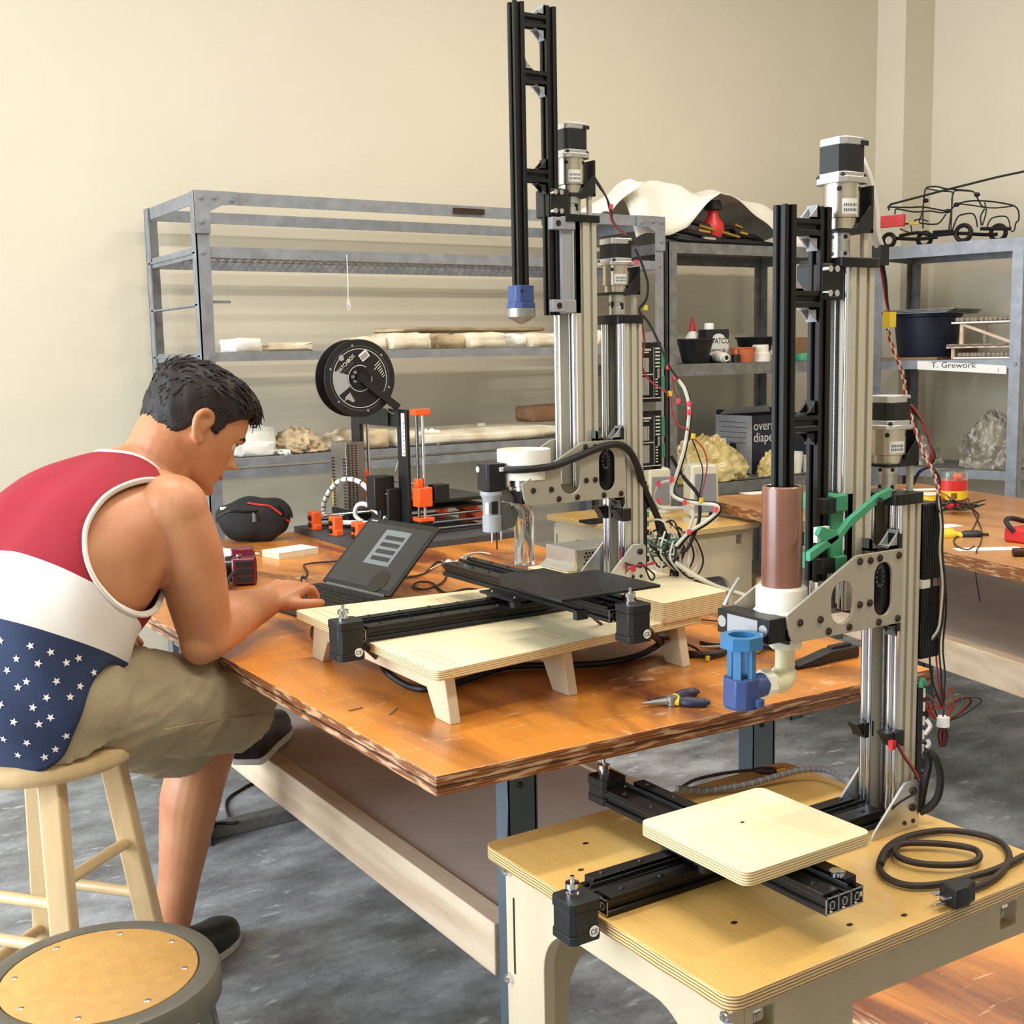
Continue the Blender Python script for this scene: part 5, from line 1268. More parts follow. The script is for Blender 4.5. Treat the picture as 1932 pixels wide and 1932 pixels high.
for i in range(4): b.box(Wd*.42, Wd*.68, Ls*(.42+i*.1), Ls*(.48+i*.1), z0, z1, X=SX)
b.build('window_panels', SCRN, pg, kind='stuff')
MB().prism([(Wd*.74+.030*math.cos(a*PI/12), Ls*.16+.030*math.sin(a*PI/12)) for a in range(24)], 'z', z0, z1, X=SX).build('screen_disc', BLKS, scr)
o = SX @ V((.016 if fs > 0 else .016, Ls-.010, .0036*fs))
text('lid_lettering', 'Lenovo', .008, o, ax*1, upv, LABEL, scr) if fs > 0 else None
# orange stylus beside the hand
p0, p1 = pz(546, 1108, .766), pz(585, 1102, .766)
st = MB().tube([p0, p0.lerp(p1, .3), p1], [.0018, .0032, .0032], 10).build('orange_stylus', ORNG, at=p0); tag(st, 'short orange stylus at the top edge of the laptop keyboard', 'pen')
# camera bag
def bag():
    c = pz(482, 1020, TZ); c.z = TZ
    t = thing('camera_bag', 'black padded nylon camera bag with red piping', 'bag', c)
    Xd, Yd = V((.94, -.34, 0)), V((.34, .94, 0))
    def sec(i, j, k=1.0):
        u = -math.cos(PI*i/35); t_ = 2*PI*j/36
        r_ = max(.004, math.sin(PI*i/35))**.62
        hz = .066*(1+.10*u-.18*max(0, u)**2); hy = .058
        y = hy*r_*math.copysign(abs(math.cos(t_))**.8, math.cos(t_)); z = hz*r_*math.copysign(abs(math.sin(t_))**.75, math.sin(t_))
        z += .004*math.sin(7*u+2*t_); x = .104*u+ .006*math.sin(t_)*u
        return c+Xd*(x*k)+Yd*(y*k)+V((0, 0, max(.001, .062+z*k)))
    MB().grid(lambda i, j: sec(i, j), 36, 36, cv=True).build('bag_body', NYLB, t)
    def surf(u, a, e=.0015):
        i, j = (u+1)/2*35, a/(2*PI)*36; p = sec(i, j); return p+(p-(c+V((0, 0, .062)))).normalized()*e
    MB().tube([surf(u, 3.9+.55*(u+.1)) if 0 else surf(u, 2.35+ (u*1.0), .002) for u in (-.1, .1, .25, .4, .5)], .0028, 6, smooth=4).build('red_piping', MAROON if 0 else RED, t)
    MB().tube([surf(u, 3.05+(u-.6)*1.5, .002) for u in (.58, .68, .76, .82)], .0026, 6, smooth=4).build('red_piping', RED, t)
    MB().tube([surf(u, 2.75+.2*u, .002) for u in (-.75, -.45, -.15, .05)], .0035, 6, smooth=4).build('zip', BLKS, t)
    p = surf(-.02, 2.8, .004); MB().tube([p, p+V((.002, -.004, -.012)), p+V((.001, -.005, -.026))], [.003, .006, .0065], 8, smooth=3).build('zip_pull', GREYD, t)
    p = surf(-.55, 2.05, .002); MB().cb(p, (.020, .004, .008)).build('white_tag', WHITE, t)
    b = MB(); b.tube([surf(.45, 2.35, .003), surf(.55, 2.7, .006), surf(.60, 3.1, .004)], .007, 8, smooth=4, flat=.35); b.build('strap', NYLB, t)
bag()
# red digital camera lying on its back, lens to the left
def camera():
    c = pz(463, 1098, TZ); c.z = TZ
    t = thing('digital_camera', 'dark red bridge camera with a black lens', 'camera', c)
    x, y = V((.84, -.30, 0)), V((.30, .84, 0)); X = frame(c, x, y)
    MB().prism(rrect(-.045, .045, 0, .068, .008, 4), 'x', -.026, .026, X=X @ M4(((1, 0, 0, 0), (0, 1, 0, 0), (0, 0, 1, 0), (0, 0, 0, 1)))).build('body', MAROON, t, bev=.004)
    MB().prism([(-.022, .066), (-.016, .083), (.014, .085), (.022, .066)], 'x', -.030, .022, X=X).build('flash_hump', MAROON, t, bev=.003)
    MB().box(.0262, .0275, -.036, .036, .008, .056, X=X).build('rear_screen', BLKS, t, bev=.0006)
    b = MB(); b.cyl(X @ V((-.026, -.004, .034)), X @ V((-.044, -.004, .034)), .031, .030, 28).cyl(X @ V((-.044, -.004, .034)), X @ V((-.062, -.004, .034)), .027, .027, 28); ln = b.build('lens', BLKS, t)
    MB().cyl(X @ V((-.0625, -.004, .034)), X @ V((-.0635, -.004, .034)), .020, .020, 24).build('front_glass', SCRN, ln)
    MB().cyl(X @ V((-.0435, -.004, .034)), X @ V((-.0445, -.004, .034)), .0312, .0312, 28).build('chrome_ring', CHROME, ln)
    MB().prism(rrect(-.058, -.034, .004, .066, .006, 3), 'x', -.030, .024, X=X).build('grip', MAROON, t, bev=.004)
    for k in range(3): MB().box(-.022, .018, -.0592, -.0578, .010+k*.018, .024+k*.018, X=X).build('grip_panel', RUB, t, bev=.0006)
    MB().cyl(X @ V((-.012, -.036, .068)), X @ V((-.012, -.036, .073)), .007, n=16).build('shutter_button', CHROME, t)
    MB().tube([X @ V((.0, -.047, .06)), X @ V((-.03, -.060, .03)), X @ V((-.05, -.07, .004)), X @ V((-.08, -.06, .003)), X @ V((-.09, -.02, .003))], .0045, 8, smooth=5, flat=.3).build('neck_strap', NYLB, t)
camera()
# note pads and sheets
def pad(name, label, cat, c, sx_, sy_, h, rz, mt, mt2=None):
    t = thing(name, label, cat, c, rz)
    MB().box(-sx_/2, sx_/2, -sy_/2, sy_/2, 0, h).build('page_block' if mt2 else 'sheet', mt2 or mt, t, loc=True)
    if mt2: MB().box(-sx_/2-.0005, sx_/2+.0005, -sy_/2-.0005, sy_/2+.0005, h, h+.0012).build('top_page', mt, t, loc=True)
PAGES = mat('cream_page_edges', (214, 200, 168), .8, 0, var=.1, scale=4, stretch=(1, 1, 60))
c = pz(548, 1047, TZ+.0003); pad('notepad', 'small cream-edged notepad lying right of the red camera', 'notepad', c, .125, .080, .016, .20, PAPER, PAGES)
c = pz(405, 1045, TZ+.0003); pad('paper_sheet', 'white paper sheet showing behind the person\'s arm', 'paper', c, .15, .20, .0012, .3, PAPER)
# usb lead
def cable(name, label, pts, r, mt, sm=6, plugs=(), cat='cable', group=None, n=8):
    t = thing(name, label, cat, pts[0], 0, group)
    MB().tube(pts, r, n, smooth=sm).build('cord', mt, t)
    for i, (a, b_, r0, m_) in enumerate(plugs): MB().tube([a, b_], r0, 10).build('plug', m_, t)
    return t
P_ = lambda *a, z=TZ+.004: [pz(x, y, z) for x, y in a]
pts = P_((700, 1062), (660, 1058), (620, 1060), (585, 1063), (573, 1067), (580, 1078), (578, 1088), (570, 1093))
cable('usb_lead', 'short black USB lead ending in a plug near the person\'s fingers', pts, .0022, RUB, plugs=[(pts[-1]+V((.004, .004, .002)), pts[-1]+V((-.006, -.022, .002)), .0065, BLKP), (pts[-1]+V((-.006, -.022, .002)), pts[-1]+V((-.009, -.036, .002)), .0045, CHROME)])
pts = P_((765, 1090), (800, 1082), (826, 1060), (842, 1075), (836, 1098), (800, 1112), (780, 1106), (790, 1098), (815, 1100), (840, 1118), (880, 1111), (905, 1113))
cable('laptop_cable', 'black laptop cord looping on the table behind the white platform', pts, .0025, RUB)
pts = P_((792, 1085), (830, 1065), (862, 1058), (880, 1046), (905, 1042), (925, 1045)) ; pts2 = P_((862, 1058), (858, 1075), (880, 1083), (905, 1082), (890, 1066), (868, 1062), (850, 1068), (846, 1080), (870, 1090), (902, 1088))
t = cable('earphones', 'tangled white earphones beside the rear printer rail', pts, .0016, WIREW)
MB().tube(pts2, .0016, 6, smooth=6).build('cord', WIREW, t); MB().sph(pz(846, 1062, TZ+.0095), .009, 12, 8).build('ear_bud', WHITE, t); MB().sph(pz(862, 1070, TZ+.0095), .009, 12, 8).build('ear_bud', WHITE, t)
# needle nose pliers
def pliers():
    z = TZ+.007; t = thing('pliers', 'needle-nose pliers with dark blue grips lying open on the table', 'pliers', pz(1275, 1322, TZ))
    a = pz(1212, 1327, z); j = pz(1268, 1322, z); h1 = [j, pz(1280, 1314, z), pz(1296, 1308, z), pz(1318, 1304, z)]; h2 = [j, pz(1288, 1323, z), pz(1312, 1325, z), pz(1340, 1325, z)]
    jw = MB().tube([a, a.lerp(j, .5), j], [.0016, .0045, .008], 8, flat=.7).build('jaw', PSU, t)
    MB().tube([pz(1222, 1321, z), pz(1245, 1319, z), j], [.0016, .004, .007], 8, flat=.7).build('jaw', BRONZ, t)
    MB().cyl(j-V((0, 0, .006)), j+V((0, 0, .007)), .0085, n=16).build('pivot', PSU, t)
    for h in (h1, h2):
        MB().tube(h, [.0065, .0075, .0085, .0075, .004], 10, smooth=5, flat=.75).build('grip', NAVYG, t); MB().tube([h[0].lerp(h[1], .25), h[0].lerp(h[1], .7)], .0078, 10, flat=.8).build('yellow_band', YELL, t)
NAVYG = mat('navy_grip', (32, 34, 62), .45, 0, var=.15)
pliers()
# black utility tool
a, b_ = pz(1496, 1246, TZ+.014), pz(1612, 1222, TZ+.014)
t = thing('cutting_tool', 'chunky black cutting tool behind the pale pipe elbow', 'tool', a.lerp(b_, .5)-V((0, 0, .014)))
d = (b_-a).normalized(); X = frame(a-V((0, 0, .014)), d, V((-d.y, d.x, 0))); L_ = (b_-a).length
MB().prism([(0, .002), (L_*.2, 0), (L_, 0), (L_, .020), (L_*.55, .021), (L_*.25, .013), (0, .007)], 'y', -.012, .012, X=X).build('handle', BLKP, t, bev=.003)
MB().prism([(L_*.55, .020), (L_*.92, .019), (L_*.90, .026), (L_*.6, .026)], 'y', -.006, .006, X=X).build('slider', RUB, t, bev=.001)
MB().box(L_*.35, L_*.75, -.0126, -.0120, .008, .012, X=X).build('side_groove', BLKS, t)
MB().box(-.04, .02, -.009, .009, .002, .008, X=X).build('blade', BRONZ, t)
# red tape measure peeking out behind the platform leg
c = pz(600, 1222, TZ); t = thing('tape_measure', 'red and dark tape measure half hidden behind the left platform leg', 'tape measure', c)
MB().cyl(c+V((.02, .0, .022)), c+V((.02, .03, .022)), .022, n=28).build('case', BRONZ, t, bev=.002); MB().cyl(c+V((.02, -.001, .022)), c+V((.02, .0, .022)), .013, n=24).build('red_face', RED, t)
# slivers of wood
for i, (x0, y0, x1, y1, lab) in enumerate(((657, 1341, 684, 1335, 'thin wood sliver lying left of the front platform leg'), (733, 1349, 748, 1336, 'fine pale splinter near the front platform leg'), (1442, 1268, 1490, 1272, 'brown stick under the blue nozzle elbow'))):
    p, q2 = pz(x0, y0, TZ+.001), pz(x1, y1, TZ+.001); tag(MB().bar(p, q2, .003 if i != 2 else .008, .002).build('wood_sliver', CARDB, at=p), lab, 'splinter')
# ------------------------------------------------------------------ desktop printer on its mat
MAT = tag(MB().prism([(1.385, 2.865), (1.86, 2.88), (1.88, 3.40), (1.395, 3.415)], 'z', TZ, TZ+.018).build('foam_mat', DGREY, at=(1.62, 3.13, TZ), bev=.001), 'dark grey foam mat under the orange and black desktop printer', 'mat')
def prusa():
    z0 = TZ+.018; t = thing('desktop_printer', 'black desktop 3D printer with orange corner parts and a filament spool bracket', 'printer', (1.6, 3.15, z0))
    xf = 1.565; ya, yb = 2.985, 3.345; zt = 1.125; w = .058; xr = xf+.062
    b = MB(); b.prism([(ya, z0+.03), (ya, zt), (yb, zt), (yb, z0+.03), (yb-w, z0+.03), (yb-w, zt-.05), (ya+w, zt-.05), (ya+w, z0+.03)], 'x', xf, xf+.010); fr = b.build('frame', BLKP, t, bev=.001)
    MB().box(xf-.0006, xf, ya+.010, ya+.030, zt-.13, zt-.01).build('frame_label', LABEL, fr); 
    b = MB()
    for i in range(8): b.box(xf-.0008, xf-.0006, ya+.013, ya+.020, zt-.124+i*.012, zt-.121+i*.012)
    b.build('label_print', BLKP, fr)
    # z rods with orange ends, x carriage ends
    for y in (ya-.020, yb-.03):
        for dx in (.022, .040): MB().cyl((xr-dx, y, z0+.02), (xr-dx, y, zt-.01), .0045, n=10).build('z_rod', CHROME if dx < .03 else SCREW, t)
        MB().box(xr-.052, xr-.004, y-.016, y+.016, zt-.016, zt+.002).build('rod_top', ORNG, t, bev=.002)
        MB().box(xr-.050, xr-.006, y-.020, y+.020, z0+.085, z0+.14).box(xr-.050, xr-.030, y-.012, y+.012, z0+.14, z0+.165).build('x_end', ORNG, t, bev=.003)
        MB().box(xr-.050, xr-.008, y-.021, y+.021, z0+.004, z0+.045).build('z_motor', BLKP, t, bev=.001)
        MB().box(xr-.050, xr-.004, y-.024, y+.024, z0+.045, z0+.055).build('z_motor_mount', ORNG, t, bev=.001)
    MB().box(xr+.0, xr+.045, ya-.045, ya-.002, z0+.10, z0+.145).build('x_motor', BLKP, t, bev=.001)
    for dz in (.10, .145): MB().cyl((xr-.03, ya-.02, z0+dz), (xr-.03, yb-.02, z0+dz), .004, n=8).build('x_rod', CHROME, t)
    ex = MB().box(xf-.075, xf-.012, ya+.06, ya+.115, z0+.075, z0+.17).box(xf-.06, xf-.03, ya+.06, ya+.12, z0+.04, z0+.08).build('extruder', BLKP, t, bev=.003)
    # electronics box, power unit
    eb = MB().box(xf-.042, xf-.0005, ya+.045, ya+.045+.105, z0+.03, z0+.135).build('electronics_box', BLKP, t, bev=.003)
    for yy in (ya+.055, ya+.14):
        for zz in (.05, .12): bolt(eb, (xf-.042, yy, z0+zz), (-1, 0, 0), .003, .002, SILV)
    pu = MB().box(xf-.060, xf-.0005, yb-.085, yb+.02, z0+.035, z0+.255).build('power_unit', PSUR, t, bev=.001)
    MB().box(xf-.064, xf+.004, yb-.090, yb+.024, z0+.0, z0+.055).build('power_unit_cover', BLKP, pu, bev=.003)
    b = MB()
    for i in range(16):
        for y0, y1 in ((yb-.084, yb-.062), (yb-.004, yb+.018)): b.box(xf-.0606, xf-.060, y0, y1, z0+.06+i*.0095, z0+.0645+i*.0095)
    b.build('vent_slots', BLKS, pu, kind='stuff')
    b = MB()
    for i in range(26):
        for k in range(3): b.box(xf-.0605+.012*k+.006, xf-.0605+.012*k+.012, yb-.0855, yb-.085, z0+.06+i*.0073, z0+.0635+i*.0073)
    b.build('vent_slots', BLKS, pu, kind='stuff')
    MB().box(xf-.040, xf-.034, yb+.0202, yb+.0206, z0+.1, z0+.2).build('warning_strip', YELL, pu); MB().box(xf-.0612, xf-.0606, yb+.013, yb+.019, z0+.06, z0+.14).build('warning_strip', YELL, pu)
    # Y axis: rods, orange corners, bed
    for y in (3.05, 3.25): MB().cyl((1.42, y, z0+.045), (1.84, y, z0+.045), .005, n=10).build('y_rod', CHROME, t)
    for dz in (.012, .03):
        for y in (3.0, 3.30): MB().cyl((1.40, y, z0+dz), (1.86, y, z0+dz), .005, n=10).build('threaded_rod', SCREW, t)
    for x, s in ((1.415, -1), (1.845, 1)):
        for y in (3.0, 3.15, 3.30):
            o = MB().box(x-.014, x+.014, y-.020, y+.020, z0, z0+.055).box(x-.012, x+.012, y-.026, y+.0, z0+.0, z0+.018).build('orange_corner', ORNG, t, bev=.003)
            for zz in (.014, .036): MB().cyl((x+s*.0145, y, z0+zz), (x+s*.020, y, z0+zz), .008, n=6).build('rod_nut', BLKP, o)
    MB().prism([(1.80, z0+.055), (1.86, z0+.055), (1.90, z0+.012), (1.87, z0+.005)], 'y', 3.10, 3.16).build('display_bracket', ORNG, t, bev=.001)
    bd = MB().box(1.62, 1.87, 3.03, 3.27, z0+.082, z0+.090).build('heat_bed', BLKP, t, bev=.001); MB().box(1.625, 1.865, 3.035, 3.265, z0+.090, z0+.0915).build('steel_sheet', BLKS, bd)
    MB().box(1.63, 1.86, 3.06, 3.24, z0+.060, z0+.066).build('bed_carriage', BLKP, t)
    # sleeved looms arching behind
    q1 = [V((xf-.05, ya+.09, z0+.10)), V((xf-.075, ya+.16, z0+.15)), V((xf-.09, ya+.26, z0+.145)), V((xf-.10, ya+.34, z0+.09)), V((xf-.10, ya+.36, z0+.04)), V((xf-.09, ya+.30, z0+.02)), V((xf-.06, ya+.2, z0+.025))]
    sl = MB().tube(q1, .0075, 10, smooth=6).build('spiral_sleeve', WIREW, t)
    b = MB(); qq = spline(q1, 6)
    for k in range(1, len(qq)-6, 2): b.tube([qq[k], qq[k]+(qq[k+1]-qq[k])*.3], .0080, 10)
    b.build('sleeve_rings', BLKP, sl, kind='stuff')
    q2_ = [V((xf-.045, ya+.06, z0+.05)), V((xf-.07, ya+.12, z0+.085)), V((xf-.08, ya+.165, z0+.08)), V((xf-.08, ya+.175, z0+.045)), V((xf-.06, ya+.10, z0+.02))]
    MB().tube(q2_, .0068, 10, smooth=6).build('spiral_sleeve', WIREW, t)
    # spool bracket
    c = V((1.455, 3.06, 1.215))
    b = MB(); b.prism([(xf-.002, zt), (xf+.012, zt), (xf+.012, zt-.045), (xf+.004, zt-.05), (xf-.006, zt-.045), (xf-.006, zt)], 'y', 3.085, 3.095).prism([(xf-.006, zt), (xf+.012, zt), (xf+.012, zt-.045), (xf-.006, zt-.045)], 'y', 3.02, 3.03)
    b.bar((xf+.0, 3.03, zt+.005), (c.x, 3.035, c.z), .020, .010, (0, 1, 0)).cyl((c.x, 3.02, c.z), (c.x, 3.13, c.z), .012, n=16); b.build('spool_arm', BLKP, t)
    return c
PSUR = mat('brushed_psu_steel', (150, 140, 132), .3, .75, var=.12, scale=5)
SC_ = prusa()
def spool(c):
    t = thing('filament_spool', 'big black filament spool with printed white label ring', 'spool', (c.x, 3.07, c.z-.1))
    y0, y1 = 3.04, 3.103; R_ = .107
    for y, dy in ((y0, .004), (y1, -.004)):
        MB().lathe([(.026, y), (R_, y), (R_, y+dy), (.026, y+dy), (.026, y)], (c.x, 0, c.z), 56, ax='y').build('flange', BLKP, t, bev=.0008)
    MB().cyl((c.x, y0+.004, c.z), (c.x, y1-.004, c.z), .080, n=48).build('wound_filament', BLKS, t)
    def ringp(r0, r1, y, a0=0, a1=2*PI, n=64, mt=LABEL, nm='label_ring'):
        b = MB().grid(lambda i, j: (c.x+(r0, r1)[j]*math.cos(a0+(a1-a0)*i/n), y, c.z+(r0, r1)[j]*math.sin(a0+(a1-a0)*i/n)), n+1, 2, sm=False); return b.build(nm, mt, t)
    y = y0-.0006
    ringp(.080, .0815, y); ringp(.035, .0365, y, 1.0, 6.4); ringp(.088, .0888, y, mt=GREYL)
    ringp(.038, .079, y-.0002, 2.87, 3.75, 24, GREYP, 'label_sector')
    a = math.radians(42); ux, uz = V((math.cos(a), 0, math.sin(a))), V((-math.sin(a), 0, math.cos(a)))
    text('label_lettering', 'HATCHBOX', .0155, c+V((-.064, y-.0008-c.y, .014)), ux, uz, LABEL, t, sx=.80)
    text('label_lettering', 'performance in print', .005, c+V((-.050, y-.0008-c.y, .015)), ux, uz, GREYL, t)
    # cube emblem and barcode sticker
    o = c+V((-.055, y-.0006-c.y, .056)); b = MB()
    for k in range(3):
        aa = k*2.094+.5; b.add([o, o+V((.008*math.cos(aa), 0, .008*math.sin(aa))), o+V((.0096*math.cos(aa+1.047), 0, .0096*math.sin(aa+1.047))), o+V((.008*math.cos(aa+2.094), 0, .008*math.sin(aa+2.094)))], [(0, 1, 2, 3)])
    b.build('cube_emblem', GREYP, t)
    X = frame(c+V((.014, y-.0004-c.y, .062)), V((.8, 0, .6)), V((-.6, 0, .8)))
    st = MB().box(-.014, .014, -.011, .011, 0, .0003, X=X).build('barcode_sticker', LABEL, t)
    b = MB(); [b.box(-.011+i*.0022, -.011+i*.0022+(.0007 if i % 3 else .0013), -.008, .006, .0003, .0006, X=X) for i in range(10)]; b.build('barcode', BLKP, st)
    for i, (dx, dz) in enumerate(((.052, .038), (-.040, -.052))):
        b = MB()
        for k in range(7): X2 = frame(c+V((dx, y-.0006-c.y, dz))+ux*0+V((.004*k, 0, -.0052*k)) if i == 0 else c+V((dx+.0035*k, y-.0006-c.y, dz+.004-.002*k)), ux, uz); b.box(-.008 if k != 1 else -.016, .012-.002*k, 0, .0018, 0, .0002, X=X2)
        b.build('fine_print', LABEL, t, kind='stuff')
    MB().cyl((c.x, y-.0009, c.z), (c.x, y, c.z), .030, n=32).build('hub', BLKS, t)
    b = MB()
    for k in range(5): b.prism([(c.x-.010+.012*math.cos(k*1.1+2)+.006*math.cos(j*PI/3), c.z+.004+.014*math.sin(k*1.1+2)+.005*math.sin(j*PI/3)) for j in range(6)], 'y', y-.0014, y-.001)
    b.build('hub_opening', GREYL, t, kind='stuff')
    b = MB()
    for k in range(6): aa = k*1.047+.75; b.cyl((c.x+.092*math.cos(aa), y-.0002, c.z+.092*math.sin(aa)), (c.x+.092*math.cos(aa), y, c.z+.092*math.sin(aa)), .003, n=10)
    b.build('flange_hole', GREYP, t, kind='stuff')
    MB().tube([(c.x+.08, 3.07, c.z-.06), (c.x+.10, 3.06, c.z-.10), (1.60, 3.04, 1.10), (1.56, 3.05, .95)], .0009, 5, smooth=6).build('filament_strand', WIREW, t)
spool(SC_)
# ------------------------------------------------------------------ middle shelf: dust sheet, hoses, pots
ZT, ZM, ZL_ = 1.686, 1.223, .746
def dust_sheet():
    t = thing('dust_sheet', 'white dust sheet draped like a tent over hoses on the top shelf', 'sheet', (3.35, 3.8, ZT))
    def fn(i, j):
        u = i/60; v = j/36; x = 2.90+1.02*u
        ridge = np.interp(x, [2.9, 2.97, 3.05, 3.32, 3.6, 3.8, 3.92], [1.86, 1.945, 1.935, 1.905, 1.875, 1.85, 1.80])
        fr = np.interp(x, [2.9, 3.06, 3.14, 3.31, 3.36, 3.68, 3.73, 3.92], [1.70, 1.72, 1.75, 1.893, 1.888, 1.70, 1.688, 1.69])
        y = 3.63+.46*v
        if v < .32: k = v/.32; z = fr+(ridge-fr)*math.sin(k*PI/2)
        else: k = (v-.32)/.68; z = ridge-(ridge-ZT-.02)*k**1.6
        z += .009*math.sin(9*u*PI+3*v)*math.sin(PI*min(1, v*1.5)+.4)+.006*math.sin(23*u+11*v)+.004*math.sin(41*u-17*v)
        x += .02*math.sin(5*v+2*u)
        return (x, y, max(ZT+.004, z))
    o = MB().grid(fn, 61, 37).build('cloth', TARP, t); m_ = o.modifiers.new('s', 'SOLIDIFY'); m_.thickness = .003
    # the rolled left end hanging over the long shelf
    def f2(i, j):
        u = i/20; v = j/14; p = V((2.80+.16*u, 3.66+.3*v, 1.79+.13*u*(1-.4*v)+.010*math.sin(13*v+5*u)))
        return p
    o = MB().grid(f2, 21, 15).build('loose_end', TARP, t); m_ = o.modifiers.new('s', 'SOLIDIFY'); m_.thickness = .003
dust_sheet()
q = random.Random(2)
for k, lab in enumerate(('thick black hose coiled lowest under the dust sheet', 'black hose curving right under the dust sheet with brass fittings', 'black hose looping over the others beside the red valve')):
    t = thing('hose', lab, 'hose', (3.3, 3.7, ZT), 0, 'hoses under the dust sheet')
    y = 3.645+.03*k; z = ZT+.014+.016*k
    pts = [V((3.06, y+.06, z+.03)), V((3.16, y, z+.022*k)), V((3.30+.03*k, y, z)), V((3.42, y+.01, z+.01*k)), V((3.56, y+.02, z+.012*(k == 1))), V((3.66, y+.05, ZT+.013))]
    if k == 2: pts = [V((3.04, y+.05, z+.04)), V((3.12, y, z+.05)), V((3.22, y-.02, z+.045)), V((3.34, y-.02, z+.02)), V((3.44, y, z+.03)), V((3.50, y+.03, z))]
    MB().tube(pts, .012, 12, smooth=6).build('hose_body', RUB, t)
    for f in ((3.24, 3.30), (3.46, 3.50))[:2 if k else 1]: MB().cyl((f[0], y-.004, z+.018*k+.008), (f[1], y-.004, z+.014*k+.006), .0085, n=10).build('brass_fitting', BRASS if k else ALUB, t)
t = thing('gas_valve', 'red gas regulator with a black knob under the dust sheet', 'valve', (3.35, 3.70, ZT))
c = V((3.345, 3.70, 0)); MB().lathe([(0, ZT+.01), (.03, ZT+.02), (.046, ZT+.055), (.044, ZT+.085), (.024, ZT+.115), (.018, ZT+.14), (0, ZT+.14)], c, 24).build('body', RED, t)
MB().lathe([(0, ZT+.14), (.034, ZT+.142), (.036, ZT+.155), (.030, ZT+.178), (0, ZT+.18)], c, 20).build('knob', BLKP, t); MB().cyl(c+V((-.10, -.03, ZT+.075)), c+V((.10, -.045, ZT+.035)), .006, n=8).build('brass_stem', BRASS, t)
def pot(name, label, x, y, r, h, z, mt, group=None):
    t = thing(name, label, 'pot', (x, y, z), 0, group)
    MB().lathe([(0, z), (r*.62, z), (r*.64, z+.004), (r*.92, z+h*.94), (r, z+h*.94), (r, z+h), (r*.93, z+h), (r*.9, z+h*.9), (0, z+h*.85)], (x, y, 0), 32).build('vessel', mt, t); return t
pot('plant_pot', 'black tapered pot with a clear bag behind it, left on the middle shelf', 3.268, 3.72, .080, .098, ZM, BLKP, 'black pots')
pot('plant_pot', 'black tapered pot standing farther right behind the white pipe cap', 3.80, 3.93, .088, .105, ZM, BLKP, 'black pots')
def fcl(i, j):
    a = 2*PI*i/40; f = j/10; r_ = .125-.05*f+.012*math.sin(5*a+3*f)+.008*math.sin(11*a); return (3.235+r_*math.cos(a)*(1.0 if math.cos(a) < 0 else .9), 3.93+r_*math.sin(a)*.7, ZM+.002+.12*f+.012*math.sin(3*a+2)*f)
tag(MB().grid(fcl, 40, 11, cu=True).build('plastic_bag', FILMC, at=(3.23, 3.93, ZM)), 'clear plastic bag crumpled behind the left black pot', 'bag')
t = thing('glue_bottle', 'white glue bottle with a red cone tip behind the tin', 'bottle', (3.36, 3.84, ZM)); MB().lathe([(0, ZM), (.028, ZM), (.03, ZM+.01), (.03, ZM+.105), (.014, ZM+.13), (0, ZM+.13)], (3.36, 3.84, 0), 24).build('bottle_body', PVC, t); MB().lathe([(.015, ZM+.13), (.013, ZM+.145), (.005, ZM+.185), (0, ZM+.187)], (3.36, 3.84, 0), 16).build('red_tip', RED, t)
t = thing('oil_tin', 'rectangular black and white tin of finishing oil with a white cap', 'can', (3.42, 3.74, ZM))
MB().prism(rrect(3.352, 3.470, 3.735, 3.80, .008, 3), 'z', ZM, ZM+.135).build('tin_body', CAN, t, bev=.002); MB().box(3.358, 3.463, 3.7335, 3.735, ZM+.03, ZM+.098).build('white_label', LABEL, t)
MB().prism([(3.409+.036*math.cos(a*PI/10), ZM+.092+.026*math.sin(a*PI/10)) for a in range(11)], 'y', 3.7333, 3.735).build('label_arch', LABEL, t)
MB().lathe([(0, ZM+.135), (.020, ZM+.135), (.020, ZM+.158), (.018, ZM+.161), (0, ZM+.161)], (3.385, 3.767, 0), 20).build('screw_cap', WHITE, t)
text('tin_lettering', 'WATCO', .031, (3.356, 3.7325, ZM+.078), (1, 0, 0), (0, 0, 1), BLKP, t, sx=.92); text('tin_lettering', 'DANISH OIL', .018, (3.362, 3.7325, ZM+.044), (1, 0, 0), (0, 0, 1), BLKP, t, sx=.85)
t = thing('squeeze_bottle', 'white squeeze bottle lying on its side before the tin', 'bottle', (3.38, 3.66, ZM)); MB().cyl((3.368, 3.655, ZM+.020), (3.385, 3.72, ZM+.026), .019, .023, 20).build('bottle_body', PVC, t, bev=.003); MB().cyl((3.365, 3.640, ZM+.020), (3.368, 3.657, ZM+.020), .015, n=16).build('neck', PVC, t); MB().cyl((3.3645, 3.6385, ZM+.020), (3.365, 3.641, ZM+.020), .009, n=16).build('spout_hole', BLKP, t)
t = thing('small_jar', 'small black jar between the white bottle and the orange cup', 'jar', (3.43, 3.655, ZM)); MB().lathe([(0, ZM), (.018, ZM), (.018, ZM+.03), (.015, ZM+.032), (0, ZM+.032)], (3.43, 3.655, 0), 16).build('jar_body', BLKP, t)
t = thing('orange_cup', 'short orange plastic measuring cup on the middle shelf', 'cup', (3.50, 3.69, ZM)); MB().lathe([(0, ZM), (.044, ZM), (.054, ZM+.056), (.057, ZM+.056), (.057, ZM+.060), (.050, ZM+.060), (.042, ZM+.008), (0, ZM+.008)], (3.50, 3.69, 0), 12, sm=False).build('cup_body', TERRA, t); MB().tube([(3.45, 3.67, ZM+.05), (3.43, 3.655, ZM+.045), (3.432, 3.655, ZM+.02), (3.455, 3.67, ZM+.012)], .005, 8, smooth=4).build('handle', TERRA, t)
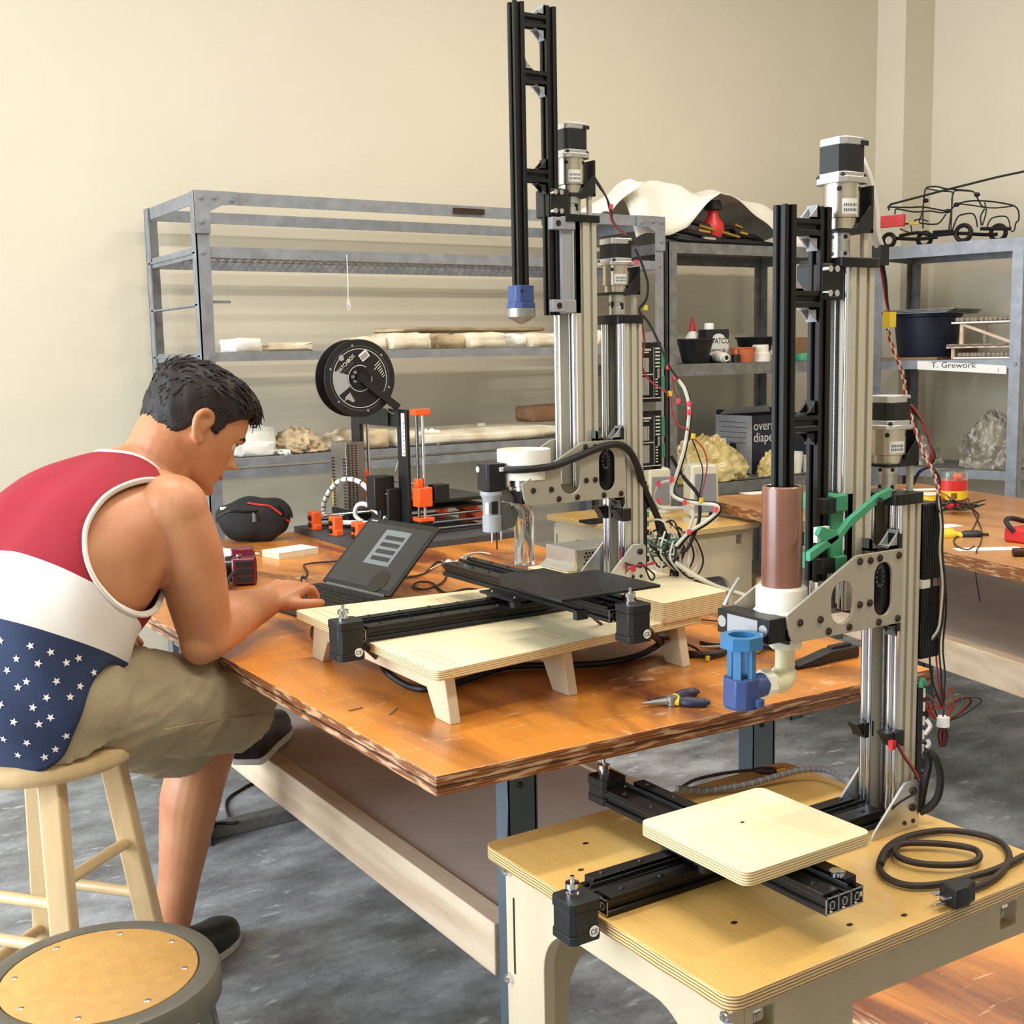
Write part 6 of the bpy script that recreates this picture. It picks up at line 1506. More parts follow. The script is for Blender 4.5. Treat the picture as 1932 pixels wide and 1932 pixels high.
t = thing('pipe_fitting', 'white stepped plastic pipe cap right of the orange cup', 'pipe fitting', (3.60, 3.69, ZM)); MB().lathe([(0, ZM), (.040, ZM), (.040, ZM+.034), (.034, ZM+.038), (.034, ZM+.068), (.030, ZM+.070), (0, ZM+.070)], (3.60, 3.69, 0), 28).build('cap_body', PVC, t)
tag(MB().tube([(3.655, 3.69, ZM+.035), (3.68, 3.685, ZM+.03), (3.70, 3.68, ZM+.012), (3.735, 3.68, ZM+.011)], .011, 12, smooth=4).build('pipe_elbow', PVC, at=(3.69, 3.69, ZM)), 'small white bent pipe end beside the pipe cap', 'pipe fitting')
tag(MB().box(3.90, 4.0, 3.78, 3.88, ZM, ZM+.10).build('cardboard_box', CARDB, at=(3.95, 3.83, ZM), bev=.002), 'brown cardboard carton at the right end of the middle shelf', 'box')
tag(MB().lathe([(0, ZM), (.05, ZM), (.052, ZM+.02), (.05, ZM+.03), (0, ZM+.032)], (3.87, 3.70, 0), 24).build('green_lid', GREEN, at=(3.87, 3.70, ZM)), 'round green plastic lid in front of the carton', 'lid')
# diaper carton, yellow bags and cups on the low shelf
t = thing('diaper_box', 'white and navy diaper carton with an open top on the low shelf', 'box', (3.77, 3.86, ZL_))
b = MB(); z0, z1 = ZL_, .995; x0, x1, y0, y1 = 3.607, 3.95, 3.75, 3.97
MB().box(x0, x0+.004, y0, y1, z0, z1).build('side_panel', BOXW, t); fp = MB().box(x0+.004, x1, y0, y0+.004, z0, z1).build('front_panel', BOXN, t); MB().box(x0+.004, x1, y1-.004, y1, z0, z1+.02).build('rear_panel', BOXN, t); MB().box(x1-.004, x1, y0+.004, y1-.004, z0, z1).build('side_panel', BOXN, t)
MB().box(x0, x1, y0+.004, y1-.004, z0, z0+.004).build('base_panel', CARDB, t)
MB().prism([(x0+.02, z1), (x1-.02, z1), (x1-.03, z1+.03), (x0+.05, z1+.02)], 'y', y1-.006, y1-.003).build('top_flap', BOXW, t)
b = MB()
for k in range(5): b.box(x0-.0004, x0, y0+.03, y1-.02-.02*(k % 2), z1-.03-k*.022, z1-.028-k*.022)
b.box(x0-.0004, x0, y0+.09, y0+.13, z1-.20, z1-.12); b.build('side_print', BOXN, t)
text('box_lettering', 'overnight', .058, (x0+.014, y0-.0008, z1-.062), (1, 0, 0), (0, 0, 1), LABEL, fp, sx=.92); text('box_lettering', 'diapers', .058, (x0+.014, y0-.0008, z1-.112), (1, 0, 0), (0, 0, 1), LABEL, fp, sx=.92)
heap('plastic_bag', 'big yellowish plastic bag heaped on the low shelf', 'bag', (3.34, 3.74, ZL_), (.20, .115, .17), FILMY, 12, .30, 90, 40, fold=11)
heap('plastic_bag', 'smaller yellow plastic bag slumped at the right of the big one', 'bag', (3.66, 3.672, ZL_), (.075, .05, .10), FILMY, 14, .32, 70, 30, fold=9)
for i, (x, r_, h) in enumerate(((3.80, .032, .09), (3.87, .026, .07))):
    t = thing('paper_cup', ('taller white paper cup before the diaper carton', 'shorter white paper cup at the end of the low shelf')[i], 'cup', (x, 3.68, ZL_), 0, 'paper cups'); MB().lathe([(0, ZL_), (r_*.75, ZL_), (r_, ZL_+h), (r_*1.05, ZL_+h), (r_*.95, ZL_+h), (r_*.7, ZL_+.006), (0, ZL_+.006)], (x, 3.68, 0), 24).build('cup_body', PVC, t)
# ------------------------------------------------------------------ right shelf
ZR, ZR2, ZR3 = 1.721, 1.213, .731
BEFORE = set(bpy.data.objects)
def pn(x, y, X):
    """pixel on the turned plane 'X' of the right unit, given in the unit's unturned coordinates"""
    n = V((math.cos(RANG), math.sin(RANG), 0)); d = ray(x, y); k = (n.dot(RPIV-CAM)+X-4.6)/n.dot(d); return rrot(CAM+d*k, -1)
def truck():
    t = thing('wire_truck', 'toy pickup truck bent from black wire on the right shelf', 'sculpture', (4.78, 3.55, ZR))
    K = 6.616
    def P(x, y, X): 
        p = pn(1640+x/K, 300+y/K, X); p.z = max(ZR+.004, p.z); return p
    A = [((670, 870), (670, 640), (685, 480), (700, 385), (735, 350), (850, 345), (950, 370), (1120, 385), (1290, 405), (1340, 470), (1400, 580), (1450, 600)),
         ((1050, 600), (1110, 560), (1220, 530), (1350, 520), (1560, 535), (1760, 570), (1830, 600), (1865, 660), (1865, 760), (1830, 800), (1810, 890), (1770, 905)),
         ((1040, 880), (1090, 750), (1140, 700), (1280, 680), (1330, 740), (1350, 850)), ((320, 690), (325, 640), (360, 625), (560, 660), (760, 650), (900, 670), (990, 650)),
         ((250, 600), (500, 605), (680, 600), (900, 640), (1000, 640), (1050, 600)), ((1400, 830), (1390, 720), (1440, 620)), ((450, 810), (620, 800), (850, 810), (960, 680)), ((1040, 430), (1030, 600), (1010, 760), (990, 900))]
    B = [((720, 370), (880, 400), (1040, 415), (1030, 500), (1030, 640), (1020, 880)), ((1050, 430), (1090, 395), (1290, 405)), ((1110, 560), (1300, 580), (1450, 605), (1600, 610), (1800, 585)),
         ((1470, 850), (1510, 760), (1570, 725), (1690, 715), (1740, 760), (1760, 860)), ((680, 600), (620, 790)), ((560, 770), (640, 750), (740, 780)), ((1440, 540), (1460, 640), (1440, 740), (1410, 830)), ((380, 870), (520, 920), (520, 830))]
    for L_, X, r_ in ((A, 4.70, .0035), (B, 4.82, .003)):
        for pl in L_: MB().tube([P(x, y, X) for x, y in pl], r_, 6, smooth=4).build('wire_strut', WIREK, t)
    for pl, X in ((((380, 960), (600, 920), (800, 950), (1050, 930), (1280, 930)), 4.72), (((1280, 935), (1450, 945), (1600, 940)), 4.80), (((1390, 870), (1770, 870)), 4.76), (((800, 915), (1050, 900)), 4.72), (((340, 990), (600, 1000), (850, 975)), 4.72)):
        MB().tube([P(x, y, X) for x, y in pl], .008, 8, smooth=3).build('chassis_rod', WIREK, t)
    for x, r_, X in ((245, 78, 4.70), (690, 85, 4.82), (1175, 98, 4.70), (1610, 95, 4.82)):
        c = pn(1640+x/K, 300+940/K, X); rr = (P(x, 900, X)-P(x, 1000, X)).length*r_/100*.98; c.z = ZR+rr+.010
        MB().tube([c+V((0, rr*math.cos(a*PI/14), rr*math.sin(a*PI/14))) for a in range(28)], .010, 8, closed=True).build('wheel', WIREK, t)
    for x, y in ((705, 520), (980, 650), (1090, 570), (1345, 445)): MB().sph(P(x, y, 4.70), (.010, .014, .010), 10, 6).build('wire_wrap', WIREK, t)
    a, b_ = pn(1640+140/K, 300+715/K, 4.66), pn(1640+430/K, 300+835/K, 4.66)
    MB().box(4.66, 4.68, min(a.y, b_.y), max(a.y, b_.y), b_.z, a.z).build('red_block', RED, t, bev=.002)
    MB().tube([P(500, 800, 4.7), P(560, 810, 4.69), P(620, 800, 4.7)], .005, 6).build('yellow_wire', YELL, t)
    pts = [P(250, 640, 4.66), P(235, 600, 4.66), P(270, 565, 4.66), P(900, 400, 4.66), P(1600, 225, 4.66), P(2100, 120, 4.66)]
    tag(MB().tube(pts, .0048, 8).build('wire_rod', WIREK, at=pts[0]), 'long black wire rod slanting above the wire truck', 'rod')
truck()
bp = px(1655, 660, 4.68); by0, by1 = 3.62, 3.94
t = thing('navy_bin', 'dark navy plastic bin on the right shelf under grey boards', 'bin', (4.82, 3.67, ZR2))
b = MB(); b.lathe([(0, ZR2+.012), (.20, ZR2+.012), (.205, ZR2+.018), (.235, ZR2+.19), (.245, ZR2+.195), (.245, ZR2+.205), (.23, ZR2+.205), (0, ZR2+.19)], (0, 0, 0), 32, ell=.70)
for i, p in enumerate(b.v): b.v[i] = (4.83+p[1]*.98, 3.67+p[0]*.62, p[2])
b.build('bin_body', NAVY, t)
for i in range(3):
    z = ZR2+.207+.007*i
    X = M4.Translation((4.83, 3.66-.01*i, z)) @ M4.Rotation(.0+.02*i, 4, 'Z') @ M4.Rotation(.18-.03*i if 0 else 0, 4, 'X')
    tag(MB().box(-.20, .17, -.16, .16, 0, .005, X=X).build('grey_board', GALVD if i else GREYL, at=(4.83, 3.66, z)), ('bottom grey board lying on the navy bin', 'middle thin grey board on the navy bin', 'uppermost grey board on the navy bin')[i], 'board')
tag(MB().box(4.606, 4.98, 3.53, 3.82, ZR2, ZR2+.011).build('hardboard_sheet', CARDB, at=(4.8, 3.75, ZR2)), 'thin brown hardboard sheet under the navy bin', 'board')
me_b = MB().sph((0, 0, 0), (.011, .011, .010), 10, 6).mesh('clay_bead'); me_b.materials.append(CLAYG)
me_d = MB().lathe([(0, 0), (.026, 0), (.030, .004), (.024, .010), (0, .011)], (0, 0, 0), 14).mesh('clay_disc'); me_d.materials.append(CLAYG)
q = random.Random(4); first = True
for k, (z, y0, y1, x0, x1, lab, kind) in enumerate(((ZR2+.001, 3.20, 3.46, 4.61, 4.90, 'lowest pale tray of round clay beads on the right shelf', 'b'), (ZR2+.048, 3.19, 3.50, 4.63, 4.95, 'middle tray of flat clay discs on the right shelf', 'd'), (ZR2+.155, 3.19, 3.48, 4.63, 4.95, 'top tray of clay beads raised on a wooden frame', 'b'))):
    t = thing('bead_tray', lab, 'tray', (4.78, 3.36, z-.0), 0, 'clay bead trays')
    MB().box(x0, x1, y0, y1, z, z+.008).build('tray_board', (PLASTW, PINE, PLASTW)[k], t, bev=.001)
    if k == 1:
        for yy in (y0+.01, y1-.03): MB().box(x0+.02, x1-.02, yy, yy+.015, ZR2+.001, z).build('spacer', PINE, t)
    if k == 2:
        for yy in (y0+.02, y1-.05):
            for xx in (x0+.01, x1-.03): MB().box(xx, xx+.015, yy, yy+.015, ZR2+.0575, z).build('frame_leg', PINE, t)
        MB().bar((x0+.015, y0+.03, ZR2+.07), (x0+.015, y1-.05, z-.005), .010, .012).build('frame_brace', PINE, t)
    rows = 2 if kind == 'b' else 2
    for r_ in range(rows):
        n = 13 if kind == 'b' else 6
        for i in range(n):
            y = y0+.02+(y1-y0-.04)*i/(n-1)+q.uniform(-.004, .004); x = x0+.018+r_*(.028 if kind == 'b' else .06)
            if kind == 'b': o = put('clay_bead', me_b, None, M4.Translation((x, y, z+.018))); tag(o, ('small round grey clay bead in the '+('front', 'second')[r_]+' row on the '+('lowest', '', 'raised top')[k]+' tray'), 'bead', ('front', 'second')[r_]+' row of beads on the '+('lowest', '', 'top')[k]+' tray')
            else: o = put('clay_disc', me_d, None, M4.Translation((x, y, z+.0082))); tag(o, 'flat grey clay disc in the '+('front', 'second')[r_]+' row on the middle tray', 'disc', ('front', 'second')[r_]+' row of discs on the middle tray')
t = thing('tape_label', 'strip of white tape with handwriting on the right shelf edge', 'label', (4.6, 3.4, 1.18))
a, b_ = pn(1731, 690, 4.5985), pn(1899, 697, 4.5985)
MB().prism([(a.y, a.z+.022), (a.y, a.z-.016), (b_.y, b_.z-.020), (b_.y, b_.z+.016)], 'x', 4.597, 4.6).build('tape', PAPER, t)
text('handwriting', 'T. Grework', .034, (4.5963, a.y-.16*(a.y-b_.y), a.z-.008), (0, -1, -.02), (0, -.02, 1), BLKP, t, sx=1.2); text('handwriting', ':)', .018, (4.5963, b_.y+.04, b_.z-.006), (0, -1, 0), (0, 0, 1), BLKP, t)
heap('plastic_bag', 'large greyish clear plastic bag bunched on the low right shelf', 'bag', (4.80, 3.34, ZR3), (.15, .135, .23), mat('grey_film', (172, 164, 150), .3, 0, var=.22, scale=8, alpha=.9, spec=.8, dark=(128, 120, 106)), 21, .30, 90, 40, fold=11)
heap('plastic_bag', 'smaller clear plastic bag left of the large one on the low right shelf', 'bag', (4.80, 3.68, ZR3), (.13, .09, .12), MATS['grey_film'], 23, .30, 70, 30, fold=9)
for o in [o for o in bpy.data.objects if o not in BEFORE and o.parent is None]+RSET:
    if o.type == 'MESH' and o.location.length < 1e-6: o.matrix_basis = M4.Translation(RPIV) @ M4.Rotation(RANG, 4, 'Z') @ M4.Translation(-RPIV)
    else: o.location = rrot(o.location); o.rotation_euler.z += RANG
# ------------------------------------------------------------------ speakers on the back birch table
for i, (x, y, h, w_, lab) in enumerate(((1240, 968, .165, .085, 'left beige desktop speaker, partly behind the wires'), (1322, 982, .195, .10, 'right beige desktop speaker with a grey grille'))):
    c = pz(x, y, .70); t = thing('desktop_speaker', lab, 'speaker', c, -.45, 'beige desktop speakers')
    MB().lathe([(0, 0), (w_*.62, 0), (w_*.62, .010), (w_*.34, .022), (0, .024)], (0, 0, 0), 28).build('foot', CREAM, t, loc=True)
    MB().prism([(-w_/2, .02), (w_/2, .02), (w_/2*.94, h-.012), (w_/2*.8, h), (-w_/2*.8, h), (-w_/2*.94, h-.012)], 'y', -w_*.5, w_*.5).build('cabinet', CREAM, t, loc=True, bev=.008, seg=3)
    MB().prism([(-w_*.36, .035), (w_*.40, .035), (w_*.38, h-.03), (-w_*.34, h-.03)], 'y', -w_*.53, -w_*.49).build('grille', GREYL, t, loc=True, bev=.003)
    if i: MB().cyl((w_*.2, -w_*.5, .028), (w_*.2, -w_*.56, .028), .007, n=12).build('volume_knob', BLKP, t, loc=True)
c = pz(1135, 984, .7005); t = thing('phone', 'black phone at the left edge of the back birch table', 'phone', c); MB().prism(rrect(c.x-.075, c.x+.04, c.y-.035, c.y+.035, .01, 3), 'z', .7005, .709).build('phone_body', BLKS, t, bev=.001); MB().tube([c+V((-.03, -.03, .006)), c+V((-.035, -.02, .004)), c+V((-.02, .06, .004))], .003, 6, smooth=4).build('charge_lead', WIREW, t)
# ------------------------------------------------------------------ clutter on the right-hand bench
c = pz(1795, 946, TZ)
t = thing('candy_jar', 'clear jar of orange and green sweets with a red and yellow label', 'jar', c); R_, H_ = .050, .105
MB().lathe([(0, c.z), (R_-.003, c.z), (R_, c.z+.004), (R_, c.z+H_*.92), (R_*.94, c.z+H_), (R_*.90, c.z+H_), (R_*.94, c.z+H_*.9), (R_*.94, c.z+.006), (0, c.z+.006)], (c.x, c.y, 0), 36).build('jar_glass', GLASS, t)
MB().lathe([(R_+.0005, c.z+.010), (R_+.0005, c.z+.040)], (c.x, c.y, 0), 36).build('yellow_label', YELL, t); MB().lathe([(R_+.0006, c.z+.040), (R_+.0006, c.z+.074)], (c.x, c.y, 0), 36).build('red_label', RED, t)
q = random.Random(9)
for i in range(26):
    a = q.uniform(0, 6.28); r_ = q.uniform(.015, .038); MB().sph((c.x+r_*math.cos(a), c.y+r_*math.sin(a), c.z+.014+q.choice((.0, .02, .04, .058, .070))), .010, 8, 6).build('sweet', ORNG if i % 3 else GREEN, t)
b = MB(); 
for k in range(7): aa = -2.5+k*.055; b.cyl((c.x+(R_+.001)*math.cos(aa), c.y+(R_+.001)*math.sin(aa), c.z+.014), (c.x+(R_+.001)*math.cos(aa), c.y+(R_+.001)*math.sin(aa), c.z+.034), .0009, n=4)
b.build('barcode', BLKP, t, kind='stuff')
c = pz(1752, 950, TZ); t = thing('wire_spool', 'small yellow wire spool left of the candy jar', 'spool', c); MB().lathe([(0, c.z), (.034, c.z), (.034, c.z+.005), (.026, c.z+.006), (.026, c.z+.030), (.034, c.z+.031), (.034, c.z+.036), (0, c.z+.036)], (c.x, c.y, 0), 28).build('reel', PVC, t); MB().lathe([(.027, c.z+.007), (.031, c.z+.010), (.031, c.z+.028), (.027, c.z+.030)], (c.x, c.y, 0), 28).build('wound_wire', YELL, t)
for i, (x, y, sx_, sy_, rz, lab) in enumerate(((1715, 925, .22, .06, -.2, 'white strip of card behind the front printer motor'), (1865, 1036, .17, .045, -.3, 'white paper strip by the near edge of the right bench'), (1785, 993, .09, .05, .2, 'small paper scrap beside the black driver boxes'), (1430, 930, .12, .07, .1, 'white sheet corner behind the clay tube'))):
    p = pz(x, y, TZ+.0005); pad('paper_scrap', lab, 'paper', p, sx_, sy_, .001, rz-.23, PAPER)
q = random.Random(6); c = pz(1805, 962, TZ+.01)
t = thing('wire_tangle', 'tangle of thin black and red wires beside the candy jar', 'wires', c)
for k in range(9):
    pts = [c+V((q.gauss(0, .035), q.gauss(0, .03), abs(q.gauss(.012, .012)))) for _ in range(9)]; MB().tube(pts, .0018, 6, smooth=5).build('wire', (RUB, RUB, WIRER, WIREG)[k % 4], t)
MB().tube([c+V((-.04, .0, .012)), c+V((-.005, -.005, .014))], .011, 10).build('red_connector', RED, t)
pts = [pz(x, y, TZ+.003) for x, y in ((1828, 955), (1846, 970), (1842, 985), (1830, 1005), (1812, 1010), (1800, 1018), (1805, 1030), (1825, 1037), (1838, 1030))]; MB().tube(pts, .0018, 6, smooth=5).build('wire', RUB, t)
pts = [pz(x, y, TZ+.003) for x, y in ((1835, 960), (1852, 1000), (1850, 1025), (1842, 1042))]+[pz(1842, 1042, TZ+.003)+V((-.04, -.03, -.05)), pz(1842, 1042, TZ)+V((-.02, -.03, -.12))]; MB().tube(pts, .0016, 6, smooth=5).build('wire', RUB, t)
c = pz(1790, 1014, TZ); t = thing('yellow_tool', 'yellow handled cutter with a black clip on the right bench', 'tool', c); MB().tube([c+V((-.05, .02, .008)), c+V((0, 0, .012)), c+V((.03, -.02, .006))], [.010, .016, .008], 10, smooth=4, flat=.5).build('handle', YELL, t, bev=0); MB().tube([c+V((.02, -.01, .006)), c+V((.06, -.04, .008)), c+V((.09, -.06, .006))], [.006, .013, .005], 10, smooth=4, flat=.6).build('black_clip', BLKP, t)
c = pz(1925, 1022, TZ); t = thing('red_tool_box', 'red plastic case with a black strap at the right picture edge', 'case', c); MB().box(c.x-.03, c.x+.07, c.y-.05, c.y+.03, TZ, TZ+.038).build('case_body', RED, t, bev=.006); MB().tube([c+V((-.03, .0, .03)), c+V((-.035, .02, .055)), c+V((.0, .03, .06)), c+V((.04, .02, .05))], .007, 8, smooth=4).build('strap', BLKP, t)
a = pz(1912, 1042, TZ+.011); t = thing('marker', 'fat dark marker pen rolling off the right picture edge', 'pen', a-V((0, 0, .011))); MB().cyl(a, a+V((.09, -.06, 0)), .011, n=14).build('barrel', BRONZ, t)
# ------------------------------------------------------------------ wiring
def wires(t, name, pts, r, mt, sm=6, n=6): return MB().tube(pts, r, n, smooth=sm).build(name, mt, t)
def conn(t, p, mt, s=.006, d=(0, 0, 1)): p = V(p); d = V(d).normalized(); return MB().bar(p-d*s, p+d*s, s*1.2, s*1.2, (1, 0, 0)).build('connector', mt, t)
R = lambda L_, r: [pr(x, y, r) for x, y in L_]
# rear printer
wires(RP, 'motor_cable', [py(x, y, Y) for x, y, Y in ((952, 886, 1.668), (985, 886, 1.648), (1040, 880, 1.636), (1080, 866, 1.636), (1125, 847, 1.636), (1160, 838, 1.636), (1185, 848, 1.64), (1203, 880, 1.645), (1217, 925, 1.66), (1238, 970, 1.66), (1262, 1030, 1.66), (1280, 1085, 1.66))], .0062, RUB, 5, 10)
wires(RP, 'motor_cable', R(((1240, 980), (1250, 1020), (1266, 1060), (1276, 1086)), 2.17), .006, RUB, 5, 10)
for d in (0, 3): wires(RP, 'motor_wire', R(((1116+d, 330), (1130+d, 352), (1144, 372), (1150+d, 395), (1158, 420), (1184, 446)), 2.13+.002*d), .0018, RUB)
wires(RP, 'motor_wire', R(((1150, 392), (1156, 420), (1182, 445)), 2.128), .0016, WIRER)
conn(RP, pr(1153, 390, 2.125), PINK, .004); conn(RP, pr(1200, 495, 2.115), PINK, .004)
wires(RP, 'motor_wire', R(((1199, 470), (1212, 500), (1222, 535), (1219, 565), (1206, 585), (1222, 606), (1240, 640), (1262, 690), (1280, 715)), 2.13), .0024, RUB)
wires(RP, 'motor_wire', R(((1206, 590), (1216, 640), (1212, 690), (1228, 720), (1262, 745), (1268, 775), (1278, 800), (1300, 812)), 2.13), .0018, WIRER)
wires(RP, 'data_wire', R(((1275, 712), (1292, 735), (1300, 770), (1297, 810), (1290, 850), (1278, 890), (1268, 920), (1270, 935), (1290, 945), (1320, 950), (1350, 953), (1354, 964), (1330, 985), (1300, 1004), (1275, 1030)), 2.14), .0033, WIREW)
wires(RP, 'data_wire', R(((1278, 715), (1296, 738), (1303, 772), (1300, 812), (1293, 852), (1281, 892), (1271, 920), (1274, 933), (1292, 942), (1322, 947), (1354, 950), (1358, 966), (1333, 989), (1302, 1008), (1280, 1036)), 2.145), .0026, RUB)
wires(RP, 'data_wire', R(((1272, 712), (1278, 740), (1288, 765)), 2.135), .0018, WIREG); wires(RP, 'data_wire', R(((1268, 712), (1272, 735), (1280, 755)), 2.135), .0018, WIRER)
wires(RP, 'data_wire', R(((1290, 855), (1298, 870), (1292, 890), (1272, 905), (1245, 912), (1234, 930), (1234, 945), (1248, 958), (1280, 958), (1308, 962), (1300, 1000), (1280, 1040)), 2.15), .003, WIREW)
wires(RP, 'data_wire', R(((1266, 860), (1290, 900), (1315, 930), (1320, 950), (1318, 985), (1300, 1030), (1285, 1045)), 2.15), .0036, RUB)
wires(RP, 'data_wire', R(((1304, 824), (1318, 860), (1326, 890), (1320, 935)), 2.15), .0013, RUB); wires(RP, 'data_wire', R(((1304, 824), (1326, 845), (1334, 880), (1322, 940)), 2.15), .0013, WIRER)
for x, y, mt in ((1261, 692, PINK), (1275, 712, PINK), (1300, 762, PINK), (1300, 778, PINK), (1280, 757, PINK), (1264, 743, YELL), (1308, 823, YELL), (1218, 581, YELL), (1267, 905, PINK), (1243, 913, PINK), (1244, 945, PINK), (1323, 944, YELL), (1350, 962, PINK), (1300, 1004, PINK), (1292, 948, PINK)): conn(RP, pr(x, y, 2.132), mt, .0045, (.3, .2, 1))
q = random.Random(15)
for k in range(26):
    y0 = 940+q.uniform(0, 130); x1, y1 = 1262+q.uniform(-6, 26), 1030+q.uniform(-18, 30); mx, my = 1244+q.uniform(-6, 30), (y0+y1)/2+q.uniform(-28, 24)
    wires(RP, 'terminal_wire', [pr(1226, y0*.55+1030*.45, 2.15), pr(mx, my, 2.15+q.uniform(-.015, .03)), pr(x1, y1, 2.16), pr(1275+q.uniform(-12, 12), 1078+q.uniform(-10, 14), 2.17)], .0017, (WIREW, WIREW, RUB, WIREW, WIREG, RUB)[k % 6], 5)
for k in range(5): a = pr(1262+k*9, 985+k*5, 2.16); wires(RP, 'loop_wire', [a, a+V((.03, .01, -.02)), a+V((.045, .01, -.06)), a+V((.01, .0, -.085)), a+V((-.03, 0, -.05)), a+V((-.02, 0, -.01))], .0019, WIREW if k % 2 else RUB, 5)
wires(RP, 'white_lead', [pr(1275, 1062, 2.14), pr(1310, 1085, 2.12), pr(1350, 1106, 2.10), pr(1400, 1122, 2.05), pr(1424, 1130, 2.02)], .0045, CREAM, 5)
for x, y, a0, b0 in ((1298, 1015, 0, 0), (1283, 1040, 0, 0)): wires(RP, 'white_lead', [pr(x, y, 2.16), pr(x+1, y+40, 2.16), pr(x-1, y+72, 2.16)], .0026, WIREW, 4)
for L_, mt, r_ in ((((1170, 1032), (1172, 1058), (1185, 1066), (1215, 1066), (1235, 1060)), WIRER, .0016), (((1176, 1032), (1178, 1060), (1200, 1068), (1215, 1068), (1225, 1090), (1232, 1094), (1234, 1084), (1218, 1070)), RUB, .0018), (((1176, 1086), (1190, 1072), (1220, 1066), (1240, 1062)), WIRER, .0016)): wires(RP, 'switch_wire', R(L_, 2.09), r_, mt)
conn(RP, pr(1195, 1073, 2.085), RED, .005)
# leads lying on the big table, part of the rear printer
T_ = lambda L_, z=TZ+.005: [pz(x, y, z) for x, y in L_]
wires(RP, 'rail_cable', [V((.775, 1.64, .835)), pz(712, 1240, .80), pz(730, 1268, .77), pz(765, 1292, TZ+.006), pz(800, 1300, TZ+.006), pz(845, 1293, TZ+.006), pz(900, 1276, TZ+.006), pz(960, 1258, TZ+.006), pz(1040, 1255, TZ+.006), pz(1130, 1252, TZ+.006), pz(1200, 1238, TZ+.006), pz(1240, 1218, TZ+.012), pz(1258, 1202, TZ+.03), pz(1240, 1190, .80), pz(1212, 1180, .84)], .0055, RUB, 5, 10)
wires(RP, 'rail_cable', [pz(1210, 1178, .85), pz(1235, 1200, .81), pz(1255, 1218, TZ+.02), pz(1285, 1232, TZ+.007), pz(1330, 1235, TZ+.007), pz(1360, 1232, TZ+.007), pz(1380, 1220, TZ+.007), pz(1440, 1219, TZ+.007), pz(1475, 1222, TZ+.007)], .006, WIREB, 5, 10)
for d, mt in ((0, WIRER), (2, RUB)): wires(RP, 'switch_wire', [pz(1104, 1145+d, .875), pz(1115, 1160+d, .86), pz(1140, 1180+d, .83), pz(1180, 1198+d, .80), pz(1230, 1202+d, .80), pz(1265, 1205+d, .79), pz(1310, 1220+d, .765), pz(1335, 1240+d, TZ+.004), pz(1362, 1232+d, TZ+.004)], .0019, mt, 5)
conn(RP, pz(1265, 1207, .79), YELL, .004); conn(RP, pz(1335, 1242, TZ+.006), YELL, .004)
wires(RP, 'rail_cable', T_(((1322, 1213), (1345, 1217), (1380, 1218), (1420, 1216))), .004, RUB, 5); wires(RP, 'rail_cable', T_(((1322, 1221), (1350, 1220), (1380, 1219))), .0025, CREAM, 5); wires(RP, 'switch_wire', T_(((1323, 1169), (1355, 1172), (1380, 1174))), .0016, RUB, 4); wires(RP, 'switch_wire', T_(((1412, 1210), (1416, 1230), (1430, 1233), (1450, 1222))), .0014, RUB, 4)
# front printer
wires(FP, 'ribbon_cable', [pr(1612, 284, 1.69), pr(1628, 310, 1.68), pr(1642, 350, 1.68), pr(1650, 400, 1.68), pr(1652, 440, 1.68), pr(1661, 470, 1.69)], .0062, WIREW, 6, 8)
conn(FP, pr(1661, 482, 1.69), BLKP, .013)
for d, mt in ((0, WIRER), (3, RUB), (6, RUB)): wires(FP, 'motor_wire', R(((1660+d, 495), (1666+d, 530), (1671+d*.5, 565), (1677, 590)), 1.69), .0016, mt)
conn(FP, pr(1678, 603, 1.69), YELL, .010)
def twist(t, L_, r, amp, m1, m2, w_):
    p = spline(R(L_, r), 14)
    for s, mt in ((1, m1), (-1, m2)): MB().tube([a+(CX*math.cos(i*w_)+V((0, .0, 1))*math.sin(i*w_)*.6)*(amp*s) for i, a in enumerate(p)], amp*.95, 6).build('twisted_wire', mt, t)
twist(FP, ((1675, 620), (1684, 655), (1698, 690), (1706, 720), (1710, 755), (1722, 795), (1737, 840), (1752, 872), (1766, 905), (1772, 935)), 1.70, .0016, CREAM, WIRER, .75)
for d, mt in ((0, WIRER), (3, WIRER), (6, RUB)): wires(FP, 'motor_wire', R(((1702, 757), (1722, 768+d), (1742, 800), (1755, 838), (1757+d, 860), (1750+d, 878)), 1.71), .002, mt)
for L_, mt in ((((1755, 880), (1735, 890), (1722, 915)), RUB), (((1757, 880), (1772, 905), (1768, 950), (1776, 970)), RUB), (((1770, 935), (1776, 990), (1774, 1040), (1779, 1100), (1776, 1150), (1771, 1185), (1758, 1205), (1738, 1228), (1731, 1245)), CREAM), (((1772, 935), (1778, 990), (1777, 1040), (1782, 1100), (1779, 1150), (1774, 1187), (1761, 1207), (1741, 1230)), RUB)): wires(FP, 'loom_wire', R(L_, 1.72), .0022, mt)
for x, mt in ((1754, RUB), (1766, WIRER), (1772, RUB), (1779, RUB)): wires(FP, 'loom_wire', R(((x+4, 1090), (x+6, 1150), (x, 1220), (x+4, 1280), (1776, 1330)), 1.73), .0014, mt)
q = random.Random(3)
for k in range(14):
    a = pr(1778, 1338, 1.73); s = q.uniform(-1, 1); wires(FP, 'loom_wire', [a, a+V((.03*s, -.02*s, .035*q.random())), a+V((.045*s, -.03*s, .01)), a+V((.02*s, -.012*s, -.012)), pr(1779, 1362, 1.73)], .0012, (WIRER, RUB, WIRER, WIREG)[k % 4], 5)
    wires(FP, 'loom_wire', [pr(1779, 1362, 1.73), pr(1779+9*s, 1385, 1.73), pr(1778+4*s, 1409, 1.73)], .0012, (WIRER, RUB)[k % 2], 4)
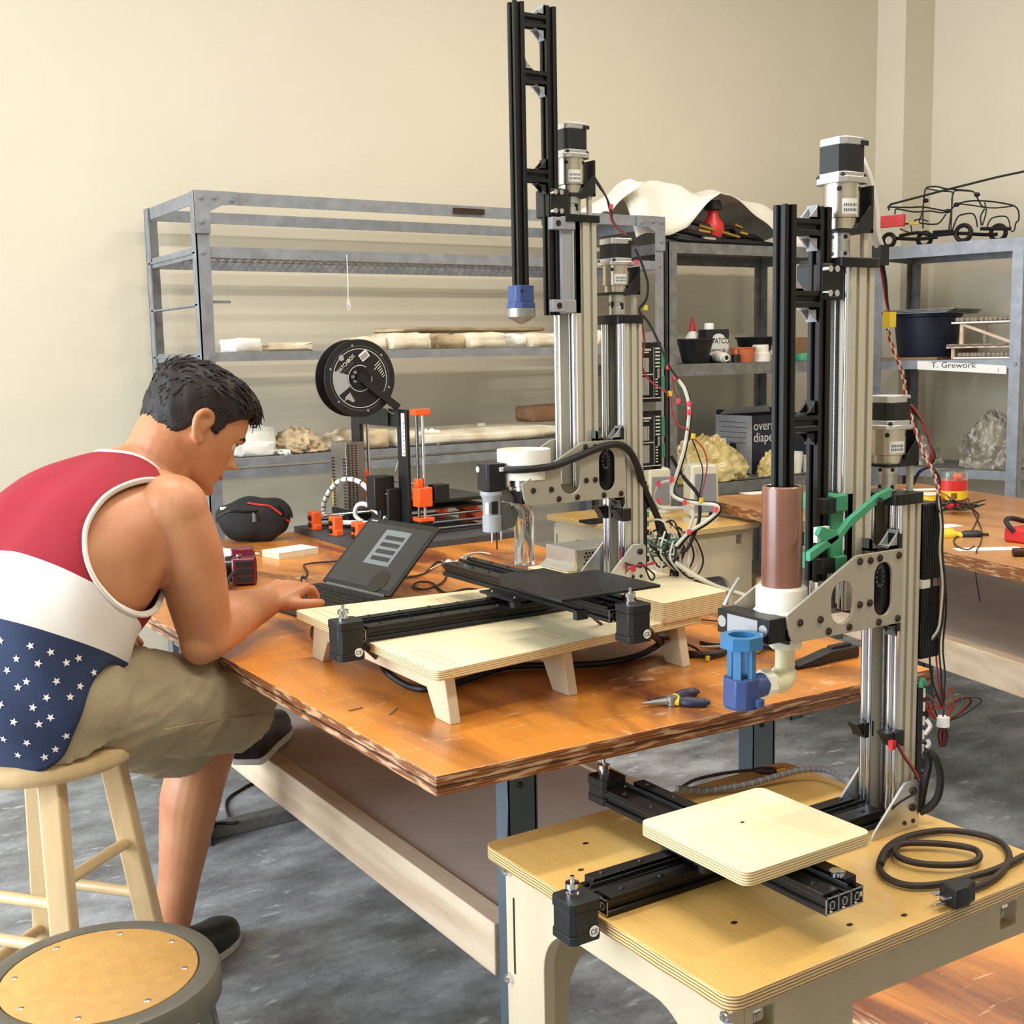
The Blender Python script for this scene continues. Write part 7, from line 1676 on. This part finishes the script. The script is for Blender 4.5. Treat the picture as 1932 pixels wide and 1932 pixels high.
MB().cyl(pr(1779, 1352, 1.73), pr(1779, 1370, 1.73), .009, n=14).build('white_tape', WHITE, FP)
for L_, r_, mt in ((((1747, 1418), (1752, 1440), (1744, 1480), (1735, 1530)), .0055, RUB), (((1752, 1420), (1766, 1432), (1774, 1465), (1770, 1500), (1755, 1522), (1735, 1532)), .0055, RUB), (((1694, 1408), (1705, 1428), (1722, 1452), (1734, 1474)), .0016, RUB), (((1696, 1405), (1707, 1426), (1724, 1450), (1735, 1472)), .0014, WIRER), (((1742, 1462), (1738, 1490), (1715, 1512), (1690, 1535), (1665, 1556), (1652, 1562)), .0018, WIRER), (((1730, 1495), (1700, 1512), (1678, 1530), (1660, 1545)), .0016, RUB), (((1748, 1410), (1753, 1404), (1750, 1396)), .003, WIREW), (((1745, 1385), (1755, 1370), (1748, 1358)), .003, WIREW)): wires(FP, 'board_wire', R(L_, 1.655 if L_[0][0] < 1740 else 1.70), r_, mt)
conn(FP, pr(1683, 1405, 1.655), RED, .006)
# power cord with its plug on the low table
Zc = SZ+.0065; S_ = lambda L_, z=Zc: [pz(x, y, z) for x, y in L_]
pts = S_(((1836, 1676), (1870, 1660), (1895, 1638), (1904, 1612), (1885, 1588), (1840, 1573), (1780, 1567), (1720, 1576), (1680, 1594), (1663, 1618), (1660, 1640), (1680, 1660), (1720, 1671), (1775, 1668), (1830, 1655), (1880, 1640), (1932, 1615)))
t = thing('mains_cable', 'braided brown-black mains cord coiled on the low birch table with its plug', 'cord', pts[8])
MB().tube(pts, .0043, 10, smooth=7).build('cord', WIREB, t)
MB().tube([p+V((0, 0, .004)) for p in S_(((1662, 1636), (1672, 1612), (1700, 1598), (1745, 1596), (1800, 1600), (1838, 1608), (1848, 1622), (1832, 1634), (1785, 1638), (1730, 1634), (1695, 1622), (1690, 1606), (1705, 1592)))], .0043, 10, smooth=7).build('cord', WIREB, t)
a, b_ = pz(1834, 1678, SZ+.014), pz(1793, 1690, SZ+.014); d = (b_-a).normalized(); X = frame(a, d, V((-d.y, d.x, 0)))
pg = MB().prism([(0, -.006), (.012, -.008), (.018, -.013), (.040, -.0135), (.040, .0135), (.018, .013), (.012, .008), (0, .006)], 'z', -.012, .013, X=X).build('plug_body', BLKP, t, bev=.002)
for y in (-.006, .006): MB().box(.040, .057, y-.0035, y+.0035, .003, .0045, X=X).build('plug_blade', CHROME, pg)
MB().cyl(X @ V((.040, 0, -.005)), X @ V((.060, 0, -.005)), .0025, n=10).build('earth_pin', CHROME, pg)
# grey loom and jack lead across the back of the low table
pts = [pz(1278, 1488, SZ+.02), pz(1330, 1491, SZ+.010), pz(1400, 1482, SZ+.010), pz(1460, 1466, SZ+.014), pz(1510, 1453, SZ+.018), pz(1555, 1452, SZ+.018), pz(1590, 1468, SZ+.014), pz(1606, 1482, SZ+.012)]
t = thing('signal_lead', 'grey spiral-wrapped lead with a gold jack behind the pale bed board', 'cable', pts[2])
o = MB().tube(pts, .0048, 10, smooth=8).build('sleeve', GREYL, t); b = MB(); sp = spline(pts, 8)
for k in range(2, len(sp)-2, 2): b.tube([sp[k], sp[k].lerp(sp[k+1], .22)], .0052, 10)
b.build('sleeve_wraps', FILMC, o, kind='stuff')
pts = [pz(1284, 1487, SZ+.016), pz(1310, 1472, SZ+.010), pz(1350, 1462, SZ+.010), pz(1395, 1455, SZ+.010), pz(1425, 1453, SZ+.010)]; MB().tube(pts, .0026, 8, smooth=6).build('jack_cord', WIREB, t)
a, b_ = pz(1424, 1453, SZ+.011), pz(1462, 1455, SZ+.011); MB().tube([a, a.lerp(b_, .3), b_], [.0035, .006, .006], 12).build('jack_body', WIREB, t); MB().cyl(b_, pz(1478, 1451, SZ+.011), .0045, n=12).build('gold_tip', BRASS, t)
MB().tube([pz(1606, 1490, SZ+.02), pz(1590, 1508, SZ+.02), pz(1570, 1518, SZ+.02), pz(1550, 1520, SZ+.02)], .003, 8, smooth=5).build('jack_cord', WIREB, t)
